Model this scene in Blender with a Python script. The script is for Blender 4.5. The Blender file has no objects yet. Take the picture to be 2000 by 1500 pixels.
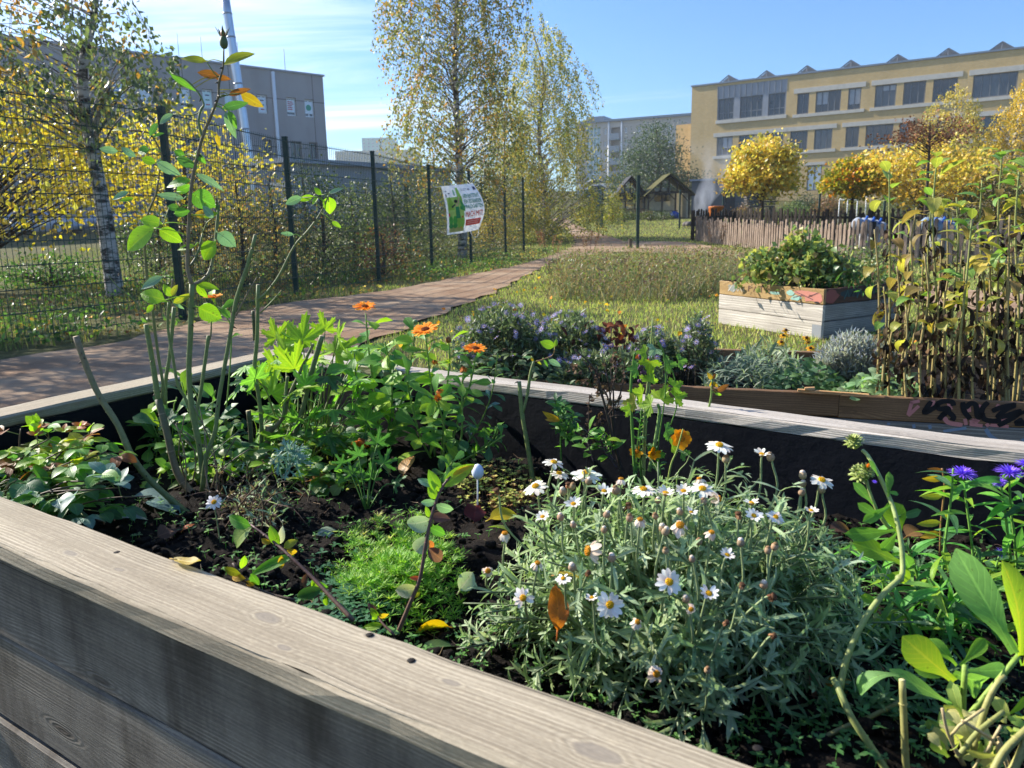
import bpy, math, random
import numpy as np
from mathutils import Vector as V, Matrix
random.seed(11); RNG = np.random.default_rng(11)
SC = bpy.context.scene; COL = SC.collection
R = math.radians; PI = math.pi
U = random.uniform

def hx(s, k=1.0):
    o = []
    for i in (0, 2, 4):
        v = int(s[i:i+2], 16) / 255
        o.append(k * (v / 12.92 if v <= .04045 else ((v + .055) / 1.055) ** 2.4))
    return tuple(o)
def jit(c, a=.15):
    k = 1 + U(-a, a)
    return tuple(max(0, min(1, x * k * (1 + U(-a, a) * .4))) for x in c)
def mixc(a, b, t): return tuple(a[i] + (b[i] - a[i]) * t for i in range(3))

# ---------------------------------------------------------------- camera
HC = .92; PITCH = R(11.8); ROLL = R(1.1); F = 1500.0
FW = V((0, math.cos(PITCH), -math.sin(PITCH))); _u = V((0, math.sin(PITCH), math.cos(PITCH))); _r = V((1, 0, 0))
RT = _r * math.cos(ROLL) - _u * math.sin(ROLL); UP = _r * math.sin(ROLL) + _u * math.cos(ROLL)
EYE = V((0, 0, HC))
def ray(px, py): return FW + RT * ((px - 1000) / F) - UP * ((py - 750) / F)
def atz(px, py, z):
    d = ray(px, py); return EYE + d * ((z - HC) / d.z)
def aty(px, py, y):
    d = ray(px, py); return EYE + d * (y / d.y)
def sst(a, b, x):
    t = max(0., min(1., (x - a) / (b - a))); return t * t * (3 - 2 * t)
def gz(x, y):       # gentle rise of the ground away from the garden
    return 1.25 * sst(16, 60, y) + 3.3 * sst(62, 95, y)
def ground(px, py):
    d = ray(px, py); t = .5; 
    while t < 400:
        p = EYE + d * t
        if p.z <= gz(p.x, p.y): break
        t *= 1.004
    return V((p.x, p.y, gz(p.x, p.y)))
cam = bpy.data.cameras.new('camera'); camo = bpy.data.objects.new('camera', cam); COL.objects.link(camo)
m = Matrix((RT, UP, -FW)).transposed().to_4x4(); m.translation = EYE; camo.matrix_world = m
cam.sensor_width = 36; cam.lens = F / 2000 * 36; cam.clip_start = .05; cam.clip_end = 3000
cam.dof.use_dof = True; cam.dof.focus_distance = 1.7; cam.dof.aperture_fstop = 11
SC.camera = camo

# ---------------------------------------------------------------- objects
def tag(o, label=None, cat=None, group=None, kind=None):
    if label: o['label'] = label
    if cat: o['category'] = cat
    if group: o['group'] = group
    if kind: o['kind'] = kind
    return o
def thing(name, label, cat, loc=(0, 0, 0), group=None):
    o = bpy.data.objects.new(name, None); COL.objects.link(o); o.location = loc
    o.empty_display_size = .1
    return tag(o, label, cat, group)
def base_of(o):
    p = V((0, 0, 0))
    while o is not None: p += o.location; o = o.parent
    return p
def link(name, me, mat, parent, org=None):
    o = bpy.data.objects.new(name, me); COL.objects.link(o)
    if mat: me.materials.append(mat)
    if parent is not None: o.parent = parent
    elif org is not None: o.location = org
    return o

class MB:
    def __init__(s): s.v = []; s.f = []; s.c = []; s.uv = []
    def add(s, vs, fs, col=(.5, .5, .5), uv=None):
        n = len(s.v); s.v += [tuple(p) for p in vs]
        s.f += [tuple(i + n for i in f) for f in fs]
        if isinstance(col, list): s.c += col
        else: s.c += [col] * len(vs)
        s.uv += uv if uv else [(0., 0.)] * len(vs)
    def tube(s, pts, r, col=(.5, .5, .5), n=6, col2=None, cap=True):
        pts = [V(p) for p in pts]; m = len(pts)
        rs = r if isinstance(r, (list, tuple)) and len(r) == m else None
        if rs is None:
            r0, r1 = (r if isinstance(r, (list, tuple)) else (r, r))
            rs = [r0 + (r1 - r0) * i / max(1, m - 1) for i in range(m)]
        vs = []; cs = []; uv = []; ref = None; L = 0
        for i, p in enumerate(pts):
            t = (pts[min(i + 1, m - 1)] - pts[max(i - 1, 0)])
            if t.length < 1e-9: t = V((0, 0, 1))
            t.normalize()
            if ref is None:
                ref = V((1, 0, 0)) if abs(t.x) < .8 else V((0, 1, 0))
            a = (ref - t * ref.dot(t)).normalized(); b = t.cross(a); ref = a
            if i: L += (p - pts[i - 1]).length
            cc = mixc(col, col2, i / (m - 1)) if col2 else col
            for k in range(n):
                q = 2 * PI * k / n
                vs.append(p + (a * math.cos(q) + b * math.sin(q)) * rs[i]); cs.append(cc); uv.append((L, k / n * 6.28 * rs[i]))
        fs = [(i * n + k, i * n + (k + 1) % n, (i + 1) * n + (k + 1) % n, (i + 1) * n + k) for i in range(m - 1) for k in range(n)]
        if cap: fs += [tuple(range(n))[::-1], tuple((m - 1) * n + k for k in range(n))]
        s.add(vs, fs, cs, uv)
    def ball(s, p, r, col, sq=1., n=8, mrow=5, axis=None, prof=None):
        p = V(p); A = V(axis).normalized() if axis is not None else V((0, 0, 1))
        e = V((1, 0, 0)) if abs(A.x) < .8 else V((0, 1, 0)); a = (e - A * e.dot(A)).normalized(); b = A.cross(a)
        vs = [p - A * r * sq]; 
        for i in range(1, mrow):
            t = PI * i / mrow; rr = math.sin(t) * (prof(i / mrow) if prof else 1)
            for k in range(n):
                q = 2 * PI * k / n
                vs.append(p - A * r * sq * math.cos(t) + (a * math.cos(q) + b * math.sin(q)) * r * rr)
        vs.append(p + A * r * sq); N = len(vs) - 1
        fs = [(0, 1 + (k + 1) % n, 1 + k) for k in range(n)]
        for i in range(mrow - 2):
            fs += [(1 + i * n + k, 1 + i * n + (k + 1) % n, 1 + (i + 1) * n + (k + 1) % n, 1 + (i + 1) * n + k) for k in range(n)]
        o = 1 + (mrow - 2) * n
        fs += [(o + k, o + (k + 1) % n, N) for k in range(n)]
        s.add(vs, fs, col)
    def box(s, c, ax, ay, az, col=(.5, .5, .5)):      # centre and three half axes
        c = V(c); ax = V(ax); ay = V(ay); az = V(az); vs = []; uv = []
        Lx, Ly, Lz = ax.length, ay.length, az.length
        for i in (-1, 1):
            for j in (-1, 1):
                for k in (-1, 1):
                    vs.append(c + ax * i + ay * j + az * k); uv.append((i * Lx + j * Ly, k * Lz + j * Ly * .37))
        s.add(vs, [(0, 1, 3, 2), (4, 6, 7, 5), (0, 4, 5, 1), (2, 3, 7, 6), (0, 2, 6, 4), (1, 5, 7, 3)], col, uv)
    def board(s, p0, p1, wv, tv, ch=.003, segs=10, warp=.0015, col=(.5, .5, .5), seed=None, uv0=False):
        p0 = V(p0); p1 = V(p1); wv = V(wv); tv = V(tv); rr = random.Random(seed)
        w = wv.length / 2; t = tv.length / 2; W = wv.normalized(); T = tv.normalized(); ch = min(ch, t * .6, w * .6)
        cs = [(-w + ch, t), (w - ch, t), (w, t - ch), (w, -t + ch), (w - ch, -t), (-w + ch, -t), (-w, -t + ch), (-w, t - ch)]
        per = [0.]
        for i in range(8):
            a = cs[i]; b = cs[(i + 1) % 8]; per.append(per[-1] + math.hypot(a[0] - b[0], a[1] - b[1]))
        L = (p1 - p0).length; uo = rr.uniform(0, 40); vo = rr.uniform(0, 9); ph = rr.uniform(0, 6); f = rr.uniform(3, 7)
        if uv0: uo, vo = 0., 0.
        vs = []; uv = []
        for i in range(segs + 1):
            q = i / segs; p = p0 + (p1 - p0) * q
            ww = math.sin(ph + q * L * f) * warp + rr.uniform(-1, 1) * warp * .5
            for k in range(9):
                a, b = cs[k % 8]
                e = 1 + (rr.uniform(-1, 1) * warp / max(w, .01))
                vs.append(p + W * (a * e) + T * (b + ww * .5)); uv.append((uo + L * q, vo + per[k]))
        fs = [(i * 9 + k, i * 9 + k + 1, (i + 1) * 9 + k + 1, (i + 1) * 9 + k) for i in range(segs) for k in range(8)]
        fs += [tuple(range(8))[::-1], tuple(segs * 9 + k for k in range(8))]
        s.add(vs, fs, col, uv)
    def leaf(s, base, d, nrm, L, W, col, prof='oval', curl=.3, fold=.25, n=5, twist=0., col2=None, wav=0.):
        base = V(base); d = V(d).normalized(); nrm = V(nrm); nrm = (nrm - d * nrm.dot(d))
        if nrm.length < 1e-5: nrm = d.orthogonal()
        nrm.normalize(); side = d.cross(nrm)
        P = PROF[prof]; vs = []; uv = []; cs = []; p = base.copy(); ang = 0.
        ph = U(0, 6)
        for i in range(n + 1):
            q = i / n; w = P(q) * W / 2
            sd = side; nn = nrm * math.cos(ang) + d * math.sin(ang); dd = d * math.cos(ang) - nrm * math.sin(ang)
            if twist:
                a = twist * q; sd, nn = sd * math.cos(a) + nn * math.sin(a), nn * math.cos(a) - sd * math.sin(a)
            wv = wav * math.sin(ph + q * 9) * W
            for k, u in ((0, -1), (1, 0), (2, 1)):
                vs.append(p + sd * (w * u) + nn * (abs(u) * fold * w + (wv * u if u else 0))); uv.append((u, q))
                cs.append(mixc(col, col2, q) if col2 else col)
            ang += curl / n * 1.6; p = p + dd * (L / n)
        fs = []
        for i in range(n):
            for k in (0, 1):
                fs.append((i * 3 + k, i * 3 + k + 1, i * 3 + k + 4, i * 3 + k + 3))
        s.add(vs, fs, cs, uv); return p
    def lobed(s, c, d, nrm, size, col, lobes=5, deep=.38, tooth=.68, droop=.25, spread=2.5, narrow=1.):
        c = V(c); d = V(d).normalized(); nrm = V(nrm); nrm = (nrm - d * nrm.dot(d)).normalized(); side = d.cross(nrm)
        pts = []; da = 2 * spread / lobes
        for k in range(lobes):
            a0 = -spread + (k + .5) * da; ln = 1 - .22 * abs(k - (lobes - 1) / 2) / (lobes / 2) + U(-.06, .06)
            h = da / 2 * narrow
            pts += [(a0 - h, deep), (a0 - h * .78, tooth * .82 * ln), (a0 - h * .45, tooth * .8 * ln), (a0 - h * .42, .88 * ln), (a0 - h * .16, .84 * ln),
                    (a0, ln), (a0 + h * .16, .84 * ln), (a0 + h * .42, .88 * ln), (a0 + h * .45, tooth * .8 * ln), (a0 + h * .78, tooth * .82 * ln)]
        pts.append((spread, deep * .9))
        vs = [c]; uv = [(0, 0)]; ph = U(0, 6)
        for a, r in pts:
            rr = r * size; z = -droop * size * r * r + .05 * size * math.sin(3 * a + ph) * r
            vs.append(c + d * (math.cos(a) * rr) + side * (math.sin(a) * rr) + nrm * z)
            uv.append((((a + spread) / da % 1) * 2 - 1, r))
        s.add(vs, [(0, i, i + 1) for i in range(1, len(pts))], col, uv)
    def mesh(s, name, org=V((0, 0, 0)), smooth=True):
        me = bpy.data.meshes.new(name); ox, oy, oz = org
        me.from_pydata([(a - ox, b - oy, c - oz) for a, b, c in s.v], [], s.f)
        n = len(s.v)
        ca = me.attributes.new('Col', 'FLOAT_COLOR', 'POINT')
        arr = np.ones((n, 4), np.float32); arr[:, :3] = np.array(s.c, np.float32).reshape(-1, 3); ca.data.foreach_set('color', arr.ravel())
        ua = me.attributes.new('UV', 'FLOAT2', 'POINT'); ua.data.foreach_set('vector', np.array(s.uv, np.float32).ravel())
        if smooth: me.polygons.foreach_set('use_smooth', [True] * len(me.polygons))
        me.update(); return me
    def build(s, name, mat, parent=None, smooth=True, org=None):
        if parent is not None: off = base_of(parent)
        else: off = V(org) if org is not None else V((0, 0, 0))
        return link(name, s.mesh(name, off, smooth), mat, parent, off)

def w_oval(q): return math.sin(PI * min(1, q ** .8)) ** .8 if 0 < q < 1 else .02
PROF = {
    'oval': w_oval,
    'lance': lambda q: (math.sin(PI * q ** .7) if 0 < q < 1 else .03),
    'strap': lambda q: (.55 + .45 * math.sin(PI * q)) * (1 if q < .82 else max(.05, (1 - q) / .18)),
    'spoon': lambda q: (.28 + .9 * sst(.15, .65, q)) * (1 if q < .8 else max(.06, math.sqrt(max(0, (1 - q) / .2)))),
    'petal': lambda q: (.3 + .75 * sst(0, .45, q)) * (1 if q < .85 else max(.35, (1 - q) / .15)),
    'heart': lambda q: (min(1, .25 + 3.2 * q) * (1 - q) ** .55 * 1.05 + .01),
    'ray': lambda q: .5 + .5 * math.sin(PI * q * .75),
}
def smooth(pts, k=4):
    pts = [V(p) for p in pts]
    if len(pts) < 3: return pts
    out = []; e = [pts[0] * 2 - pts[1]] + pts + [pts[-1] * 2 - pts[-2]]
    for i in range(1, len(e) - 2):
        a, b, c, d = e[i - 1:i + 3]
        for j in range(k):
            t = j / k
            out.append(.5 * ((2 * b) + (c - a) * t + (2 * a - 5 * b + 4 * c - d) * t * t + (3 * b - a - 3 * c + d) * t ** 3))
    return out + [pts[-1]]
def rv(s=1.): return V((U(-s, s), U(-s, s), U(-s, s)))
def perp(d, az):
    d = V(d).normalized(); e = V((0, 0, 1)) if abs(d.z) < .95 else V((1, 0, 0)); a = d.cross(e).normalized(); b = d.cross(a)
    return a * math.cos(az) + b * math.sin(az)
def leafy(mbs, mbl, pts, r, scol, nl, L, W, cols, t0=.15, t1=1., out=.9, prof='lance', curl=.4, grow=0., pet=.0, n=4, fold=.25, sides=5):
    """a stem along pts with nl leaves spiralling up it"""
    pts = smooth(pts, 4); mbs.tube(pts, r, scol, sides)
    m = len(pts) - 1; az = U(0, 6)
    for i in range(nl):
        t = t0 + (t1 - t0) * (i + U(0, .6)) / nl; t = min(t, 1); x = t * m; k = min(int(x), m - 1)
        p = pts[k].lerp(pts[k + 1], x - k); ax = (pts[k + 1] - pts[k]).normalized(); az += 2.4 + U(-.4, .4)
        o = perp(ax, az); d = (o * out + ax * U(.15, .7) * (1.2 - out * .3)).normalized(); sc = (1 + grow * (t - .5)) * U(.7, 1.15)
        if pet:
            q = p + d * pet * sc; mbs.tube([p, p.lerp(q, .5) + V((0, 0, pet * .08)), q], r[-1] * .6 if isinstance(r, tuple) else r * .5, scol, 4); p = q
        mbl.leaf(p, d, ax + rv(.5), L * sc, W * sc, jit(random.choice(cols)), prof, U(.4, 1.5) * curl, fold, n, U(-.5, .5))

# numpy bulk leaves
def npmesh(name, vs, tris, cols, parent=None, mat=None, org=V((0, 0, 0)), smooth=False):
    off = base_of(parent) if parent is not None else V(org)
    vs = np.asarray(vs, np.float32) - np.array(off, np.float32); n = len(vs); t = len(tris); k = tris.shape[1]
    me = bpy.data.meshes.new(name); me.vertices.add(n); me.vertices.foreach_set('co', vs.ravel())
    me.loops.add(t * k); me.loops.foreach_set('vertex_index', np.asarray(tris, np.int32).ravel())
    me.polygons.add(t); me.polygons.foreach_set('loop_start', np.arange(0, t * k, k, dtype=np.int32))
    me.update(calc_edges=True); me.validate()
    a = np.ones((n, 4), np.float32); a[:, :3] = cols
    me.attributes.new('Col', 'FLOAT_COLOR', 'POINT').data.foreach_set('color', a.ravel())
    if smooth: me.polygons.foreach_set('use_smooth', [True] * t)
    return link(name, me, mat, parent, off)
def unit(a): return a / np.maximum(1e-6, np.linalg.norm(a, axis=1, keepdims=True))
def leafcloud(name, P, D, size, cols, mat, parent=None, ratio=.55, fold=.15, org=V((0, 0, 0))):
    n = len(P); D = unit(D); rnd = RNG.normal(size=(n, 3)); S = unit(np.cross(D, rnd)); N = np.cross(S, D)
    L = (size * RNG.uniform(.6, 1.25, n))[:, None]; w = L * ratio * .5
    a = P; tip = P + D * L - N * L * .08; mid = P + D * L * .45
    l = mid + S * w + N * w * fold * 2; r = mid - S * w + N * w * fold * 2
    vs = np.stack([a, l, tip, r], 1).reshape(-1, 3); i = np.arange(n)[:, None] * 4
    tr = np.concatenate([np.concatenate([i, i + 1, i + 2], 1), np.concatenate([i, i + 2, i + 3], 1)])
    return npmesh(name, vs, tr, np.repeat(cols, 4, 0), parent, mat, org)
def blades(name, P, h, w, cols, mat, parent=None, lean=.35, org=V((0, 0, 0)), wind=(0, 0)):
    n = len(P); a = RNG.uniform(0, 6.283, n); S = np.stack([np.cos(a), np.sin(a), 0 * a], 1); b = RNG.uniform(0, 6.283, n)
    o = np.stack([np.cos(b), np.sin(b), 0 * b], 1) * (np.abs(RNG.normal(size=n)) * lean)[:, None] + np.array([wind[0], wind[1], 0])
    H = (h * RNG.uniform(.45, 1.2, n))[:, None]; w = (w * RNG.uniform(.6, 1.3, n))[:, None]
    up = np.array([0, 0, 1.])
    m = P + up * H * .55 + o * H * .35; t = P + up * H * .92 + o * H
    vs = np.stack([P - S * w, P + S * w, m + S * w * .7, m - S * w * .7, t], 1).reshape(-1, 3); i = np.arange(n)[:, None] * 5
    tr = np.concatenate([np.concatenate([i, i + 1, i + 2], 1), np.concatenate([i, i + 2, i + 3], 1), np.concatenate([i + 3, i + 2, i + 4], 1)])
    return npmesh(name, vs, tr, np.repeat(cols, 5, 0), parent, mat, org)
def palette(n, cols, wts=None, jt=.2):
    cols = np.array(cols); k = RNG.choice(len(cols), n, p=None if wts is None else np.array(wts) / sum(wts))
    return np.clip(cols[k] * RNG.uniform(1 - jt, 1 + jt, (n, 1)) * RNG.uniform(1 - jt * .4, 1 + jt * .4, (n, 3)), 0, 1)

# ---------------------------------------------------------------- materials
class NT:
    def __init__(s, name):
        s.m = bpy.data.materials.new(name); s.m.use_nodes = True; s.t = s.m.node_tree; s.t.nodes.clear()
        s.out = s.t.nodes.new('ShaderNodeOutputMaterial')
    def n(s, typ, props=None, **ins):
        nd = s.t.nodes.new('ShaderNode' + typ)
        for k, v in (props or {}).items(): setattr(nd, k, v)
        for k, v in ins.items():
            sk = nd.inputs[int(k[1:])] if k[0] == 'i' and k[1:].isdigit() else nd.inputs[k.replace('_', ' ')]
            s.set(sk, v)
        return nd
    def set(s, sk, v):
        if hasattr(v, 'is_output'): s.t.links.new(v, sk)
        else:
            if isinstance(v, tuple) and len(v) == 3 and sk.type == 'RGBA': v = v + (1,)
            sk.default_value = v
    def math(s, op, a, b=0., c=0., clamp=False):
        nd = s.n('Math', {'operation': op, 'use_clamp': clamp}, i0=a, i1=b)
        if op in ('MULTIPLY_ADD', 'COMPARE', 'SMOOTH_MIN', 'SMOOTH_MAX'): s.set(nd.inputs[2], c)
        return nd.outputs[0]
    def mix(s, fac, a, b, mode='MIX'):
        nd = s.n('Mix', {'data_type': 'RGBA', 'blend_type': mode})
        s.set(nd.inputs[0], fac); s.set(nd.inputs[6], a); s.set(nd.inputs[7], b); return nd.outputs[2]
    def attr(s, name, out='Color'): return s.n('Attribute', {'attribute_name': name}).outputs[out]
    def obj(s): return s.n('TexCoord').outputs['Object']
    def noise(s, vec, scale, detail=4., rough=.55, out='Fac'):
        return s.n('TexNoise', None, Vector=vec, Scale=scale, Detail=detail, Roughness=rough).outputs[out]
    def ramp(s, fac, a, b):
        nd = s.n('MapRange', {'interpolation_type': 'SMOOTHSTEP'}, i0=fac, i1=a, i2=b); return nd.outputs[0]
    def bump(s, h, st=.3, dist=.01): return s.n('Bump', None, Height=h, Strength=st, Distance=dist).outputs[0]
    def vmul(s, v, k):
        return s.n('VectorMath', {'operation': 'MULTIPLY'}, i0=v, i1=k).outputs[0]
    def pr(s, col, rough=.6, spec=.4, normal=None, metal=0., **kw):
        nd = s.n('BsdfPrincipled', None, Base_Color=col, Roughness=rough, Specular_IOR_Level=spec, Metallic=metal)
        if normal is not None: s.set(nd.inputs['Normal'], normal)
        for k, v in kw.items(): s.set(nd.inputs[k.replace('_', ' ')], v)
        return nd.outputs[0]
    def fin(s, sh): s.t.links.new(sh, s.out.inputs[0]); return s.m

def mleaf(name, trans=.42, tmul=(1.9, 2., 1.), rough=.45, spec=.4, detail=True, spots=0.):
    t = NT(name); c = t.attr('Col')
    nz = t.noise(t.obj(), 60. if detail else 9., 3.)
    c = t.mix(1., c, t.n('CombineColor', None, i0=t.math('MULTIPLY_ADD', nz, .7, .65), i1=t.math('MULTIPLY_ADD', nz, .6, .7), i2=t.math('MULTIPLY_ADD', nz, .7, .65)).outputs[0], 'MULTIPLY')
    c = t.mix(1., c, (1.25, 1.25, 1.2), 'MULTIPLY')
    nrm = None
    if detail:
        uv = t.n('SeparateXYZ', None, i0=t.attr('UV', 'Vector')); u = t.math('ABSOLUTE', uv.outputs[0]); v = uv.outputs[1]
        rib = t.math('SUBTRACT', 1., t.ramp(u, .03, .13))
        sv = t.math('SINE', t.math('MULTIPLY', t.math('SUBTRACT', v, t.math('MULTIPLY', u, .28)), 62.))
        svr = t.ramp(sv, .72, 1.)
        k = t.math('MAXIMUM', t.math('MULTIPLY', rib, .55), t.math('MULTIPLY', svr, .28))
        c = t.mix(k, c, t.mix(1., c, (1.9, 1.8, 1.6), 'MULTIPLY'))
        nrm = t.bump(t.math('ADD', t.math('MULTIPLY', k, -1.), t.math('MULTIPLY', nz, .5)), .35, .002)
        if spots:
            sp = t.ramp(t.noise(t.obj(), 170., 2.), .66, .72)
            c = t.mix(t.math('MULTIPLY', sp, spots), c, (.12, .05, .015))
    p = t.pr(c, rough, spec, nrm)
    tc = t.n('Mix', {'data_type': 'RGBA', 'blend_type': 'MULTIPLY', 'clamp_result': True}); tc.inputs[0].default_value = 1; t.set(tc.inputs[6], c); t.set(tc.inputs[7], tmul)
    tr = t.n('BsdfTranslucent', None, Color=t.mix(1., tc.outputs[2], (.86, .86, .86), 'MULTIPLY')).outputs[0]
    return t.fin(t.n('MixShader', None, i0=trans, i1=p, i2=tr).outputs[0])
def mstem(name, rough=.55, spec=.35, sc=140., amt=.5, bst=.25):
    t = NT(name); c = t.attr('Col'); nz = t.noise(t.obj(), sc, 4.)
    c = t.mix(t.math('MULTIPLY', t.ramp(nz, .4, .75), amt), c, t.mix(1., c, (.55, .5, .45), 'MULTIPLY'))
    return t.fin(t.pr(c, rough, spec, t.bump(nz, bst, .002)))
def mplain(name, col, rough=.6, spec=.4, metal=0., sc=8., amt=.25, bst=.1, dist=.01, attr=False):
    t = NT(name); nz = t.noise(t.obj(), sc, 6., .6)
    b = t.attr('Col') if attr else col
    c = t.mix(t.math('MULTIPLY', t.ramp(nz, .3, .75), amt), b, t.mix(1., b, (.5, .5, .5), 'MULTIPLY'))
    return t.fin(t.pr(c, rough, spec, t.bump(nz, bst, dist), metal))
def mwood(name, dark, light, freq=260., stain=.5, knots=True, rough=.75, kcol=None, grain=1., lime=0., drip=0., dist=.022, kn=()):
    """weathered board: UV holds metres along and across the grain"""
    t = NT(name); uv = t.attr('UV', 'Vector'); sp = t.n('SeparateXYZ', None, i0=uv); u, v = sp.outputs[0], sp.outputs[1]
    nz = lambda a, b, d=4., r=.6: t.noise(t.vmul(uv, (a, b, 1.)), 1., d, r)
    vv = t.math('ADD', v, t.math('MULTIPLY', t.math('SUBTRACT', nz(.9, 5., 2.), .5), dist))
    if knots:
        vo = t.n('TexVoronoi', None, Vector=t.vmul(uv, (1.9, 8., 1.)), Scale=1., Randomness=1.); d = vo.outputs['Distance']
        vv = t.math('ADD', vv, t.math('MULTIPLY', t.math('SUBTRACT', 1., t.ramp(d, .0, .34)), .022))
    vv = t.math('ADD', vv, t.math('MULTIPLY', nz(7., 70., 3.), .004))
    g = t.math('MULTIPLY_ADD', t.math('SINE', t.math('MULTIPLY', vv, freq * 3.6)), .5, .5)
    g = t.math('MULTIPLY', t.math('POWER', g, 1.5), t.ramp(nz(1.6, 14., 3.), .3, .75))
    kcore = None
    for ku, kv, kr in kn:      # knots at known places: rings around each, the grain bending past
        du = t.math('MULTIPLY', t.math('SUBTRACT', u, ku), .42); dv = t.math('SUBTRACT', v, kv)
        dk = t.math('SQRT', t.math('ADD', t.math('MULTIPLY', du, du), t.math('MULTIPLY', dv, dv))); dk = t.math('ADD', dk, t.math('MULTIPLY', t.math('SUBTRACT', nz(22., 45., 3.), .5), kr * 1.3))
        m_ = t.math('SUBTRACT', 1., t.ramp(dk, kr * .9, kr * 2.6)); rg = t.math('MULTIPLY_ADD', t.math('SINE', t.math('MULTIPLY', dk, 1500.)), .5, .5)
        g = t.math('ADD', t.math('MULTIPLY', g, t.math('SUBTRACT', 1., m_)), t.math('MULTIPLY', rg, t.math('MULTIPLY', m_, .45))); k1 = t.math('MULTIPLY', t.math('SUBTRACT', 1., t.ramp(dk, kr * .75, kr * 1.05)), 1.)
        kcore = k1 if kcore is None else t.math('MAXIMUM', kcore, k1)
    streak = nz(5., 460., 5., .65); speck = nz(120., 330., 4., .7); wide = nz(1.2, 22., 4.)
    gg = t.math('ADD', t.math('ADD', t.math('MULTIPLY', g, .26 * grain), t.math('MULTIPLY', streak, .5)), t.math('ADD', t.math('MULTIPLY', speck, .28), t.math('MULTIPLY', wide, .3)))
    c = t.mix(t.ramp(gg, .42, .86), dark, light)
    c = t.mix(t.math('MULTIPLY', t.ramp(nz(2.6, 4.5, 5.), .44, .72), stain), c, t.mix(1., c, (.45, .42, .38), 'MULTIPLY'))
    c = t.mix(t.math('MULTIPLY', t.ramp(nz(1.7, 3., 4.), .5, .75), .3), c, t.mix(1., c, (.86, .9, .8), 'MULTIPLY'))
    if drip: c = t.mix(t.math('MULTIPLY', t.ramp(nz(5.5, 1.3, 5., .65), .47, .68), drip), c, t.mix(1., c, (.25, .22, .2), 'MULTIPLY'))
    c = t.mix(t.math('MULTIPLY', t.ramp(nz(70., 110.), .52, .7), .2 + lime), c, t.mix(1., c, (1.4, 1.38, 1.32), 'MULTIPLY'))
    h = gg
    if kcore is not None: c = t.mix(t.math('MULTIPLY', kcore, .7), c, kcol or mixc(dark, light, .2))
    if knots:
        core = t.math('SUBTRACT', 1., t.ramp(d, .03, .07)); rr = t.math('MULTIPLY_ADD', t.math('SINE', t.math('MULTIPLY', d, 190.)), .5, .5)
        ring = t.math('MULTIPLY', t.math('SUBTRACT', 1., t.ramp(d, .06, .15)), rr)
        c = t.mix(t.math('MULTIPLY', core, .6), c, kcol or mixc(dark, light, .3)); c = t.mix(t.math('MULTIPLY', ring, .45), c, mixc((0, 0, 0), dark, .6)); h = t.math('SUBTRACT', h, t.math('MULTIPLY', ring, .5))
    crack = t.ramp(nz(1.3, 170., 2., .4), .68, .73)
    c = t.mix(t.math('MULTIPLY', crack, .8), c, mixc((0, 0, 0), dark, .3)); h = t.math('SUBTRACT', h, t.math('MULTIPLY', crack, .9))
    return t.fin(t.pr(c, rough, .25, t.bump(h, .6, .0025)))

LEAF = mleaf('leaf_detailed'); ROSEL = mleaf('rose_leaf_glossy', .42, (1.9, 2.2, .7), .42, .4, True, .6); GREYL = mleaf('daisy_leaf_grey', .25, (1.8, 2., 1.2), .5, .35)
BULK = mleaf('tree_leaf', .4, (1.5, 1.5, 1.), .4, .45, False); GRASS = mleaf('grass_blade', .4, (1.9, 1.9, 1.), .55, .3, False)
BIGL = mleaf('broad_leaf', .48, (1.9, 1.9, .9), .6, .3, True, .35); DRY = mleaf('withered_leaf', .2, (1.5, 1.4, 1.1), .8, .15); PETAL = mleaf('flower_petal', .35, (.9, .9, .9), .6, .25, False)
STEM = mstem('plant_stem'); BARK = mstem('branch_bark', .85, .2, 40., .6, .5); MATT = mplain('coloured_matt', (.5, .5, .5), .75, .25, attr=True)
# ================================================================ light and sky
SUN = V((-.89, .456, 0)).normalized(); EL = R(32)
SUN = V((SUN.x * math.cos(EL), SUN.y * math.cos(EL), math.sin(EL)))
w = bpy.data.worlds.new('World'); SC.world = w; w.use_nodes = True; nt = w.node_tree; nt.nodes.clear()
def wn(t, props=None, **k):
    nd = nt.nodes.new('ShaderNode' + t)
    for a, b in (props or {}).items(): setattr(nd, a, b)
    for a, b in k.items():
        s_ = nd.inputs[int(a[1:])] if a[1:].isdigit() else nd.inputs[a.replace('_', ' ')]
        if hasattr(b, 'is_output'): nt.links.new(b, s_)
        else: s_.default_value = b
    return nd
sky = wn('TexSky', {'sky_type': 'NISHITA', 'sun_disc': False, 'sun_elevation': EL, 'sun_rotation': math.atan2(SUN.x, SUN.y), 'air_density': 1.1, 'dust_density': .6, 'ozone_density': 2.2, 'altitude': 50})
gen = wn('TexCoord').outputs['Generated']; sx = wn('SeparateXYZ', None, i0=gen)
zz = wn('Math', {'operation': 'MAXIMUM'}, i0=sx.outputs[2], i1=.03).outputs[0]
zz = wn('Math', {'operation': 'ADD'}, i0=zz, i1=.12).outputs[0]
px_ = wn('Math', {'operation': 'DIVIDE'}, i0=sx.outputs[0], i1=zz).outputs[0]; py_ = wn('Math', {'operation': 'DIVIDE'}, i0=sx.outputs[1], i1=zz).outputs[0]
cv = wn('CombineXYZ', None, i0=px_, i1=py_).outputs[0]
cv = wn('Mapping', None, i0=cv, Rotation=(0, 0, .35), Scale=(.35, 1.5, 1)).outputs[0]
cn = wn('TexNoise', None, Vector=cv, Scale=1.15, Detail=8., Roughness=.6, Distortion=.6).outputs['Fac']
lft = wn('MapRange', {'interpolation_type': 'SMOOTHSTEP'}, i0=sx.outputs[0], i1=.35, i2=-.35).outputs[0]
thr = wn('Math', {'operation': 'MULTIPLY_ADD'}, i0=lft, i1=.2, i2=-.08).outputs[0]
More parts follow.
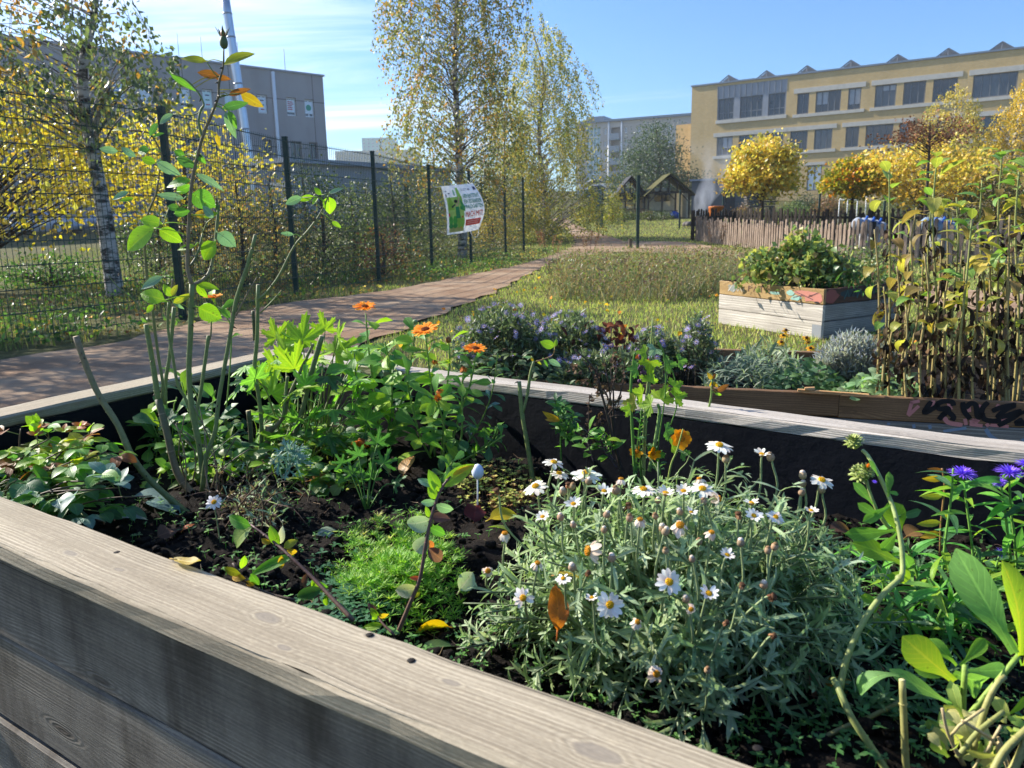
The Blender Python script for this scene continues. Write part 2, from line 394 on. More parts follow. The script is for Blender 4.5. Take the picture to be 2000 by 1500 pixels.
cs_ = wn('Math', {'operation': 'ADD'}, i0=cn, i1=thr).outputs[0]
cm = wn('MapRange', {'interpolation_type': 'SMOOTHSTEP'}, i0=cs_, i1=.5, i2=.86).outputs[0]
low = wn('MapRange', {'interpolation_type': 'SMOOTHSTEP'}, i0=sx.outputs[2], i1=.5, i2=.05).outputs[0]
cm = wn('Math', {'operation': 'MULTIPLY'}, i0=cm, i1=wn('Math', {'operation': 'MULTIPLY_ADD'}, i0=low, i1=.55, i2=.35).outputs[0]).outputs[0]
tint = wn('Mix', {'data_type': 'RGBA', 'blend_type': 'MULTIPLY'}); tint.inputs[0].default_value = 1; nt.links.new(sky.outputs[0], tint.inputs[6]); tint.inputs[7].default_value = (.5, .74, 1.06, 1)
mx = wn('Mix', {'data_type': 'RGBA'}); nt.links.new(cm, mx.inputs[0]); nt.links.new(tint.outputs[2], mx.inputs[6]); mx.inputs[7].default_value = (7.5, 7.8, 8.4, 1)
bg = wn('Background', None, Strength=.086); nt.links.new(mx.outputs[2], bg.inputs[0])
wo = wn('OutputWorld'); nt.links.new(bg.outputs[0], wo.inputs[0])
sl = bpy.data.lights.new('sun', 'SUN'); sl.energy = 4.3; sl.angle = R(.6); sl.color = (1, .93, .82)
so = bpy.data.objects.new('sun', sl); COL.objects.link(so); so.rotation_euler = SUN.to_track_quat('Z', 'Y').to_euler(); so.location = (-20, 10, 20)
SC.view_settings.view_transform = 'Standard'; SC.view_settings.look = 'None'; SC.view_settings.exposure = 1.24; SC.view_settings.gamma = 1
SC.render.engine = 'CYCLES'; cy = SC.cycles; cy.use_denoising = True; cy.max_bounces = 7; cy.diffuse_bounces = 3; cy.glossy_bounces = 2; cy.transmission_bounces = 4; cy.transparent_max_bounces = 6; cy.volume_bounces = 1; cy.caustics_reflective = False; cy.caustics_refractive = False
cy.use_adaptive_sampling = True; cy.adaptive_threshold = .015
try: cy.denoiser = 'OPENIMAGEDENOISE'; cy.denoising_input_passes = 'RGB_ALBEDO_NORMAL'
except Exception: pass

# ================================================================ ground, path
t = NT('grassy_earth'); o = t.obj(); n1 = t.noise(o, .6, 5.); n2 = t.noise(o, 9., 6., .7); n3 = t.noise(o, 60., 4.)
c = t.mix(t.ramp(n2, .35, .7), hx('4c4c2e'), hx('6c6c44')); c = t.mix(t.math('MULTIPLY', t.ramp(n1, .5, .72), .6), c, hx('6b5a38'))
c = t.mix(t.math('MULTIPLY', t.ramp(n3, .45, .7), .5), c, hx('2a2a14'))
GROUNDM = t.fin(t.pr(c, .95, .1, t.bump(n2, .6, .05)))
def grid_sheet(name, xs, ys, fz, mat):
    b = MB(); nx = len(xs)
    b.add([(x, y, fz(x, y)) for y in ys for x in xs], [(j * nx + i, j * nx + i + 1, (j + 1) * nx + i + 1, (j + 1) * nx + i) for j in range(len(ys) - 1) for i in range(nx - 1)])
    return tag(b.build(name, mat), kind='structure')
xs = [-440, -250] + [x * 2 for x in range(-60, 61)] + [250, 440]
ys = [-80, -40] + [y * .5 for y in range(-8, 240)] + [130, 160, 220, 320, 470]
grid_sheet('ground', xs, ys, gz, GROUNDM)

t = NT('red_clay_path'); o = t.obj(); n1 = t.noise(o, 1.1, 5., .6); n2 = t.noise(o, 14., 6., .7); n3 = t.noise(o, 130., 3., .7)
c = t.mix(t.ramp(n1, .35, .7), hx('8c7057'), hx('ad957a')); c = t.mix(t.math('MULTIPLY', t.ramp(n2, .45, .7), .45), c, hx('66503f'))
c = t.mix(t.math('MULTIPLY', t.ramp(n3, .5, .75), .4), c, hx('b59a8a'))
PATHM = t.fin(t.pr(c, .9, .15, t.bump(t.math('ADD', n2, t.math('MULTIPLY', n3, .6)), .45, .012)))
# path edges as pixel pairs read on the terrain, then kept as real ground points
LE = [(-700, 850), (-300, 765), (0, 709), (245, 668), (525, 600), (740, 572), (900, 542), (1010, 520), (1085, 497), (1122, 478), (1117, 460), (1098, 444), (1078, 430), (1070, 427)]
RE = [(150, 1010), (420, 810), (560, 735), (680, 692), (825, 630), (968, 572), (1026, 541), (1075, 517), (1120, 504), (1225, 490), (1222, 474), (1165, 455), (1118, 437), (1108, 429), (1100, 427)]
def resample(L, n):
    d = [0]
    for a, b in zip(L, L[1:]): d.append(d[-1] + (b - a).length)
    out = []
    for i in range(n):
        s = d[-1] * i / (n - 1); k = max(j for j in range(len(d)) if d[j] <= s + 1e-9); k = min(k, len(L) - 2)
        out.append(L[k].lerp(L[k + 1], (s - d[k]) / max(1e-9, d[k + 1] - d[k])))
    return out
def smooth_edge(L): return smooth([ground(*p) for p in L], 5)
def strip(b, A, B_, n, k=5):
    A = resample(A, n); B_ = resample(B_, n); vs = []
    for p, q in zip(A, B_):
        for j in range(k + 1):
            r_ = p.lerp(q, j / k); r_ = V((r_.x + (.05 * math.sin(r_.y * 5.1 + j) + .03 * math.sin(r_.y * 13.7) + U(-.03, .03) if j in (0, k) else 0), r_.y, 0)); r_.z = gz(r_.x, r_.y) + .02; vs.append(r_)
    b.add(vs, [(i * (k + 1) + j, i * (k + 1) + j + 1, (i + 1) * (k + 1) + j + 1, (i + 1) * (k + 1) + j) for i in range(n - 1) for j in range(k)])
PL = smooth_edge(LE); PR_ = smooth_edge(RE)
b = MB(); strip(b, PL, PR_, 160); tag(b.build('path', PATHM), kind='structure')
BR1 = smooth_edge([(1170, 474), (1240, 473), (1350, 476), (1500, 505), (1640, 535), (1800, 560), (2050, 585), (2300, 610)])
BR2 = smooth_edge([(1150, 492), (1240, 495), (1340, 498), (1470, 520), (1620, 556), (1780, 590), (2050, 632), (2300, 660)])
for p in BR1 + BR2: p.z += .004
b = MB(); strip(b, BR1, BR2, 90, 4)
b.v = [(x, y, z + .006) for x, y, z in b.v]; tag(b.build('side_path', PATHM), kind='structure')
PPOLY = [(p.x, p.y) for p in resample(PL, 60)] + [(p.x, p.y) for p in resample(PR_, 60)][::-1]
PP2 = [(p.x, p.y) for p in resample(BR1, 40)] + [(p.x, p.y) for p in resample(BR2, 40)][::-1]
def inpoly(X, Y, poly):
    r_ = np.zeros(len(X), bool); n = len(poly)
    for i in range(n):
        x0, y0 = poly[i]; x1, y1 = poly[i - 1]
        cnd = ((y0 > Y) != (y1 > Y)) & (X < (x1 - x0) * (Y - y0) / (y1 - y0 + 1e-12) + x0); r_ ^= cnd
    return r_
GZ = np.vectorize(gz)
def project_ok(X, Y, margin=60):
    D = Y * FW.y + (GZ(X, Y) - HC) * FW.z
    ix = 1000 + F * (X * RT.x + Y * RT.y + (GZ(X, Y) - HC) * RT.z) / np.maximum(D, .01)
    return (ix > -margin) & (ix < 2000 + margin) & (D > .1)

# ================================================================ main planter geometry (plan)
ZR = .52; ZS = .33
NI0 = atz(0, 968, ZR); NI1 = atz(1200, 1396, ZR); NO0 = atz(0, 1065, ZR); NO1 = atz(1000, 1492, ZR)
LI0 = atz(0, 815, ZR); LI1 = atz(440, 716, ZR); FI0 = atz(1000, 752, ZR); FI1 = atz(2000, 882, ZR)
def isect(a, b, c_, d):
    r_ = b - a; s_ = d - c_; den = r_.x * s_.y - r_.y * s_.x; q = ((c_.x - a.x) * s_.y - (c_.y - a.y) * s_.x) / den
    return a + r_ * q
dN = (NI1 - NI0).normalized(); nN = V((-dN.y, dN.x, 0)); dL = (LI1 - LI0).normalized(); nL = V((dL.y, -dL.x, 0)); dF = (FI1 - FI0).normalized(); nF = V((-dF.y, dF.x, 0))
BW = (NO0 - NI0).dot(-nN) * .5 + (NO1 - NI0).dot(-nN) * .5
CA = isect(NI0, NI1, LI0, LI1); CB = isect(LI0, LI1, FI0, FI1); CC = FI0 + dF * 2.1; CD = NI0 + dN * 2.45   # inner corners
BED = [(p.x, p.y) for p in (CA, CB, CC, CD)]
# second bed
B2F0 = atz(872, 735, .31); B2F1 = atz(2000, 785, .31); d2 = (B2F1 - B2F0).normalized(); n2_ = V((-d2.y, d2.x, 0)); B2L = B2F0; B2R = B2F0 + d2 * 3.6
B2D = (atz(1500, 684, .31) - B2F0).dot(n2_)
BED2 = [(p.x, p.y) for p in (B2L, B2R, B2R + n2_ * B2D, B2L + n2_ * B2D)]
# third, weathered bed
P3L = ground(1403, 632); P3C = ground(1603, 664); P3R = ground(1748, 643)
P3B = P3L + (P3R - P3C)
BED3 = [(p.x, p.y) for p in (P3L, P3C, P3R, P3B)]

def scatter(n, x0, x1, y0, y1, ypow=1., excl=(), incl=None):
    X = RNG.uniform(x0, x1, n); Y = y0 + (y1 - y0) * RNG.uniform(0, 1, n) ** ypow
    ok = project_ok(X, Y)
    for p in excl: ok &= ~inpoly(X, Y, p)
    if incl is not None: ok &= inpoly(X, Y, incl)
    X = X[ok]; Y = Y[ok]; return np.stack([X, Y, GZ(X, Y)], 1)
CENT = 0
EX = [PPOLY, PP2, BED, BED2, BED3]
def fnoise(P, s, seed=0):
    r_ = np.random.default_rng(seed); o = np.zeros(len(P))
    for _ in range(6):
        k = r_.normal(size=2) * s; o += np.sin(P[:, 0] * k[0] + P[:, 1] * k[1] + r_.uniform(0, 6.28))
    return o / 6
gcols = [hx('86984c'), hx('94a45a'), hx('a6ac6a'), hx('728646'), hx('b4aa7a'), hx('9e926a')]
def turf(name, P, h, w_, cols=gcols, wts=None, **k):
    return tag(blades(name, P, h, w_, palette(len(P), cols, wts), GRASS, **k), kind='stuff')
# lawn between the beds and the meadow
P = scatter(95000, -3.5, 7, 2.6, 12, 1.5, EX); P = P[(P[:, 0] > -1.9 + .0 * P[:, 1])]
tag(turf('lawn_grass', P, .045, .0035, wts=[3, 3, 2, 2, 1.6, 1]), 'short sunlit lawn grass between the path and the raised beds', 'grass')
P = scatter(60000, -1, 16, 12, 46, 1.4, EX)
tag(turf('far_grass', P, .06, .008, wts=[2, 3, 3, 1, 2, 1]), 'mown grass around the path junction and in front of the sheds', 'grass')
# verge under and behind the fence
FENCE_PX = [(-4.55, 5.85), (-3.42, 8.0), (-2.98, 10.75), (-2.2, 13.0), (-1.62, 16.2), (-.9, 18.2), (-.1, 21.4), (.42, 22.6)]
VP = [(-16, 4), (-5.6, 4.0)] + [(p.x, p.y) for p in resample(PL, 60)[4:44]] + [(-3, 40), (-30, 44)]
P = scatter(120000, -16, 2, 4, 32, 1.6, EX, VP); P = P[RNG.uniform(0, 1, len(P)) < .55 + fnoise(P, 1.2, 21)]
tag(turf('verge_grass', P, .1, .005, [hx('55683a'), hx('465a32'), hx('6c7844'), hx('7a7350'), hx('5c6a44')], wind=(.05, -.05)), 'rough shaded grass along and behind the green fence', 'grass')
# low leafy weeds on the verge
n = 9000; P = scatter(22000, -7, 1.4, 5, 24, 1.3, EX, VP); P = P[fnoise(P, 1.1, 3) > .0]; P[:, 2] += RNG.uniform(0, .12, len(P))
D = RNG.normal(size=(len(P), 3)); D[:, 2] = np.abs(D[:, 2]) * .6 + .1
tag(leafcloud('verge_weeds', P, D, .06, palette(len(P), [hx('4f7230'), hx('3c5a2a'), hx('648a3a'), hx('55683f')]), BULK, None, .6), 'low leafy weeds at the foot of the fence', 'weeds', kind='stuff')
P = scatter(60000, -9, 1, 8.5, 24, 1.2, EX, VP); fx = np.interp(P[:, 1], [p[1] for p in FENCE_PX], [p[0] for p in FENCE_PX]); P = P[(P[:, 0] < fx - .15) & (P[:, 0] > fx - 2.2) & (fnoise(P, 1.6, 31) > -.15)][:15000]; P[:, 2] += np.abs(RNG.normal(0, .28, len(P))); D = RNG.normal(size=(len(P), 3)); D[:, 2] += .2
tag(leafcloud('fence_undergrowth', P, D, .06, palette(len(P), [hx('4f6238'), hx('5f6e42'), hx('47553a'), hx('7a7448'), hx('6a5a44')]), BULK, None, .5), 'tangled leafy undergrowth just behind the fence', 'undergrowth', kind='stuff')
# fallen leaves
P = scatter(9000, -8, 1.5, 4.5, 24, 1.2, [BED, BED2, BED3, PPOLY], VP); P[:, 2] += .035; D = RNG.normal(size=(len(P), 3)); D[:, 2] *= .25
tag(leafcloud('leaf_litter', P[:1700], D[:1700], .065, palette(1700, [hx('a5843a'), hx('7a5a38'), hx('b8a04a'), hx('6a4c34'), hx('8f6c44')]), DRY, None, .7), 'yellow and brown fallen leaves under the fence', 'fallen leaves', kind='stuff')
P = scatter(1500, -1, 8, 3.4, 14, 1., EX); P[:, 2] += .045; D = RNG.normal(size=(len(P), 3)); D[:, 2] *= .3
tag(leafcloud('lawn_leaf_litter', P[:240], D[:240], .055, palette(len(P[:240]), [hx('d9a520'), hx('c98a20'), hx('a5682a')]), DRY, None, .7), 'yellow leaves lying in the lawn', 'fallen leaves', kind='stuff')
# tall dry meadow
MP = [ground(*q) for q in ((1068, 587), (1130, 591), (1300, 592), (1455, 574), (1500, 552), (1450, 536), (1330, 534), (1180, 536), (1145, 541), (1095, 560))]
MPOLY = [(p.x, p.y) for p in MP]
P = scatter(110000, -1, 9, 7, 18, 1.1, EX, MPOLY); k = fnoise(P, 1.5, 5); P = P[RNG.uniform(0, 1, len(P)) < .75 + k * .4]; k = fnoise(P, 1.3, 5) + .6 * fnoise(P, 5., 8); P = P[RNG.uniform(0, 1, len(P)) < .8 + k * .6]; k = fnoise(P, 1.3, 5) + .6 * fnoise(P, 5., 8)
mc = palette(len(P), [hx('807a62'), hx('8c8069'), hx('68725a'), hx('5a6c52'), hx('9a8e78'), hx('705f50')], [3, 2, 4, 4, 1.2, 2.5])
tag(blades('meadow_grass', np.asarray(P), np.maximum(.12, .44 + .42 * k), .0036, mc, GRASS, None, .75), 'tall half dried meadow grass between the lawn and the path', 'grass', kind='stuff')
q = P[RNG.choice(len(P), 9000)]; q = q + np.stack([RNG.uniform(-.1, .1, 9000), RNG.uniform(-.1, .1, 9000), RNG.uniform(.03, .5, 9000)], 1)
q = np.concatenate([q, P[RNG.choice(len(P), 5000)] + np.stack([RNG.normal(0, .06, 5000), RNG.normal(0, .06, 5000), RNG.uniform(.0, .28, 5000)], 1)])
tag(leafcloud('meadow_weeds', q, RNG.normal(size=(14000, 3)) + np.array([0, 0, .4]), .05, palette(14000, [hx('6f7a3a'), hx('5a6f35'), hx('7a6a48'), hx('8a7a55'), hx('6a5048')]), BULK, None, .35), 'leafy stems and seed heads in the tall meadow grass', 'weeds', kind='stuff')

# pale autumn haze over the whole place
t = NT('haze_air'); vol = t.n('VolumePrincipled', None, Color=(.86, .92, 1., 1), Density=.0006, Anisotropy=.45); t.t.links.new(vol.outputs[0], t.out.inputs[1])
b = MB(); b.box((0, 200, 22), (460, 0, 0), (0, 300, 0), (0, 0, 24)); tag(b.build('haze', t.m, None, False), 'thin pale haze in the air', 'haze', kind='stuff')
# ================================================================ facades
class Fac:
    def __init__(s, A, B): s.A = V((A[0], A[1], 0)); s.d = V((B[0] - A[0], B[1] - A[1], 0)); s.L = s.d.length; s.d.normalize(); s.n = V((s.d.y, -s.d.x, 0))
    def P(s, a, z, o=0.): return s.A + s.d * a + s.n * o + V((0, 0, z))
    def px(s, px, py):
        r_ = ray(px, py); t = (s.A - EYE).dot(s.n) / r_.dot(s.n); p = EYE + r_ * t; return ((p - s.A).dot(s.d), p.z)
    def box(s, b, a0, a1, z0, z1, o0, o1, col=(.5, .5, .5)):
        b.box(s.P((a0 + a1) / 2, (z0 + z1) / 2, (o0 + o1) / 2), s.d * (a1 - a0) / 2, s.n * (o1 - o0) / 2, V((0, 0, (z1 - z0) / 2)), col)
    def wall(s, b, a0, a1, z0, z1, rects, dep=.2, o=0.):
        A = sorted({a0, a1} | {q for r_ in rects for q in (r_[0], r_[2])}); Z = sorted({z0, z1} | {q for r_ in rects for q in (r_[1], r_[3])})
        for i in range(len(A) - 1):
            for j in range(len(Z) - 1):
                ca = (A[i] + A[i + 1]) / 2; cz = (Z[j] + Z[j + 1]) / 2
                if any(r_[0] < ca < r_[2] and r_[1] < cz < r_[3] for r_ in rects): continue
                q = [(A[i], Z[j]), (A[i + 1], Z[j]), (A[i + 1], Z[j + 1]), (A[i], Z[j + 1])]
                b.add([s.P(*p_, o) for p_ in q], [(0, 1, 2, 3)], uv=q)
        for r_ in rects:
            c4 = [(r_[0], r_[1]), (r_[2], r_[1]), (r_[2], r_[3]), (r_[0], r_[3])]
            for i in range(4):
                p_, q = c4[i], c4[(i + 1) % 4]
                b.add([s.P(*p_, o), s.P(*p_, o - dep), s.P(*q, o - dep), s.P(*q, o)], [(0, 1, 2, 3)], uv=[p_, p_, q, q])
    def body(s, b, a0, a1, z0, z1, depth):   # back, sides and roof behind the front wall
        q = [s.P(a0, z0), s.P(a1, z0), s.P(a1, z0, -depth), s.P(a0, z0, -depth)]; T = [p + V((0, 0, z1 - z0)) for p in q]; L = a1 - a0; H = z1 - z0
        for i, j, l in ((1, 2, depth), (2, 3, L), (3, 0, depth)): b.add([q[i], q[j], T[j], T[i]], [(0, 1, 2, 3)], uv=[(0, z0), (l, z0), (l, z1), (0, z1)])
        b.add(T, [(0, 1, 2, 3)], uv=[(0, 0)] * 4)
    def window(s, par, r_, frameM, glassM, mull=1, dep=.2, fw=.07, fcol=(.5, .5, .5), trans=None, name='window'):
        b = MB(); a0, z0, a1, z1 = r_; o1 = -dep + .06
        s.box(b, a0, a1, z0, z0 + fw, -dep, o1, fcol); s.box(b, a0, a1, z1 - fw, z1, -dep, o1, fcol)
        n_ = mull + 1
        for i in range(n_ + 1):
            a = a0 + (a1 - a0) * i / n_; l = min(max(a - fw / 2, a0), a1 - fw); s.box(b, l, l + fw, z0 + fw, z1 - fw, -dep, o1 - .003, fcol)
        if trans: s.box(b, a0 + fw, a1 - fw, z0 + (z1 - z0) * trans, z0 + (z1 - z0) * trans + fw, -dep, o1 - .006, fcol)
        w_ = b.build(name, frameM, par, False)
        g = MB(); q = [(a0, z0), (a1, z0), (a1, z1), (a0, z1)]; g.add([s.P(*p_, -dep + .012) for p_ in q], [(0, 1, 2, 3)], uv=q); g.build('pane', glassM, w_, False)
        return w_

def mfacade(name, c1, c2, mortar, bw, bh, ms, rough=.85, noise=.3, off=.5):
    t = NT(name); uv = t.attr('UV', 'Vector'); nz = t.noise(t.obj(), .35, 6., .65)
    br = t.n('TexBrick', {'offset': off}, Vector=uv, Color1=c1, Color2=c2, Mortar=mortar, Scale=1., Mortar_Size=ms, Mortar_Smooth=.3, Brick_Width=bw, Row_Height=bh)
    st = t.noise(t.vmul(uv, (.9, .07, 1.)), 1., 5., .65); nz = t.math('MULTIPLY_ADD', st, .5, t.math('MULTIPLY', nz, .5))
    c = t.mix(t.math('MULTIPLY', t.ramp(nz, .38, .66), noise), br.outputs[0], t.mix(1., br.outputs[0], (.6, .58, .56), 'MULTIPLY'))
    return t.fin(t.pr(c, rough, .2, t.bump(br.outputs['Fac'], -.3, .01)))
def mglass(name, col, rough=.06):
    t = NT(name); nz = t.noise(t.obj(), .5, 3.)
    return t.fin(t.pr(t.mix(t.ramp(nz, .35, .7), col, t.mix(1., col, (.45, .5, .55), 'MULTIPLY')), rough, .8))
YB = mfacade('yellow_brick', hx('d0b27c'), hx('c6a670'), hx('b8aa8a'), .25, .09, .012)
CONC = mfacade('concrete_panels', hx('a8a29e'), hx('a19b99'), hx('6a6664'), 3.1, 3.3, .035, noise=.45, off=0.)
GLASS = mglass('dark_glass', hx('2c3540')); GLASSB = mglass('bluish_glass', hx('48545f')); PALEG = mglass('pale_glass', hx('8fb0b4'))
CONCL = mplain('pale_concrete', hx('c4bfb4'), .8, .2, sc=3.); ZINC = mplain('zinc_panel', hx('8f9298'), .45, .5, .3, 2.); FRG = mplain('grey_window_frame', hx('6f747a'), .5)
WHITEP = mplain('white_paint', hx('e4e6e6'), .5, sc=4., amt=.12); ROOFG = mplain('roof_metal', hx('7c8794'), .45, .5, .4); DARKM = mplain('dark_timber_or_metal', hx('2f3136'), .7)
POSTER = mplain('white_poster', hx('e8eef0'), .6, sc=2., amt=.08)

# ---- grey concrete school building at left
pr0 = atz  # noqa
def pt(px, py, y): return aty(px, py, y)
a = pt(0, 300, 46.); b_ = pt(640, 300, 60.)
dG = (V((b_.x, b_.y, 0)) - V((a.x, a.y, 0))).normalized(); a2 = V((a.x, a.y, 0)) - dG * 14
fg = Fac((a2.x, a2.y), (b_.x, b_.y))
bl = thing('school_building', 'grey concrete panel school building with posters in its upper windows, behind the left trees', 'building', fg.P(fg.L / 2, 0))
zt = fg.px(560, 141)[1]
WT, WB_ = fg.px(605, 194)[1], fg.px(605, 229)[1]; W2T, W2B = fg.px(612, 278)[1], fg.px(612, 311)[1]
tops = [(60, 88), (130, 160), (219, 248), (275, 299), (352, 375), (397, 418), (440, 458), (504, 523), (560, 579), (595, 614)]
lows = [(60, 85), (130, 155), (220, 242), (294, 312), (362, 387), (410, 429), (515, 532), (569, 590), (604, 621)]
rt = [(fg.px(x0, 205)[0], WB_, fg.px(x1, 205)[0], WT) for x0, x1 in tops]; rl = [(fg.px(x0, 292)[0], W2B, fg.px(x1, 292)[0], W2T) for x0, x1 in lows]
rl2 = [(r_[0], W2B - 3.4, r_[2], W2T - 3.4) for r_ in rl]
b = MB(); fg.wall(b, 0, fg.L, 0, zt, rt + rl + rl2, .25); fg.body(b, 0, fg.L, 0, zt, 16); b.build('wall', CONC, bl, False)
b = MB(); fg.box(b, -.1, fg.L + .1, zt, zt + .12, -.4, .12); b.build('roof_edge', ZINC, bl, False)
b = MB()
for x_ in (300, 355, 400, 470, 560): a_ = fg.px(x_, 140)[0]; b.tube([fg.P(a_, zt + .1, -.2), fg.P(a_, zt + 1.6, -.2)], .02)
b.build('lightning_rod', ZINC, bl)
for i, r_ in enumerate(rt):
    w_ = fg.window(bl, r_, WHITEP, GLASSB, 1 if i % 2 else 0, .25, .1)
    if i >= 2:
        p_ = MB(); m_ = (r_[2] - r_[0]) * .1; k0 = r_[1] + (r_[3] - r_[1]) * (.08 if i in (2, 5, 7) else .2)
        q = [(r_[0] + m_, k0), (r_[2] - m_ * (1 if i < 9 else 1.4), k0), (r_[2] - m_, r_[3] - .15), (r_[0] + m_, r_[3] - .15)]
        colr = {2: (.78, .92, 1.), 5: (.78, .95, .92), 6: (.78, .95, .95)}.get(i, (.86, .93, .97))
        p_.add([fg.P(*z_, -.16) for z_ in q], [(0, 1, 2, 3)], colr)
        H = q[2][1] - q[0][1]; Wd = q[1][0] - q[0][0]
        if i in (2, 8):
            cc = hx('2f86c9') if i == 2 else hx('c0303a')
            for k in range(5):
                zk = q[0][1] + H * (.2 + .15 * k); fg.box(p_, q[0][0] + Wd * .1, q[0][0] + Wd * U(.55, .85), zk, zk + H * .07, -.158, -.15, cc)
        if i == 9:
            cpt = fg.P(q[0][0] + Wd * .5, q[0][1] + H * .5, -.15); n_ = 20
            p_.add([cpt] + [cpt + fg.d * math.cos(6.283 * k / n_) * Wd * .36 + V((0, 0, math.sin(6.283 * k / n_) * Wd * .36)) for k in range(n_)], [(0, 1 + k, 1 + (k + 1) % n_) for k in range(n_)], hx('2fa58a'))
        if i in (5, 7):
            for k in range(3): fg.box(p_, q[0][0] + Wd * .3, q[0][0] + Wd * .75, q[0][1] + H * (.15 + .3 * k), q[0][1] + H * (.22 + .3 * k), -.158, -.15, hx(('b03040', '2f8a6a', '303060')[k]))
        p_.build('poster', MATT, w_, False)
for r_ in rl + rl2: fg.window(bl, r_, FRG, GLASS, 1, .25, .08)
b = MB(); a_ = fg.px(531, 140)[0]; b.tube([fg.P(a_, zt - .1, .12), fg.P(a_, .3, .12)], .13, n=8); b.build('downpipe', WHITEP, bl)
# tall steel flue pipe in front of it
p0 = pt(484, 290, 44); p1 = pt(437, -20, 44); p0 = p1 + (p0 - p1) * 1.75
b = MB(); pts = [p0 + (p1 - p0) * (i / 12) for i in range(13)]; b.tube(pts, .235, n=14)
t_ = thing('flue_pipe', 'tall shiny steel flue pipe standing in front of the grey building', 'chimney pipe', p0); b.build('pipe', mplain('stainless_steel', hx('b8bec6'), .28, .6, .85, 1.2, .2), t_)
b = MB()
for i in range(1, 12): b.tube([pts[i] - (p1 - p0).normalized() * .04, pts[i] + (p1 - p0).normalized() * .04], .25, n=14)
b.build('joint_ring', mplain('steel_ring', hx('8d949c'), .4, .5, .7), t_)

# ---- low grey hall behind the fence, right of the school building
A = pt(560, 330, 42); B_ = pt(880, 330, 52); f = Fac((A.x, A.y), (B_.x, B_.y)); z1 = f.px(700, 326)[1]
t_ = thing('low_hall', 'low flat roofed grey hall behind the shrubs and the fence', 'building', f.P(f.L / 2, 0))
b = MB(); f.wall(b, 0, f.L, 0, z1, []); f.body(b, 0, f.L, 0, z1, 8); b.build('wall', mplain('grey_render', hx('8e959c'), .8, sc=1.), t_, False)
b = MB(); f.box(b, -.3, f.L + .3, z1, z1 + .25, -8.2, .4); b.build('roof', ROOFG, t_, False)

# ---- far blocks
def block(name, label, x0, x1, ytop, ybase, dep, colr, rows, colw, dep2=18, winM=None, cat='building', yt2=None):
    A = pt(x0, 300, dep); B_ = pt(x1, 300, dep); f = Fac((A.x, A.y), (B_.x, B_.y)); z1 = f.px((x0 + x1) / 2, ytop)[1]
    t_ = thing(name, label, cat, f.P(f.L / 2, 0)); rects = []
    zb = f.px((x0 + x1) / 2, ybase)[1]; fh = (z1 - zb) / rows
    for j in range(rows):
        for i in range(colw):
            a_ = f.L * (i + .3) / colw; rects.append((a_, zb + fh * (j + .25), a_ + f.L * .42 / colw, zb + fh * (j + .75)))
    b = MB(); f.wall(b, 0, f.L, 0, z1, rects, .3); f.body(b, 0, f.L, 0, z1, dep2); b.build('wall', colr, t_, False)
    for r_ in rects: f.window(t_, r_, WHITEP, winM or GLASSB, 1, .3, .12)
    return t_, f, z1
block('tower_block', 'pale green tower block far away above the cream blocks', 708, 766, 269, 310, 320, mplain('pale_green_render', hx('b9d4c8'), .85, sc=.1), 6, 7)
block('apartment_block', 'long cream apartment block far away below the pale green tower', 655, 812, 294, 322, 250, mplain('cream_render', hx('d6cdb4'), .85, sc=.1), 3, 20)

# ---- apartment block in the middle distance
A = pt(1125, 300, 158); B_ = pt(1352, 300, 148); f = Fac((A.x, A.y), (B_.x, B_.y))
zt = f.px(1240, 234)[1]
t_ = thing('apartment_block', 'grey apartment block with balconies and a glazed stairwell behind the tree', 'building', f.P(f.L / 2, 0))
LV = [(f.px(1200, 249 + 24.3 * k)[1], f.px(1200, 261 + 24.3 * k)[1]) for k in range(7)]
rects = []
for k, (z1, z0) in enumerate(LV):
    for x0, x1 in ((1133, 1137), (1179, 1185), (1219, 1225), (1245, 1251), (1268, 1274), (1304, 1311), (1316, 1322), (1330, 1338)):
        rects.append((f.px(x0, 300)[0], z0, f.px(x1, 300)[0], z1))
bal = [(f.px(1193, 300)[0], z0 - 1., f.px(1210, 300)[0], z1) for z1, z0 in LV]
gl = (f.px(1145, 300)[0], 3., f.px(1172, 300)[0], zt - .9)
b = MB(); f.wall(b, 0, f.L, 0, zt, rects + [gl] + bal, 1.2); f.body(b, 0, f.L, 0, zt, 14)
for r_ in bal: f.wall(b, r_[0], r_[2], r_[1], r_[3], [], 0, -1.2)
b.build('wall', mplain('beige_grey_render', hx('b9b0a6'), .85, sc=.2), t_, False)
b = MB(); f.box(b, -.3, f.L + .3, zt, zt + .4, -14.2, .5); f.box(b, gl[0] - .4, gl[2] + .4, zt + .4, zt + 1.3, -6, -1); b.build('roof', ROOFG, t_, False)
for r_ in rects: f.window(t_, r_, WHITEP, GLASSB, 1, .3, .14)
for r_ in bal:
    b = MB(); f.box(b, r_[0] - .1, r_[2] + .1, r_[1] - .2, r_[1], -1.2, .7); f.box(b, r_[0] - .1, r_[2] + .1, r_[1], r_[1] + 1., .6, .7); b.build('balcony', mplain('balcony_panel', hx('9aa0a6'), .6, sc=1.), t_, False)
b = MB(); q = [(gl[0], gl[1]), (gl[2], gl[1]), (gl[2], gl[3]), (gl[0], gl[3])]; b.add([f.P(*p_, -.25) for p_ in q], [(0, 1, 2, 3)], uv=q); sw = b.build('stairwell_glazing', PALEG, t_, False)
b = MB()
for k in range(1, 9): z_ = gl[1] + (gl[3] - gl[1]) * k / 9; f.box(b, gl[0], gl[2], z_ - .07, z_ + .07, -.25, -.1)
for k in range(5): a_ = gl[0] + (gl[2] - gl[0]) * k / 4; f.box(b, a_ - .06, a_ + .06, gl[1], gl[3], -.24, -.12)
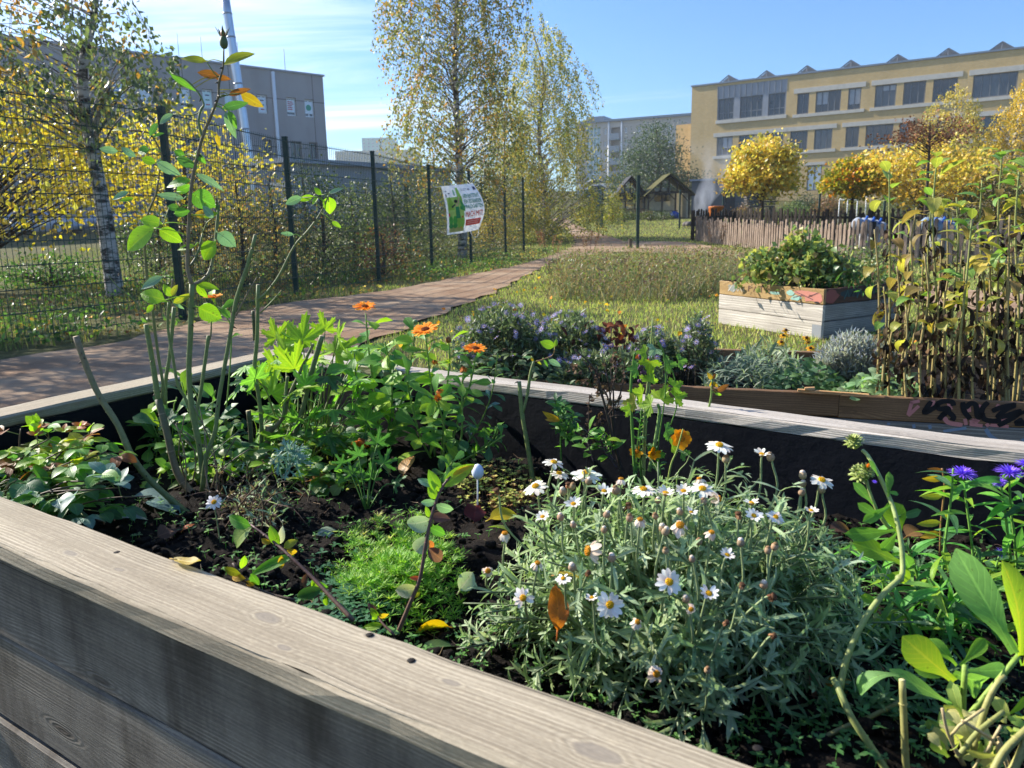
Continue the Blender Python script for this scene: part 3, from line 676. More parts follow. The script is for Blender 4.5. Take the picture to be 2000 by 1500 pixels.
b.build('glazing_bars', WHITEP, sw, False)
b = MB()
for x_ in (1189, 1214): a_ = f.px(x_, 300)[0]; b.tube([f.P(a_, 1, .15), f.P(a_, zt, .15)], .16, n=6); 
b.build('downpipe', WHITEP, t_)

# ---- yellow brick building
A = pt(1348, 300, 82); B_ = pt(2000, 300, 66); dY = (V((B_.x, B_.y, 0)) - V((A.x, A.y, 0))).normalized(); B2 = V((B_.x, B_.y, 0)) + dY * 22
f = Fac((A.x, A.y), (B2.x, B2.y)); zt = f.px(1600, 141)[1]
t_ = thing('brick_building', 'long yellow brick school building with a saw tooth roofline behind the maples', 'building', f.P(f.L / 2, 0))
Z3 = (f.px(1617, 218)[1], f.px(1617, 177)[1]); Z2 = (f.px(1607, 291)[1], f.px(1607, 252)[1]); Z1 = (f.px(1589, 372)[1], f.px(1589, 323)[1])
ZP = (f.px(1468, 229)[1], f.px(1468, 187)[1], zt - .25)
r3 = [(1557, 1580, 1), (1593, 1642, 3), (1656, 1681, 1), (1708, 1749, 2), (1763, 1806, 2), (1820, 1867, 2), (1897, 1983, 4), (2040, 2090, 2), (2120, 2200, 3)]
r2 = [(1400, 1431, 2), (1443, 1473, 2), (1496, 1530, 2), (1543, 1577, 2), (1590, 1625, 2), (1651, 1677, 1), (1690, 1743, 3), (1755, 1775, 1), (1815, 1860, 2), (1900, 1960, 3), (2040, 2100, 2)]
r1 = [(1430, 1470, 2), (1500, 1545, 2), (1576, 1604, 1), (1660, 1700, 1), (1800, 1850, 2)]
rp = [(1403, 1433, 2), (1445, 1489, 3), (1500, 1533, 2)]
def rect(x0, x1, Z, y): return (f.px(x0, y)[0], Z[0], f.px(x1, y)[0], Z[1])
R3 = [(rect(x0, x1, Z3, 198), m_) for x0, x1, m_ in r3]; R2 = [(rect(x0, x1, Z2, 272), m_) for x0, x1, m_ in r2]; R1 = [(rect(x0, x1, Z1, 345), m_) for x0, x1, m_ in r1]; RP = [(rect(x0, x1, ZP, 208), m_) for x0, x1, m_ in rp]
pz = (f.px(1401, 208)[0], ZP[0], f.px(1535, 208)[0], ZP[2])
b = MB(); f.wall(b, 0, f.L, 0, zt, [r_ for r_, _ in R3 + R2 + R1] + [pz], .18); f.body(b, 0, f.L, 0, zt, 18); b.build('wall', YB, t_, False)
b = MB(); f.wall(b, *[pz[0], pz[2]], pz[1], pz[3], [r_ for r_, _ in RP], .15, -.05)
for k in range(13): a_ = pz[0] + (pz[2] - pz[0]) * k / 12; f.box(b, a_ - .03, a_ + .03, ZP[1] + .1, pz[3], -.05, .02)
b.build('zinc_panels', ZINC, t_, False)
BLIND = mplain('window_blind', hx('a9aeb4'), .7, sc=3.)
for r_, m_ in R3 + R2:
    w_ = f.window(t_, r_, FRG, GLASSB if random.random() < .4 else GLASS, m_, .18, .09)
    if random.random() < .45:
        b = MB(); n_ = m_ + 1; k0 = random.randrange(n_); k1 = random.randint(k0 + 1, n_); W_ = (r_[2] - r_[0]) / n_; zb_ = r_[1] + (r_[3] - r_[1]) * U(.25, .75); f.box(b, r_[0] + W_ * k0 + .06, r_[0] + W_ * k1 - .06, zb_, r_[3] - .09, -.163, -.158); b.build('blind', BLIND, w_, False)
for r_, m_ in R1: f.window(t_, r_, FRG, POSTER if m_ == 1 else GLASS, m_, .18, .09)
for r_, m_ in RP: f.window(t_, r_, FRG, GLASS, m_, .2, .09, trans=.3)
b = MB()   # concrete sills and lintels over runs of windows
for grp, Z in (([0, 1, 2], Z3), ([3, 4, 5], Z3), ([6], Z3), ([7, 8], Z3)):
    a0 = R3[grp[0]][0][0] - .35; a1 = R3[grp[-1]][0][2] + .35; f.box(b, a0, a1, Z[1] + .02, Z[1] + .45, -.1, .04); f.box(b, a0, a1, Z[0] - .3, Z[0] - .02, -.1, .1)
for grp, Z in (([0, 1, 2], Z2), ([3, 4], Z2), ([5, 6, 7], Z2), ([8, 9], Z2)):
    a0 = R2[grp[0]][0][0] - .35; a1 = R2[grp[-1]][0][2] + .35; f.box(b, a0, a1, Z[1] + .02, Z[1] + .4, -.1, .04); f.box(b, a0, a1, Z[0] - .3, Z[0] - .02, -.1, .1)
for r_, _ in R1: f.box(b, r_[0] - .3, r_[2] + .3, Z1[1] + .02, Z1[1] + .3, -.1, .04)
f.box(b, pz[0] - .1, pz[2] + .1, pz[1] - .35, pz[1] - .02, -.1, .12)
b.build('window_bands', CONCL, t_, False)
b = MB(); f.box(b, -.1, f.L, zt, zt + .14, -.5, .1); b.build('roof_edge', ROOFG, t_, False)
for i, x_ in enumerate((1419, 1493, 1572, 1657, 1748, 1846, 1950, 2062)):
    a_ = f.px(x_, 150)[0]; hw = 1.15; b = MB(); h_ = .8; o0 = -1.; o1 = -14
    L_ = [f.P(a_ - hw, zt + .02, o0), f.P(a_, zt + .02 + h_, o0), f.P(a_ + hw, zt + .02, o0)]; Rr = [p - f.n * 13 for p in L_]
    b.add(L_ + Rr, [(0, 1, 4, 3), (1, 2, 5, 4), (0, 2, 1), (3, 4, 5)]); rm = b.build('roof_light', mplain('roof_light_cladding', hx('7e8894'), .5, .4, .2), t_, False)
    b = MB()
    for p_, q in ((L_[0], L_[1]), (L_[1], L_[2]), (L_[0], L_[2])): b.tube([p_ + f.n * .35, q + f.n * .35], .07, n=4)
    cpt = (L_[0] + L_[2]) / 2; b.tube([cpt + f.n * .35, L_[1] + f.n * .35], .05, n=4); b.tube([cpt + f.n * .35, L_[0].lerp(L_[1], .5) + f.n * .35], .05, n=4); b.tube([cpt + f.n * .35, L_[2].lerp(L_[1], .5) + f.n * .35], .05, n=4)
    b.add([L_[0] + f.n * .01, L_[2] + f.n * .01, L_[1] + f.n * .01], [(0, 1, 2)]); b.build('gable_truss', FRG, rm, False)
# lower brick wing at its left end
A2 = V((A.x, A.y, 0)) - dY * 3.2 - f.n * 4; B3 = V((A.x, A.y, 0)) - f.n * 4 + dY * .5
f2 = Fac((A2.x, A2.y), (B3.x, B3.y)); z2 = f2.px(1335, 243)[1]
b = MB(); f2.wall(b, 0, f2.L, 0, z2, []); f2.body(b, 0, f2.L - .6, 0, z2, 8); b.build('side_wing', YB, t_, False)

# ================================================================ trees
def birchbark():
    t = NT('birch_bark'); o = t.obj(); n1 = t.noise(t.vmul(o, (3., 3., 9.)), 1., 5., .7); n2 = t.noise(t.vmul(o, (8., 8., 40.)), 1., 4.)
    c = t.mix(t.ramp(n1, .46, .58), hx('b9b2aa'), hx('38322e')); c = t.mix(t.math('MULTIPLY', t.ramp(n2, .5, .65), .6), c, hx('5a524c'))
    return t.fin(t.pr(c, .8, .2, t.bump(n1, .5, .02)))
BIRCH = birchbark(); BROWNB = mplain('brown_bark', hx('4a3f36'), .9, .15, sc=25., amt=.6, bst=.5)
def tree(name, label, cat, base, tp, zb, ztop, prof, na, per, ls, cols, wts, tr=.1, sig=(.25, .25, .2), strand=0., mat=None, group=None, ctr=None, lean=(0, 0), branch=.6, ratio=.62, jt=.2, rough=.16, leafm=None, rise=.5, dense_out=.25, clumpmix=.6, drift=(0, 0)):
    """tp: trunk points; crown of na leaf clumps between zb and ztop with radius prof(t) around ctr; strand > 0 hangs leaves on drooping twigs"""
    base = V(base); T = thing(name, label, cat, base, group); tk = MB(); tp = [V(p) for p in tp]; sp = smooth(tp, 5)
    tk.tube(sp, [tr * (1 - .85 * i / (len(sp) - 1)) + .008 for i in range(len(sp))], (.4, .38, .36), 9)
    ctr = V(ctr) if ctr else V((tp[-1].x, tp[-1].y, 0)); Pl = []; Dl = []; Cl = []; cols = np.array(cols); wts = np.array(wts) / sum(wts)
    def trunk_at(z):
        for i in range(len(sp) - 1):
            if sp[i].z <= z <= sp[i + 1].z: return sp[i].lerp(sp[i + 1], (z - sp[i].z) / max(1e-6, sp[i + 1].z - sp[i].z))
        return sp[-1] if z > sp[-1].z else sp[0]
    k = 0; pm = max(prof(i / 20) for i in range(21))
    while k < na:
        t = RNG.uniform(0, 1)
        if RNG.uniform(0, 1) > (prof(t) / pm) ** 1.3 + .03: continue
        k += 1; az = k * 2.39996 + RNG.uniform(-.4, .4); rad = prof(t) * math.sqrt(RNG.uniform(dense_out, 1.))
        rad *= .88 + rough * math.sin(az * 2 + t * 11) + RNG.uniform(-.75, 1.2) * rough; z = zb + (ztop - zb) * t + RNG.uniform(-.03, .03) * (ztop - zb); cx = ctr.x + lean[0] * t; cy_ = ctr.y + lean[1] * t
        a = V((cx + math.cos(az) * rad, cy_ + math.sin(az) * rad, z))
        if RNG.uniform(0, 1) < branch:
            q = trunk_at(max(tp[0].z + .25 * (zb - tp[0].z) if zb > tp[0].z else tp[0].z, z - rad * rise)); mid = q.lerp(a, .55) + V((0, 0, rad * .12)) + rv(.06 * rad)
            tk.tube(smooth([q, mid, a], 3), (.006 + tr * .11 * (1 - t), .003), (.4, .38, .36), 4, cap=False)
        main = RNG.choice(len(cols), p=wts); n = int(per * RNG.uniform(.5, 1.5)) + 1
        if strand > 0:
            L = strand * RNG.uniform(.3, 1.2); oz = V((math.cos(az), math.sin(az), 0)) * RNG.uniform(.1, .5) * L; s_ = np.sort(RNG.uniform(0, 1, n))[:, None]
            end = np.array([oz.x + drift[0] * L, oz.y + drift[1] * L, -L]); p = np.array(a) + end * np.concatenate([s_ ** .8, s_ ** .8, s_ ** 1.5], 1) + RNG.normal(size=(n, 3)) * .055
            d = np.array([oz.x * .5, oz.y * .5, -.8]) + RNG.normal(size=(n, 3)) * .6
            if RNG.uniform(0, 1) < .5: tk.tube([a, a + V(end) * .5 + V((oz.x * .2, oz.y * .2, L * .1)), a + V(end)], (.005, .002), (.25, .2, .17), 3, cap=False)
        else:
            p = np.array(a) + RNG.normal(size=(n, 3)) * np.array(sig); d = RNG.normal(size=(n, 3)) + np.array([math.cos(az) * .5, math.sin(az) * .5, -.1])
        ci = np.where(RNG.uniform(0, 1, n) < clumpmix, main, RNG.choice(len(cols), n, p=wts))
        cl = cols[ci] * RNG.uniform(1 - jt, 1 + jt, (n, 1)); Pl.append(p); Dl.append(d); Cl.append(cl)
    tk.build('trunk', mat or BROWNB, T)
    if Pl: leafcloud('crown', np.concatenate(Pl), np.concatenate(Dl), ls, np.clip(np.concatenate(Cl), 0, 1), leafm or BULK, T, ratio)
    return T
def gnd(p): return V((p[0], p[1], gz(p[0], p[1])))
egg = lambda R_, k=.45: (lambda t: R_ * max(.12, math.sin(PI * min(1, max(0, t)) ** k) ** .8 if 0 < t < 1 else .12))
# left birch
gb = ground(226, 582); y0 = gb.y
tp = [gb, pt(208, 450, y0), pt(190, 340, y0 + .05), pt(166, 210, y0), pt(163, 120, y0 - .1), pt(185, 20, y0), pt(180, -120, y0)]
olive = [hx('657444'), hx('5a6a45'), hx('7a7f48'), hx('b0863c'), hx('4c5c44')]
tree('birch_tree', 'slender white barked birch behind the fence at the far left, with dark green drooping leaves', 'tree', gb, tp, pt(0, 215, y0).z, 4.75, egg(1.75, .5), 235, 20, .088, olive, [4, 4, 2, 1.3, 3], .115, strand=.75, mat=BIRCH, ctr=(gb.x - .45, gb.y - .1, 0), group='birch trees', branch=.35, rise=.55)
# pale yellow bush at the left
yel = [hx('d6ba36'), hx('c6ae36'), hx('dcc858'), hx('9a983c'), hx('b0923a')]
gy = gnd((-8.6, 12.2))
tree('yellow_tree', 'bright yellow leaved tree arching behind the left birch and fence', 'tree', gy, [gy, gy + V((.2, 0, .8)), gy + V((.5, .2, 1.6)), gy + V((.6, .2, 2.6))], .95, 3.45, egg(2.9, .8), 420, 16, .1, yel, [4, 4, 2, 1.2, 1], .12, sig=(.35, .3, .2), ctr=(gy.x + .5, gy.y, 0), branch=.4, ratio=.7)
gy = gnd((-6.0, 14.6))
tree('yellow_tree', 'lower yellow leaved tree between the birch trunk and the second fence post', 'tree', gy, [gy, gy + V((0, 0, 1.)), gy + V((.1, 0, 2.4))], .9, 3.1, egg(1.5, .8), 150, 15, .095, yel, [4, 4, 2, 1.8, 1], .08, sig=(.3, .3, .2), branch=.4, ratio=.7)
# middle birches
gb = ground(903, 508); y0 = gb.y
mid = [hx('7a7c40'), hx('8a8042'), hx('b48c3c'), hx('5e6a3e'), hx('969858'), hx('a87a3a')]
tp = [gb, pt(903, 430, y0), pt(897, 330, y0), pt(892, 220, y0 + .1), pt(888, 110, y0), pt(892, 0, y0), pt(890, -190, y0)]
tree('birch_tree', 'tall birch in the middle behind the banner, with orange and green hanging leaves', 'tree', gb, tp, 1.5, pt(890, -190, y0).z, lambda t: 1.62 * min(1, .45 + t * 2.2) * (1 - .75 * max(0, t - .55) ** 1.2), 980, 23, .08, mid, [4, 2.6, 1.6, 4, 3.4, .9], .12, strand=.95, mat=BIRCH, ctr=(gb.x - .05, gb.y, 0), group='birch trees', branch=.3, drift=(-.08, 0), rough=.26)
gb = ground(1066, 468); y0 = gb.y
lig = [hx('a29e4e'), hx('8a8e48'), hx('bca246'), hx('727e48'), hx('b0aa68')]
tp = [gb, pt(1064, 380, y0), pt(1052, 270, y0), pt(1062, 150, y0), pt(1040, 60, y0)]
tree('birch_tree', 'pale olive yellow birch beside the path, right of the banner birch', 'tree', gb, tp, gb.z + .25, pt(1050, 30, y0).z, lambda t: 2.55 * min(1, .6 + t * 2.5) * (1 - t) ** .5 + .12, 1250, 24, .09, lig, [3, 3, 2, 3, 2], .11, strand=1.1, mat=BIRCH, ctr=(gb.x - .05, gb.y, 0), lean=(-.2, 0), group='birch trees', branch=.3, rough=.3)
gb = ground(975, 486); y0 = gb.y + 3
gb = gnd((pt(985, 430, y0).x, y0)); tree('birch_tree', 'young yellowing birch squeezed between the two taller middle birches', 'tree', gb, [gb, gb + V((0, 0, 2)), gb + V((.1, 0, 4.2))], gb.z + .1, gb.z + 5.2, egg(1.5, .6), 420, 22, .08, lig + mid[:2], [2, 2, 3, 2, 1, 2, 2], .07, strand=.9, mat=BIRCH, group='birch trees', branch=.3)
gb = gnd((-7.0, 7.3)); tree('birch_tree', 'birch just outside the left picture edge that throws dappled shade over the path', 'tree', gb, [gb, gb + V((.1, 0, 2)), gb + V((0, 0, 4.6))], 1.9, 4.9, egg(1.6, .6), 430, 24, .085, olive, [4, 4, 2, 1.3, 3], .1, strand=.7, mat=BIRCH, group='birch trees', branch=.35)
# dark shrubs behind the fence
shr = [('5f6e3a', '74784a', '4f5f38'), ('645c40', '4a5a38', '78664a'), ('a8924c', '838648', 'a5804a', '66764a')]
def shrub(px, y, top, w_, k, label, na=80, per=14, ls=.06, zb=.05, cat='shrub', name='shrub', cols=None, wts=None, **kw):
    p = pt(px, 500, y); g_ = gnd((p.x, y)); zt_ = pt(px, top, y).z
    cl = [hx(c_) for c_ in (cols or shr[k])]
    return tree(name, label, cat, g_, [g_, g_ + V((.05, 0, (zt_ - g_.z) * .45)), g_ + V((0, .05, (zt_ - g_.z) * .85))], g_.z + zb, zt_, egg(w_, .55), na, per, ls, cl, wts or [2] + [1] * (len(cl) - 1), .035, sig=(.16, .16, .14), branch=.45, group=kw.pop('group', 'shrubs behind the fence'), **kw)
shrub(470, 12.4, 318, .85, 2, 'orange leaved shrub between the first two tall fence posts', 130)
shrub(535, 13.6, 322, .8, 2, 'amber tinted shrub left of the second tall fence post', 120)
shrub(400, 13.6, 372, .8, 1, 'dark leafless looking shrub behind the first tall fence post', 80)
shrub(630, 14.5, 318, .95, 1, 'dark green shrub right of the second tall fence post', 190, cols=('3a4a28', '4a5a2e', '33402a'))
shrub(690, 16.2, 360, .8, 0, 'broad olive shrub left of the third fence post', 130)
shrub(770, 17.6, 330, .9, 0, 'tall dark shrub right of the third fence post', 170, cols=('3c4a28', '55602f', '33402a'))
shrub(745, 14.2, 440, .5, 1, 'small reddish shrub at the foot of the third fence post', 60, cols=('7a4a33', '55502c', '8a6a35'))
shrub(840, 20.5, 392, .8, 0, 'green shrub low behind the banner', 110)
shrub(960, 24.5, 410, .9, 2, 'yellow green shrub behind the far fence posts', 120, cols=('9a8a35', '7a7a35', 'b58a30'))
shrub(310, 16.8, 400, 1.0, 0, 'rounded green shrub low behind the birch trunk', 130, cols=('3f5a2a', '55702f', '33482a'))
shrub(90, 13.2, 505, .9, 0, 'low green shrub on the grass behind the far left fence', 110, cols=('3f6a2a', '4f7a30', '33522a'))
shrub(600, 24, 300, 1.3, 0, 'dark conifer like bush at the corner of the grey building', 180, cols=('2f3f2c', '3a4a30'))
shrub(1150, 44, 392, .9, 2, 'bright yellow shrub by the start of the far green fence', 90, cols=('a0a030', '8f9a35', 'b5a82f'), name='shrub', ls=.09)
shrub(1195, 42, 372, .55, 2, 'tall yellow green shrub at the end of the far green fence', 90, cols=('a5a52f', '7f8a30', 'b8b040'), ls=.09, group='shrubs by the sheds')
for px_, y_, tp_, w_, lb in ((1235, 47, 415, .5, 'small dark shrub left of the thin post in front of the sheds'), (1268, 45, 413, .7, 'low dark green shrub in front of the right shed'), (1218, 44, 413, .5, 'low round shrub under the left shed'), (1295, 46, 418, .5, 'smallest shrub at the right shed, near the blue cloth')):
    shrub(px_, y_, tp_, w_, 0, lb, 50, 14, .08, cols=('4a5530', '3c4a2a', '5f6a38'), group='shrubs by the sheds')
# far tree masses behind
for px_, y_, tp_, w_, lb, cl in ((720, 34, 345, 2.2, 'dark bush mass behind the low hall corner', ('3c4a2c', '4a5530')), (820, 36, 330, 2., 'tall olive bush left of the banner birch in the distance', ('55602f', '6f6a35')), (470, 30, 400, 2.4, 'wide dark bush in front of the grey building', ('3a4428', '55502f')), (330, 27, 420, 2.2, 'dark thicket behind the yellow trees', ('3f4a2c', '4a4a2c'))):
    shrub(px_, y_, tp_, w_, 0, lb, 240, 18, .1, cols=cl, group='bushes in the distance')
# spreading dark tree by the apartment block
y0 = 72; p = pt(1282, 400, y0); g_ = gnd((p.x, y0)); z_ = pt(1282, 240, y0).z
tree('locust_tree', 'dark green spreading tree between the sheds and the apartment block', 'tree', g_, [g_, g_ + V((0, 0, 2)), g_ + V((.2, 0, 4.5)), V((g_.x - .2, y0, z_ - .4))], g_.z + .8, z_, lambda t: 4.3 * (1 - t) ** .75 + .35, 300, 55, .2, [hx('3f5238'), hx('4a5c3c'), hx('33442f'), hx('5f6a40')], [3, 2, 3, 1], .28, sig=(.75, .75, .2), branch=.7, rise=.25, ratio=.5)
# globe maples
mp = [hx('d4b444'), hx('c4a242'), hx('dec660'), hx('8a8a44'), hx('ac8c42')]
y0 = 25; p = pt(1487, 440, y0); g_ = gnd((p.x, y0)); zb_ = pt(1490, 388, y0).z; zt_ = pt(1490, 262, y0).z
tree('maple_tree', 'round golden yellow globe maple behind the picket fence', 'tree', g_, [g_, V((g_.x, y0, zb_ - .1)), V((g_.x + .02, y0, zb_ + .8))], zb_ + .1, zt_ - .1, egg(1.12, .78), 165, 40, .125, mp, [4, 3, 3, 3, 1.5], .075, rough=.26, sig=(.19, .19, .14), branch=.5, ratio=.85, group='globe maples')
y0 = 28; p = pt(1663, 420, y0); g_ = gnd((p.x, y0)); zb_ = pt(1665, 385, y0).z; zt_ = pt(1665, 303, y0).z
tree('maple_tree', 'smaller green and yellow globe maple right of the golden one', 'tree', g_, [g_, V((g_.x, y0, zb_ - .1)), V((g_.x, y0, zb_ + .6))], zb_ + .05, zt_ - .1, egg(1.05, .75), 150, 34, .13, [hx('8a8a2a'), hx('6f7a2a'), hx('c99a22'), hx('b5701f'), hx('a8a035')], [3, 3, 2, 1, 2], .07, sig=(.15, .15, .11), branch=.5, ratio=.85, group='globe maples')
y0 = 27; p = pt(1800, 430, y0); g_ = gnd((p.x, y0))
tree('maple_tree', 'wide golden maple crown rising above the sunflower leaves at the right', 'tree', g_, [g_, g_ + V((0, 0, 1.)), g_ + V((.1, 0, 2.8))], pt(1800, 402, y0).z, pt(1800, 262, y0).z, egg(2.1, .8), 210, 26, .13, mp, [4, 3, 3, 2, 1.5], .09, rough=.3, sig=(.24, .24, .17), ratio=.85, ctr=(g_.x + .1, y0, 0))
y0 = 23.5; p = pt(1806, 430, y0); g_ = gnd((p.x, y0)); tpz = pt(1800, 232, y0).z
tree('brown_tree', 'small bare branched tree with curled brown leaves above the golden maple', 'tree', g_, [g_, g_ + V((0, 0, 1.)), V((g_.x - .05, y0, tpz - .9)), V((g_.x - .1, y0, tpz - .1))], pt(1800, 280, y0).z, tpz, lambda t: 1.25 * (1 - .35 * t), 90, 12, .095, [hx('5a3e2e'), hx('6f4e3a'), hx('4a3226')], [2, 1, 1], .06, sig=(.15, .15, .1), rough=.3, branch=.9, rise=.35, leafm=DRY)
y0 = 33; p = pt(1960, 430, y0); g_ = gnd((p.x, y0))
tree('birch_tree', 'yellow birch at the right edge in front of the brick building', 'tree', g_, [g_, g_ + V((0, 0, 2)), g_ + V((.3, 0, 5)), g_ + V((1., 0, 7.4))], pt(1960, 330, y0).z, pt(1990, 118, y0).z, egg(1.9, .75), 420, 22, .1, [hx('c0a23a'), hx('a89a45'), hx('d9b030'), hx('8f8a45')], [3, 2, 2, 1], .11, strand=.8, mat=BIRCH, ctr=(g_.x + .6, y0, 0), lean=(.7, 0), branch=.3, group='yellow birches at the right')
y0 = 35; p = pt(1842, 430, y0); g_ = gnd((p.x, y0))
tree('birch_tree', 'pale yellow birch left of the one at the right edge', 'tree', g_, [g_, g_ + V((0, 0, 2)), g_ + V((.1, 0, 4.6)), g_ + V((0, 0, 6))], pt(1842, 330, y0).z, pt(1842, 165, y0).z, egg(1.7, .6), 330, 22, .1, [hx('b5a04a'), hx('a8a05a'), hx('cfae3a'), hx('9a9a60')], [3, 3, 1, 2], .09, strand=.7, mat=BIRCH, branch=.3, group='yellow birches at the right')
for px_, y_, tp_, w_, lb, cl in ((1930, 25, 335, 1.4, 'dark olive bush behind the upper sunflower leaves', ('4a4a24', '5f5a2a', '8a7a2a', '3c3c22')), (1990, 28, 320, 1.4, 'brownish bush at the right edge below the yellow birch', ('6a5a2a', '4a4a26', '9a8030'))):
    shrub(px_, y_, tp_, w_, 0, lb, 170, 20, .1, cols=cl, group='bushes at the right')
for px_, y_, tp_, w_, lb, cl in ((1570, 48, 380, 1., 'dark conifer bush between the two globe maples', ('33452c', '4a5a35')), (1612, 44, 378, .9, 'reddish brown bush left of the smaller globe maple', ('7a5a40', '5f5a35', '8a6a48')), (1545, 40, 398, .9, 'low green bush behind the golden maple trunk', ('55683a', '6f7a45')), (1455, 44, 402, .7, 'brown weedy bush left of the golden maple trunk', ('7a6048', '6a6a40', '8a7055')), (1745, 42, 375, 1.4, 'wide grey green bush behind the white goal frame', ('6f7a50', '5a6a42', '858a60')), (1640, 50, 385, 1.6, 'low olive hedge bush behind the goal frame', ('66703f', '7a7a48'))):
    shrub(px_, y_, tp_, w_, 0, lb, 120, 16, .1, cols=cl, group='bushes behind the picket fence')
# ================================================================ green mesh fence
GREEN = mplain('green_powder_coat', hx('12322c'), .5, .4, sc=20., amt=.2); GWIRE = mplain('green_wire', hx('1c4038'), .45, .4)
FT = thing('mesh_fence', 'tall dark green double wire mesh fence along the left side of the path', 'fence', (FENCE_PX[0][0], FENCE_PX[0][1], 0))
FP = [gnd(p) for p in [(-5.7, 3.7)] + FENCE_PX]
HT = 2.03
for i, p in enumerate(FP[1:]):
    b = MB(); b.box(p + V((0, 0, 1.04)), V((.03, 0, 0)), V((0, .03, 0)), V((0, 0, 1.06))); b.box(p + V((0, 0, 2.105)), V((.034, 0, 0)), V((0, .034, 0)), V((0, 0, .012)))
    b.build('post', GREEN, FT, False)
for p, q in zip(FP, FP[1:]):
    d = (q - p); L = math.hypot(d.x, d.y); dn = V((d.x / L, d.y / L, 0)); nn = V((dn.y, -dn.x, 0)); b = MB(); off = nn * .04
    for k in range(11):
        z_ = .05 + .2 * k; b.tube([p + off + V((0, 0, z_)), q + off + V((0, 0, z_))], .0042, n=4, cap=False)
        b.tube([p + off - nn * .011 + V((0, 0, z_)), q + off - nn * .011 + V((0, 0, z_))], .0042, n=4, cap=False)
    n_ = int(L / .05)
    for k in range(n_):
        a = p.lerp(q, (k + .5) / n_) + off - nn * .0055; b.tube([a + V((0, 0, .03)), a + V((0, 0, HT + .05))], .003, n=3, cap=False)
    b.build('mesh_panel', GWIRE, FT, False)
# lone posts and the far fence
def post(px, yb, ytop, y, w_, label, name='fence_post', group=None, mat=None):
    p = pt(px, yb, y); p = gnd((p.x, p.y)); z_ = pt(px, ytop, y).z; b = MB()
    b.box((p.x, p.y, (p.z + z_) / 2), V((w_, 0, 0)), V((0, w_, 0)), V((0, 0, (z_ - p.z) / 2))); b.box((p.x, p.y, z_ + .01), V((w_ + .006, 0, 0)), V((0, w_ + .006, 0)), V((0, 0, .012)))
    o = b.build(name, mat or GREEN, None, False, p); return tag(o, label, 'post', group)
post(1245, 487, 344, 23.4, .045, 'dark green fence post standing alone at the path fork')
post(799, 486, 365, 20.5, .05, 'dark green fence post behind the fence, left of the banner')
WOODG = mwood('old_grey_post_wood', hx('3a332c'), hx('8a8176'), knots=False)
p = ground(1231, 486); b = MB(); b.board(p, p + V((0, 0, .3)), V((.11, 0, 0)), V((0, .11, 0)), .02, 3); tag(b.build('stub_post', WOODG, None, False, p), 'short grey wooden stub post beside the green post', 'post')
FF = thing('mesh_fence', 'short dark green mesh fence running back from the path to the sheds', 'fence', gnd((pt(1177, 440, 40).x, 40)))
q0 = gnd((pt(1176, 437, 38).x, 38)); q1 = gnd((pt(1147, 432, 55).x, 55))
for k in range(5):
    p = q0.lerp(q1, k / 4); p.z = gz(p.x, p.y); b = MB(); b.box(p + V((0, 0, .95)), V((.045, 0, 0)), V((0, .045, 0)), V((0, 0, .95))); b.build('post', GREEN, FF, False)
b = MB(); dd = (q1 - q0)
for k in range(9): b.tube([q0 + V((0, 0, .08 + .2 * k)), q1 + V((0, 0, .08 + .2 * k))], .006, n=3)
for k in range(170): a = q0 + dd * (k / 170); a.z = gz(a.x, a.y); b.tube([a + V((0, 0, .05)), a + V((0, 0, 1.8))], .004, n=3)
b.build('mesh_panel', GWIRE, FF, False)
FG = thing('mesh_fence', 'thin posted mesh fence in front of the sheds and the smoke', 'fence', gnd((pt(1370, 440, 36).x, 36)))
gp = [gnd((pt(x_, 437, y_).x, y_)) for x_, y_ in ((1327, 36), (1411, 35), (1598, 33), (1725, 31.5), (1850, 30))]; b2 = MB()
gp2 = gnd((pt(1356, 430, 44).x, 44)); 
for p in gp:
    b = MB(); h_ = 1.75; b.box(p + V((0, 0, h_ / 2)), V((.035, 0, 0)), V((0, .035, 0)), V((0, 0, h_ / 2))); b.build('post', GREEN, FG, False)
for p, q in zip(gp[1:], gp[2:]):
    n_ = int((q - p).length / .1)
    for k in range(7): b2.tube([p + V((0, 0, .1 + .27 * k)), q + V((0, 0, .1 + .27 * k))], .005, n=3)
    for k in range(n_): a = p.lerp(q, k / n_); b2.tube([a + V((0, 0, .05)), a + V((0, 0, 1.75))], .003, n=3)
b2.build('mesh_panel', GWIRE, FG, False)

# ================================================================ banner
BY = 16.6; c00 = pt(858, 363, BY - .05); c10 = pt(921, 352, BY + 1.); Wb = .84; Hb = 1.0
BT = thing('garden_banner', 'white garden project banner with green drawing, bulging from the fence between two posts', 'banner', pt(892, 405, BY))
bx = V((c10.x - c00.x, c10.y - c00.y, 0)).normalized(); bx = V((.97, -.24, 0)).normalized() if False else V((1, .12, 0)).normalized(); bn = V((bx.y, -bx.x, 0)); bo = pt(861, 364, BY)
def bpos(u, v, o=0.):    # u,v in 0..1, v down; the right side sags forward and to the right
    s_ = math.sin(PI * min(1, max(0, v)))
    p = bo + bx * (Wb * .80 * u + .17 * s_ * u * u + .09 * v + .05 * s_ * (1 - u)) + V((0, 0, -Hb * v * (1 - .05 * u * u) + .05 * u))
    return p + bn * (.02 + .16 * s_ * u + o)
def bgrid(b, u0, u1, v0, v1, col, o=0., n=8, back=False):
    vs = [bpos(u0 + (u1 - u0) * i / n, v0 + (v1 - v0) * j / n, o) for j in range(n + 1) for i in range(n + 1)]
    b.add(vs, [(j * (n + 1) + i, j * (n + 1) + i + 1, (j + 1) * (n + 1) + i + 1, (j + 1) * (n + 1) + i) for j in range(n) for i in range(n)], col)
BAN = mleaf('banner_cloth', .25, (1., 1., 1.), .6, .25, False)
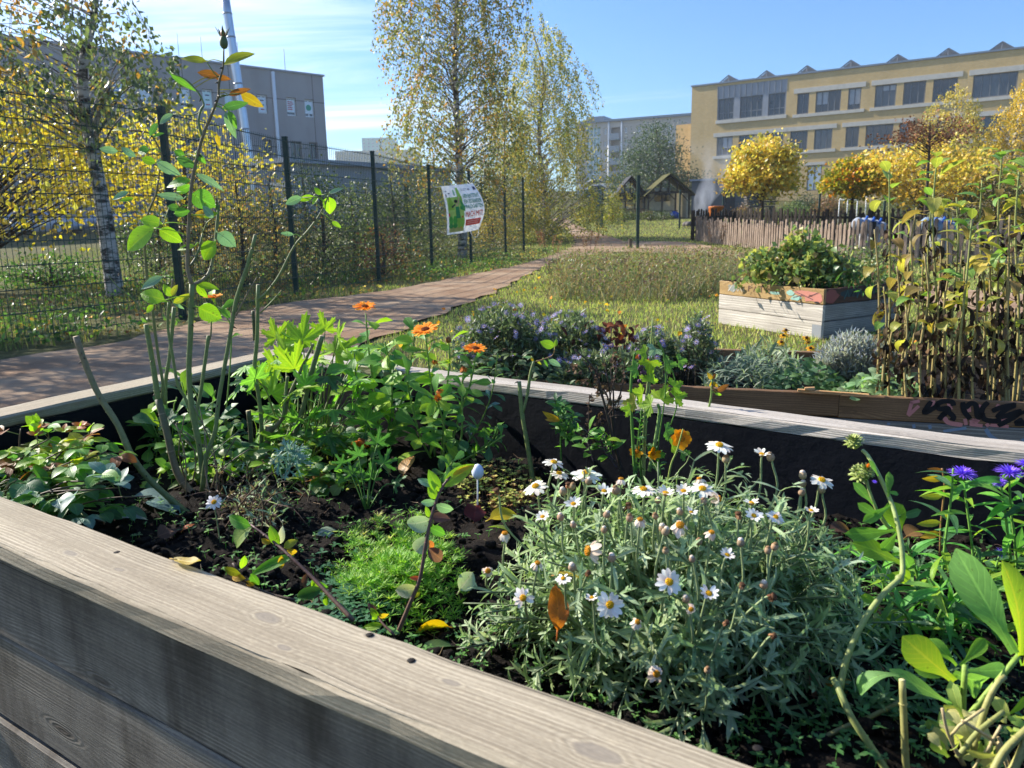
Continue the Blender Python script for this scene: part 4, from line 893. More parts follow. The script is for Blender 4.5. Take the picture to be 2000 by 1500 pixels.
b = MB(); bgrid(b, 0, 1, 0, 1, hx('dfe3ee'), 0, 14); b.build('sheet', BAN, BT)
b = MB()
G_ = lambda u0, u1, v0, v1, h_: bgrid(b, u0, u1, v0, v1, hx(h_), .004, 4)
def shp(pts, h_, o=.006):
    cc = (sum(p[0] for p in pts) / len(pts), sum(p[1] for p in pts) / len(pts)); n = len(pts)
    b.add([bpos(*cc, o)] + [bpos(*p, o) for p in pts], [(0, 1 + k, 1 + (k + 1) % n) for k in range(n)], hx(h_))
def ell(u, v, ru, rv_, h_, o=.006): shp([(u + ru * math.cos(6.283 * k / 12), v + rv_ * math.sin(6.283 * k / 12)) for k in range(12)], h_, o)
G_(.07, .52, .24, .96, 'a9c86a'); G_(.07, .52, .86, .96, 'b5b06a')
shp([(.08, .5), (.12, .3), (.17, .22), (.24, .34), (.26, .5)], '8fbb45'); shp([(.4, .06), (.46, .05), (.52, .25), (.53, .5), (.42, .4)], '9cc65a'); shp([(.3, .1), (.34, .08), (.36, .2), (.31, .22)], '7fb59a')
shp([(.46, .3), (.56, .45), (.55, .55), (.42, .5)], '3f9a55')
for u in (.13, .26): ell(u, .72, .065, .1, '55b04a', .008); ell(u, .83, .07, .05, '3f9a4a', .01)
for u in (.38, .48): ell(u, .76, .055, .13, '8fc04a', .008)
ell(.33, .33, .05, .035, '1c2a2c', .012); ell(.35, .4, .025, .03, 'd9b090', .013); shp([(.3, .44), (.4, .44), (.42, .68), (.29, .68)], '2f8f5a', .012); shp([(.18, .43), (.3, .38), (.3, .41), (.2, .46)], '2a3a3a', .013); shp([(.38, .36), (.45, .22), (.46, .24), (.41, .4)], 'd9b090', .013)
ell(.09, .6, .025, .045, 'c9502f', .01); ell(.47, .66, .02, .02, 'd9502f', .014); ell(.44, .88, .02, .02, 'd9a02f', .014); ell(.1, .11, .025, .012, '4a5a7a'); ell(.08, .2, .02, .035, '3a4a6a'); ell(.18, .16, .03, .012, '3a4a6a')
b.build('garden_drawing', BAN, BT)
def text_on(s, u0, u1, v0, v1, colr, o=.008):
    cu = bpy.data.curves.new('t', 'FONT'); cu.body = s; cu.resolution_u = 2; ob = bpy.data.objects.new('t', cu); COL.objects.link(ob)
    dg = bpy.context.evaluated_depsgraph_get(); me = bpy.data.meshes.new_from_object(ob.evaluated_get(dg)); bpy.data.objects.remove(ob); bpy.data.curves.remove(cu)
    xs_ = [v.co.x for v in me.vertices]; ys_ = [v.co.y for v in me.vertices]; x0, x1, y0, y1 = min(xs_), max(xs_), min(ys_), max(ys_); mb = MB()
    q = [((v.co.x - x0) / (x1 - x0), (v.co.y - y0) / (y1 - y0)) for v in me.vertices]
    fs = [tuple(p.vertices) for p in me.polygons]; bpy.data.meshes.remove(me); return q, fs
for s, u0, u1, v0, v1, h_ in (('HIER ENTSTEHT', .56, .96, .20, .285, '3f8f80'), ('EIN ESSBARER', .56, .97, .31, .395, '3f8f80'), ('WALDGARTEN', .56, .97, .42, .505, '3f8f80'), ('MACH MIT!', .56, .96, .56, .68, 'd04a3c')):
    lt = MB(); q, fs = text_on(s, u0, u1, v0, v1, h_); lt.add([bpos(u0 + (u1 - u0) * a, v1 - (v1 - v0) * c_, .009) for a, c_ in q], fs, hx(h_))
    lt.add([bpos(u0 + .004 + (u1 - u0) * a, v1 - (v1 - v0) * c_ + .003, .0085) for a, c_ in q], fs, hx(h_)); lt.build('lettering', BAN, BT)
lt = MB(); bgrid(lt, .56, .95, .73, .86, hx('d04a3c'), .006, 6)
for k in range(2): bgrid(lt, .6, .9, .765 + .04 * k, .785 + .04 * k, hx('e8b5ac'), .009, 4)
lt.build('red_text_box', BAN, BT); lt = MB(); bgrid(lt, .55, .72, .09, .1, hx('7a8098'), .006, 3); bgrid(lt, .55, .66, .12, .13, hx('7a8098'), .006, 3); bgrid(lt, .74, .8, .09, .13, hx('9aa0b0'), .006, 3); bgrid(lt, .9, .97, .06, .13, hx('3f4a6f'), .006, 3)
lt.build('small_print', BAN, BT)
b = MB(); FQ = V((-1.62, 16.2, 0)); 
for (u, v), q in (((0, 0), V((-1.6, 16.2, 1.72))), ((0, 1), V((-1.6, 16.2, .95))), ((1, 0), V((-.93, 18.1, 1.9))), ((1, .97), V((-.93, 18.1, .8)))):
    p = bpos(u, v); b.tube([p, p.lerp(q, .5) + V((0, 0, -.03)), q], .005, hx('d9d9d0'), 4)
p = bpos(.75, 1.); b.tube(smooth([p, p + V((.05, 0, -.12)), p + V((.15, 0, -.1)), p + V((.18, 0, .08))], 4), .006, hx('d9d9d0'), 4)
b.build('tie_cord', MATT, BT)

# ================================================================ picket fence
PICK = mwood('grey_picket_wood', hx('6a5a4e'), hx('b5a290'), freq=180., knots=False, stain=.8, rough=.85, lime=.1); DPICK = mwood('dark_picket_wood', hx('1f1a17'), hx('4a4038'), freq=180., knots=False, rough=.85)
def pickets(name, label, pts, hfun, mat, step=.15, w_=.098, group=None, scal=False):
    T = thing(name, label, 'fence', pts[0]); rr = random.Random(5)
    for si, (p, q) in enumerate(zip(pts, pts[1:])):
        d = q - p; d.z = 0; L = d.length; dn = d.normalized(); nn = V((dn.y, -dn.x, 0)); n_ = int(L / step); b = MB(); rl_ = MB()
        for k in range(n_):
            a = p + dn * (L * (k + .5) / n_); g_ = gz(a.x, a.y); h_ = hfun(k / n_, k) + rr.uniform(-.11, .06); tl = dn * rr.uniform(-.035, .035)
            ww = w_ * rr.uniform(.85, 1.08) / 2; th = .011; base = V((a.x, a.y, g_ + .02)); uo = rr.uniform(0, 50)
            outl = [(-ww, 0), (-ww, h_ * .78), (-ww * .72, h_ * .84), (-ww * .62, h_ * .88), (-ww * .9, h_ * .93), (-ww * .7, h_ * .975), (0, h_), (ww * .7, h_ * .975), (ww * .9, h_ * .93), (ww * .62, h_ * .88), (ww * .72, h_ * .84), (ww, h_ * .78), (ww, 0)]
            if rr.random() < .35: outl = [(-ww, 0), (-ww, h_ * .93), (-ww * .5, h_ * .985), (0, h_), (ww * .5, h_ * .985), (ww, h_ * .93), (ww, 0)]
            m_ = len(outl); vs = []; uv = []
            for o_ in (th, -th):
                for x_, z_ in outl: vs.append(base + dn * x_ + tl * (z_ / h_) + V((0, 0, z_)) + nn * o_); uv.append((z_ + uo, x_ + uo * .7))
            b.add(vs, [tuple(range(m_)), tuple(range(2 * m_ - 1, m_ - 1, -1))] + [(j, m_ + j, m_ + (j + 1) % m_, (j + 1) % m_) for j in range(m_)], uv=uv)
        b.build('picket_panel', mat, T, False)
        for f_ in (.28, .75):
            h_ = hfun(.5, 0) * f_; r0 = p - nn * .04; r1 = q - nn * .04; rl_.board((r0.x, r0.y, gz(r0.x, r0.y) + h_), (r1.x, r1.y, gz(r1.x, r1.y) + h_), V((0, 0, .08)), nn * .04, .004, 4)
        rl_.build('rail', mat, T, False); pb = MB(); g_ = gz(p.x, p.y); pp = p - nn * .1; pb.board((pp.x, pp.y, g_), (pp.x, pp.y, g_ + hfun(0, 0) + .02), dn * .1, nn * .1, .006, 4); pb.build('post', DPICK, T, False)
    return T
K = [ground(1360, 473), ground(1432, 484)]
kp = [gnd((pt(x_, 470, y_).x, y_)) for x_, y_ in ((1358, 27.6), (1399, 25.2), (1452, 23.0), (1520, 20.6), (1600, 18.4), (1695, 16.6), (1800, 15.2), (1920, 14.2), (2060, 13.4))]
pickets('picket_fence', 'front run of weathered grey wooden picket fence facing the path', kp, lambda t, k: .8, PICK)
kq = [gnd((pt(x_, 440, y_).x, y_)) for x_, y_ in ((1358, 27.6), (1430, 29.5), (1520, 27.6), (1610, 25.8), (1700, 24.4), (1800, 23))]
pickets('picket_fence', 'rear dark run of picket fence with rounded tops behind the maple trunks', kq, lambda t, k: 1.02, DPICK, .16, .12)
# orange tub on the corner
TUB = mplain('rust_orange_plastic', hx('b0621f'), .6, .3, sc=6., amt=.4); p = pt(1393, 432, 30); z0_ = pt(1393, 425, 30).z; b = MB(); vs = []; N = 16
g_ = gnd((p.x, 30)); T = thing('tub', 'rust orange tub on a dark stump behind the corner of the picket fence', 'tub', (p.x, 30, z0_)); 
prof_ = [(.0, 0), (.19, 0), (.22, .1), (.25, .33), (.285, .37), (.285, .42), (.25, .43), (.22, .38), (.0, .33)]
for r_, z_ in prof_:
    for k in range(N): q = 6.283 * k / N; vs.append(V((p.x + .1 * z_ / .4 + math.cos(q) * r_ * (1.0 if z_ < .3 else 1.05), 30 + math.sin(q) * r_, z0_ + z_)))
b.add(vs, [(i * N + k, i * N + (k + 1) % N, (i + 1) * N + (k + 1) % N, (i + 1) * N + k) for i in range(len(prof_) - 1) for k in range(N)]); b.build('basin', TUB, T)
b = MB(); b.tube([V((p.x, 30, z0_ + .1)), V((p.x + .3, 30.02, z0_ + .34))], .03, n=6); b.build('handle', TUB, T)
b = MB(); b.tube([(p.x, 30, g_.z - .02), (p.x, 30, z0_)], .16, (.06, .05, .045), 10); o = b.build('stump', BARK, None, True, (p.x, 30, g_.z)); tag(o, 'dark wooden stump under the orange tub', 'stump')
# campfire and smoke
fp = gnd((pt(1362, 425, 38).x, 38)); T = thing('fire_pit', 'smoking fire pit between the right shed and the orange tub', 'fire pit', fp); b = MB()
for k in range(12): q = 6.283 * k / 12; b.ball(fp + V((math.cos(q) * .55, math.sin(q) * .55, .1)), U(.13, .18), hx('6a6460'), .8, 7, 4)
b.build('stone_ring', MATT, T); b = MB()
for k in range(6): q = k * 1.05; b.tube([fp + V((math.cos(q) * .5, math.sin(q) * .5, .08)), fp + V((-math.cos(q) * .1, -math.sin(q) * .1, .42))], .05, hx('2a221c'), 6)
b.build('logs', BARK, T)
t = NT('smoke'); o = t.obj(); nz = t.noise(t.vmul(o, (1.3, 1.3, .55)), 1.1, 5., .6); gr = t.n('SeparateXYZ', None, i0=o).outputs[2]
fade = t.math('SUBTRACT', 1., t.ramp(gr, .5, 4.4)); den = t.math('MULTIPLY', t.math('MULTIPLY', t.ramp(nz, .36, .74), fade), 1.5)
vol = t.n('VolumePrincipled', None, Color=(.9, .93, 1., 1), Density=den, Anisotropy=.3); t.t.links.new(vol.outputs[0], t.out.inputs[1]); SMOKE = t.m
b = MB(); b.tube(smooth([fp + V((0, 0, .3)), fp + V((.25, 0, 1.2)), fp + V((.75, 0, 2.2)), fp + V((.9, .1, 3.3)), fp + V((0., .2, 4.6)), fp + V((-1.4, .3, 6.0))], 4), [.22 + 1.05 * (i / 20) ** .9 for i in range(21)], n=12)
tag(b.build('smoke', SMOKE, None, True, fp), 'blue white smoke drifting up from the fire pit', 'smoke', kind='stuff')

# ================================================================ sheds
OLDW = mwood('old_dark_shed_wood', hx('2a241f'), hx('5f554a'), knots=False); MOSS = mplain('mossy_roof', hx('5a5838'), .95, .1, sc=2.5, amt=.6, bst=.6, dist=.05); TAR = mplain('tarred_roof', hx('26262a'), .8, sc=4.)
PLY = mleaf('pale_translucent_panel', .45, (1., 1., 1.), .6, .2, False)  # translucency added so the shaded back walls glow with sun from behind
def shed(x0, x1, ytop, y0, depth, label, roofM, wall=True):
    a = pt(x0, 425, y0); b1 = pt(x1, 425, y0); cx = (a.x + b1.x) / 2; w_ = (b1.x - a.x); zg = gz(cx, y0); zr = pt((x0 + x1) / 2, ytop, y0).z; ze = zg + (zr - zg) * .6
    T = thing('garden_shed', label, 'shed', (cx, y0, zg)); hw = w_ / 2; ov = .3; X = V((1, .0, 0)); Yv = V((0, 1, 0)); C_ = V((cx, y0, 0)); P_ = lambda x, y, z: V((cx + x, y0 + y, z))
    for x in (-hw, -hw * .33, hw * .33, hw):
        for y in (0, depth): b = MB(); b.board(P_(x, y, zg), P_(x, y, ze), X * .1, Yv * .1, .01, 3); b.build('corner_post', OLDW, T, False)
    b = MB(); b.board(P_(-hw, 0, ze), P_(hw, 0, ze), V((0, 0, .14)), Yv * .1, .01, 3); b.board(P_(-hw, -.005, ze), P_(0, -.005, zr - .05), V((0, 0, .1)), Yv * .08, .01, 3); b.board(P_(hw, -.005, ze), P_(0, -.005, zr - .05), V((0, 0, .1)), Yv * .08, .01, 3)
    for x in (-hw * .4, 0, hw * .4): b.board(P_(x, 0.01, ze), P_(x, 0.01, ze + (zr - ze) * (1 - abs(x) / hw) - .03), X * .08, Yv * .06, .01, 2)
    for s_ in (-1, 1): b.board(P_(s_ * hw, .0, ze - .6), P_(s_ * (hw - .55), 0, ze - .05), V((0, 0, .07)), Yv * .06, .01, 2); b.board(P_(s_ * hw * .33, .0, ze - .5), P_(s_ * (hw * .33 - .45), 0, ze - .05), V((0, 0, .07)), Yv * .06, .01, 2)
    b.build('gable_frame', OLDW, T, False); b = MB()
    for s_ in (-1, 1):
        e0 = P_(s_ * (hw + ov), -.5, ze - (zr - ze) * ov / hw); e1 = P_(0, -.5, zr); u_ = (e1 - e0).normalized(); n_ = V((-u_.z * s_ * s_, 0, u_.x)); n_ = V((0, -1, 0)).cross(u_) * s_
        c_ = (e0 + e1) / 2 + V((0, (depth + 1) / 2, .05)); b.box(c_, (e1 - e0) / 2, V((0, (depth + 1) / 2, 0)), V((0, 0, .03)))
    b.build('roof', roofM, T, False)
    if wall:
        b = MB(); b.box(P_(0, depth - .1, (zg + ze) / 2), X * hw, Yv * .03, V((0, 0, (ze - zg) / 2)), hx('d8d0bc')); b.box(P_(hw - .05, depth * .55, (zg + ze) / 2), X * .03, Yv * depth * .4, V((0, 0, (ze - zg) / 2 - .01)), hx('cfc8b8')); w = b.build('back_wall', PLY, T, False)
        b = MB(); b.box(P_(-.1, depth - .16, zg + 1.5), X * .5, Yv * .04, V((0, 0, .42))); b.build('window', GLASSB, w, False)
    return T, P_, zg, hw
t1_, P1, z1g, h1 = shed(1203, 1258, 346, 50, 1.4, 'left open timber shed with a dark tarred roof', TAR); t2_, P2, z2g, h2 = shed(1266, 1345, 341, 49, 1.7, 'right open timber shed with a mossy yellow green roof', MOSS)
def bench(p, w_, label, mat):
    T = thing('bench', label, 'bench', p); b = MB(); b.board(p + V((-w_ / 2, 0, .45)), p + V((w_ / 2, 0, .45)), V((0, .35, 0)), V((0, 0, .06)), .01, 3); b.build('seat', mat, T, False)
    for s_ in (-1, 1): b = MB(); b.board(p + V((s_ * w_ * .4, 0, 0)), p + V((s_ * w_ * .4, 0, .42)), V((.08, 0, 0)), V((0, .3, 0)), .008, 2); b.build('leg', mat, T, False)
bench(P2(-.3, .5, z2g), 1.9, 'dark bench standing inside the right shed', OLDW)
b = MB(); p = P2(.2, -.8, z2g)
for k in range(3): b.ball(p + V((.12 * k, .05 * k, .22 - .06 * k)), .26 - .04 * k, hx('2f4f9a'), .8 + .2 * k, 9, 6)
tag(b.build('cloth_bundle', MATT, None, True, p), 'blue cloth bundle lying in front of the right shed', 'cloth')
b = MB(); p = P1(.9, -1.0, z1g); b.box(p + V((0, 0, .22)), V((.35, 0, 0)), V((0, .25, 0)), V((0, 0, .2)), hx('b08a5a')); b.box(p + V((0, 0, .44)), V((.36, 0, 0)), V((0, .26, 0)), V((0, 0, .02)), hx('8a6a48')); b.box(p + V((0, 0, .02)), V((.37, 0, 0)), V((0, .27, 0)), V((0, 0, .018)), hx('8a6a48')); tag(b.build('planter_box', MATT, None, False, p), 'pale wooden planter box between the two sheds', 'planter')
b = MB(); p = P1(-.3, -.6, z1g); b.box(p + V((0, 0, .3)), V((1.1, 0, 0)), V((0, .3, 0)), V((0, 0, .28)), hx('8a6f55')); b.box(p + V((0, 0, .6)), V((1.15, 0, 0)), V((0, .34, 0)), V((0, 0, .02)), hx('4a3f36')); tag(b.build('counter', MATT, None, False, p), 'low brown counter along the front of the left shed', 'counter')
# grey hut behind smoke
A = pt(1350, 400, 54); B_ = pt(1470, 400, 52); f = Fac((A.x, A.y), (B_.x, B_.y)); z1 = f.px(1400, 352)[1]; T = thing('container_hut', 'grey flat roofed hut behind the smoke and the mesh fence', 'hut', f.P(f.L / 2, 1.2)); b = MB(); dr = (f.L * .55, 1.2, f.L * .72, z1 - .3)
f.wall(b, 0, f.L, 1., z1, [dr], .15); f.body(b, 0, f.L, 1., z1, 3); b.build('wall', mplain('dark_grey_hut', hx('4f565c'), .7, sc=1.), T, False); b = MB(); f.box(b, -.1, f.L + .1, z1, z1 + .12, -3.1, .15); b.build('roof', ROOFG, T, False); b = MB(); f.box(b, dr[0], dr[2], dr[1], dr[3], -.15, -.1); b.build('door', DARKM, T, False)
# stack of grey boards, white goal, plastic sacks
b = MB(); p = gnd((pt(1485, 410, 37).x, 37)); 
for k in range(5): b.board(p + V((-.7 + U(-.1, .1), 0, .9 + .11 * k)), p + V((.7 + U(-.1, .1), .1, .9 + .11 * k)), V((0, .5, 0)), V((0, 0, .07)), .006, 3)
for s_ in (-.5, .5): b.board(p + V((s_, 0, 0)), p + V((s_, 0, .86)), V((.1, 0, 0)), V((0, .4, 0)), .006, 2)
tag(b.build('board_stack', WOODG, None, False, p), 'stack of grey boards on trestles behind the golden maple', 'boards')
T = thing('goal_frame', 'white metal goal frame behind the smaller globe maple', 'goal', gnd((pt(1672, 415, 36).x, 36)))
a = gnd((pt(1654, 418, 36).x, 36)); c_ = gnd((pt(1690, 418, 36).x, 36)); h_ = pt(1672, 376, 36).z - a.z; bk = V((0, .9, 0))
for p in (a, c_, a + bk, c_ + bk): b = MB(); b.tube([p, p + V((0, 0, h_ * (1 if p.y < 36.5 else .8)))], .024, n=8); b.build('post', WHITEP, T)
b = MB(); b.tube([a + V((0, 0, h_)), c_ + V((0, 0, h_))], .024, n=8); b.tube([a + bk + V((0, 0, h_ * .8)), c_ + bk + V((0, 0, h_ * .8))], .03, n=6); b.tube([a + V((0, 0, h_)), a + bk + V((0, 0, h_ * .8))], .03, n=6); b.tube([c_ + V((0, 0, h_)), c_ + bk + V((0, 0, h_ * .8))], .03, n=6); b.build('crossbar', WHITEP, T)
for px_, y_, lb, cc in ((1699, 19., 'white and blue plastic sack lying against the rear picket fence, left one', '969ca6'), (1835, 17.6, 'pale blue plastic sack behind the sunflower leaves and pickets', '7c8fa3')):
    zc = pt(px_, 428, y_).z; p = gnd((pt(px_, 428, y_).x, y_)); T = thing('sack', lb, 'sack', p); b = MB(); L = .34
    for k in range(5): b.ball(V((p.x - .3 + .15 * k, y_, zc - .1 - .03 * k)), .2 - .02 * abs(k - 2), hx(cc), .75, 9, 6, axis=(1, 0, -.3))
    b.ball(V((p.x, y_, p.z + .25)), .3, hx('9a9a95'), 1.0, 9, 6); b.ball(V((p.x + .05, y_ + .1, p.z + .5)), .28, hx(cc), 1., 9, 6); b.build('body', MATT, T)
    b = MB(); 
    for k in range(3): b.tube([V((p.x - .2 + .17 * k, y_ - .2, zc - .05 - .03 * k)), V((p.x - .12 + .17 * k, y_ - .12, zc + .07 - .03 * k))], .03, hx('2f5fb0'), 5)
    b.build('stripe', MATT, T)
# ---- cars on the street behind
def car(px, py, y, label, colr, sc=1.):
    p = pt(px, py, y); p.z = gz(p.x, p.y) + .01; CT = thing('parked_car', label, 'car', p, 'cars parked on the street'); CP = mplain('car_paint', hx(colr), .25, .6, sc=1., amt=.05); L = 4.4; Wd = 1.75
    sec = [(-2.2, .45, .62, .2), (-2.1, .25, .85, .45), (-1.3, .22, .95, .95), (-.7, .22, 1.42, .95), (.3, .22, 1.45, .95), (1.0, .22, .98, .95), (2.0, .25, .8, .9), (2.18, .42, .62, .4)]
    b = MB(); vs = []
    for x, z0, z1, wf in sec:
        hw = Wd / 2; top = z1; bel = min(z1, .92); hw2 = hw * (.78 if z1 > 1. else .95)
        vs += [p + V((x, -hw * .96, z0)), p + V((x, -hw, bel * .7)), p + V((x, -hw * .97, bel)), p + V((x, -hw2, top)), p + V((x, hw2, top)), p + V((x, hw * .97, bel)), p + V((x, hw, bel * .7)), p + V((x, hw * .96, z0))]
    fs = [(i * 8 + k, i * 8 + (k + 1) % 8, (i + 1) * 8 + (k + 1) % 8, (i + 1) * 8 + k) for i in range(7) for k in range(8)] + [tuple(range(8)), tuple(56 + k for k in range(8))]
    b.add(vs, fs); bd = b.build('body', CP, CT)
    b = MB(); b.add([p + V(q) for q in ((-1.12, -.87, .97), (.92, -.87, .97), (.32, -.72, 1.38), (-.66, -.72, 1.36))], [(0, 1, 2, 3)]); b.build('side_window', GLASS, CT, False)
    b = MB(); b.add([p + V(q) for q in ((1.0, -.8, 1.0), (1.0, .8, 1.0), (.36, .66, 1.42), (.36, -.66, 1.42))], [(0, 1, 2, 3)]); b.build('windscreen', GLASS, CT, False)
    for x in (-1.35, 1.35):
        for s_ in (-1, 1):
            w_ = MB(); w_.tube([p + V((x, s_ * .72, .32)), p + V((x, s_ * .89, .32))], .32, (.03, .03, .03), 14); wo_ = w_.build('wheel', MATT, CT, False); r_ = MB(); r_.tube([p + V((x, s_ * .88, .32)), p + V((x, s_ * .9, .32))], .2, hx('a9adb0'), 10); r_.build('rim', MATT, wo_, False)
    for s_ in (-.6, .6): b = MB(); b.ball(p + V((2.14, s_, .66)), .14, hx('dfe6ea'), .6, 8, 5, axis=(1, 0, 0)); b.build('headlight', MATT, CT)
cz = pt(1164, 373, 97); car(1164, 373, 97, 'white car parked beyond the far green fence', 'dfe2e6')
car(1167, 389, 80, 'silver white car half hidden below the white one', 'c9cfd4')
car(85, 462, 42, 'pale grey car glimpsed through the fence below the yellow leaves', 'aab4c4'); car(262, 448, 44, 'pale blue grey car seen behind the white birch trunk', 'a5b0c2')
# ================================================================ main raised bed
NP0 = NI0 - dN * .9 - nN * BW / 2
def knuv(px, py): q = atz(px, py, ZR) - NP0; return (q.dot(dN), q.dot(nN) + BW / 2 - .004)
GREYW = mwood('weathered_grey_board', hx('8a7e6a'), hx('c9bca3'), freq=330., stain=.4, grain=.8, knots=False, kcol=hx('857c70'), rough=.8, lime=.08, kn=[knuv(*q) + (r_,) for q, r_ in (((136, 1081), .006), ((233, 1112), .0035), ((522, 1205), .008), ((555, 1262), .0045), ((722, 1240), .0035), ((1165, 1470), .009), ((880, 1330), .004))])
SIDEW = mwood('stained_side_board', hx('645e57'), hx('a09789'), freq=300., stain=.6, drip=.8, grain=.7, kcol=hx('3a2c22'), rough=.8)
BROWNW = mwood('brown_graffiti_board', hx('6a4e38'), hx('a5835f'), freq=200., stain=.45, rough=.7)
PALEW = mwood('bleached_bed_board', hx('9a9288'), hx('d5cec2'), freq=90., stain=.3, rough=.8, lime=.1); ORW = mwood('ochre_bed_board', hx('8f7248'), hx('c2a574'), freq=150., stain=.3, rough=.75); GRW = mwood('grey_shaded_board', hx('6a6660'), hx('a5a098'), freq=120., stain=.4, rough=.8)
FOIL = mplain('black_pond_liner', hx('080c15'), .7, .14, sc=5., amt=.4, bst=.5, dist=.02)
t = NT('potting_soil'); o = t.obj(); n1 = t.noise(o, 25., 8., .75); n2 = t.noise(o, 160., 5., .7); c = t.mix(t.ramp(n1, .4, .7), hx('14110f'), hx('2b241f')); c = t.mix(t.math('MULTIPLY', t.ramp(n2, .6, .75), .6), c, hx('3a3028'))
SOIL = t.fin(t.pr(c, .95, .15, t.bump(t.math('ADD', n1, t.math('MULTIPLY', n2, .5)), .8, .012)))
CR_ = (CA + CB + CC + CD) / 4; PLT = thing('raised_bed', 'large grey wooden raised bed in the foreground lined with black foil and full of flowers', 'raised bed', (CR_.x, CR_.y, 0))
TH = .026; zc = ZR - TH / 2; up = V((0, 0, TH))
b = MB(); b.board(NI0 - dN * .9 - nN * BW / 2 + V((0, 0, -TH / 2)), CD - nN * BW / 2 + V((0, 0, -TH / 2)), nN * BW, up, .004, 60, .0018, seed=3, uv0=True); b.build('rim_board', GREYW, PLT, False)
nLo = -nL
b = MB(); a0 = CA - dL * .2; b.board(a0 - nL * BW / 2 * 1 + V((0, 0, -TH / 2)), CB + dL * (BW + .02) - nL * BW / 2 + V((0, 0, -TH / 2)), nL * BW, up, .005, 24, .0025, seed=5); b.build('rim_board', GREYW, PLT, False)
b = MB(); BF = .07; s0 = CB + nF * BF / 2 + dF * .006; s1 = FI0 + nF * BF / 2 + dF * 2.1; b.board(s0 + V((0, 0, -TH / 2)), s1 + V((0, 0, -TH / 2)), nF * BF, up, .004, 50, .003, seed=8)
b.build('rim_board', mwood('bleached_rim_board', hx('90867a'), hx('d6cec2'), freq=420., stain=.3, lime=.12), PLT, False)
# side planks of the near wall and the other walls
ph = .148
for k in range(4):
    z1 = ZR - TH - .001 - k * (ph + .006); z0 = max(.0, z1 - ph); off = -nN * (BW - .038 - .004 * (k % 2)); b = MB()
    b.board(NI0 - dN * .9 + off + V((0, 0, (z0 + z1) / 2 - NI0.z)), CD + off + V((0, 0, (z0 + z1) / 2 - ZR)), V((0, 0, z1 - z0)), nN * .026, .004, 40, .0015, seed=20 + k); b.build('side_plank', SIDEW, PLT, False)
    if k < 3:
        for A_, B_, n_ in ((CA - dL * .05, CB + dL * .05, -nL), (CB, FI0 + dF * 2.1, nF)):
            b = MB(); b.board(V((A_.x, A_.y, (z0 + z1) / 2)) + n_ * (BW - .04), V((B_.x, B_.y, (z0 + z1) / 2)) + n_ * (BW - .04), V((0, 0, z1 - z0)), n_ * .026, .004, 16, .001, seed=40 + k); b.build('side_plank', SIDEW, PLT, False)
# foil lining
b = MB()
for A_, B_, n_ in ((CA, CB, nL), (CB, CC, -nF), (NI0 - dN * .5, CD, nN)):
    ns = 60; vs = []
    for i in range(ns + 1):
        q = i / ns; p = V((A_.x, A_.y, 0)).lerp(V((B_.x, B_.y, 0)), q)
        for j in range(6):
            z_ = ZR - TH - .001 - j * .05; vs.append(p + n_ * (.002 + .0025 * (math.sin(q * 37 + j * 1.3) + math.sin(q * 61 - j * .8)) * (j / 5) + .012 * (j / 5)) + V((0, 0, z_)))
    b.add(vs, [(i * 6 + j, (i + 1) * 6 + j, (i + 1) * 6 + j + 1, i * 6 + j + 1) for i in range(ns) for j in range(5)])
b.build('foil_lining', FOIL, PLT)
# screws and knot holes on the near rim
for px_, py_ in ((228, 1079), (803, 1290), (722, 1240), (1480, 1462)):
    b = MB(); p = atz(px_, py_, ZR); b.ball(p + V((0, 0, .0003)), .0042, hx('1c1613'), .22, 10, 4); b.build('screw_head', MATT, PLT)
# soil
def soilz(x, y): return ZS + .012 * math.sin(x * 9 + y * 5) + .01 * math.sin(x * 21 - y * 17) + .006 * math.sin(x * 53 + y * 47)
b = MB(); n = 190; cA = NI0 - dN * .35 + (CA - NI0) * 0; q0, q1, q2, q3 = NI0 - dN * .35, CB + (CB - CA) * .0, CC, CD
vs = []
for j in range(n + 1):
    l = q0.lerp(q1, j / n); r_ = q3.lerp(q2, j / n)
    for i in range(n + 1): p = l.lerp(r_, i / n); vs.append((p.x, p.y, soilz(p.x, p.y) + U(-.0055, .0055)))
b.add(vs, [(j * (n + 1) + i, j * (n + 1) + i + 1, (j + 1) * (n + 1) + i + 1, (j + 1) * (n + 1) + i) for j in range(n) for i in range(n)])
def inbed(p, poly=BED): return bool(inpoly(np.array([p.x]), np.array([p.y]), poly)[0])
for _ in range(6000):
    p = atz(U(150, 2000), U(880, 1490), ZS)
    if inbed(p): r_ = U(.003, .007) if random.random() < .88 else U(.007, .014); b.ball((p.x, p.y, soilz(p.x, p.y) + r_ * .5), r_, (0, 0, 0), U(.6, .9), 5, 3)
b.build('soil', SOIL, PLT)
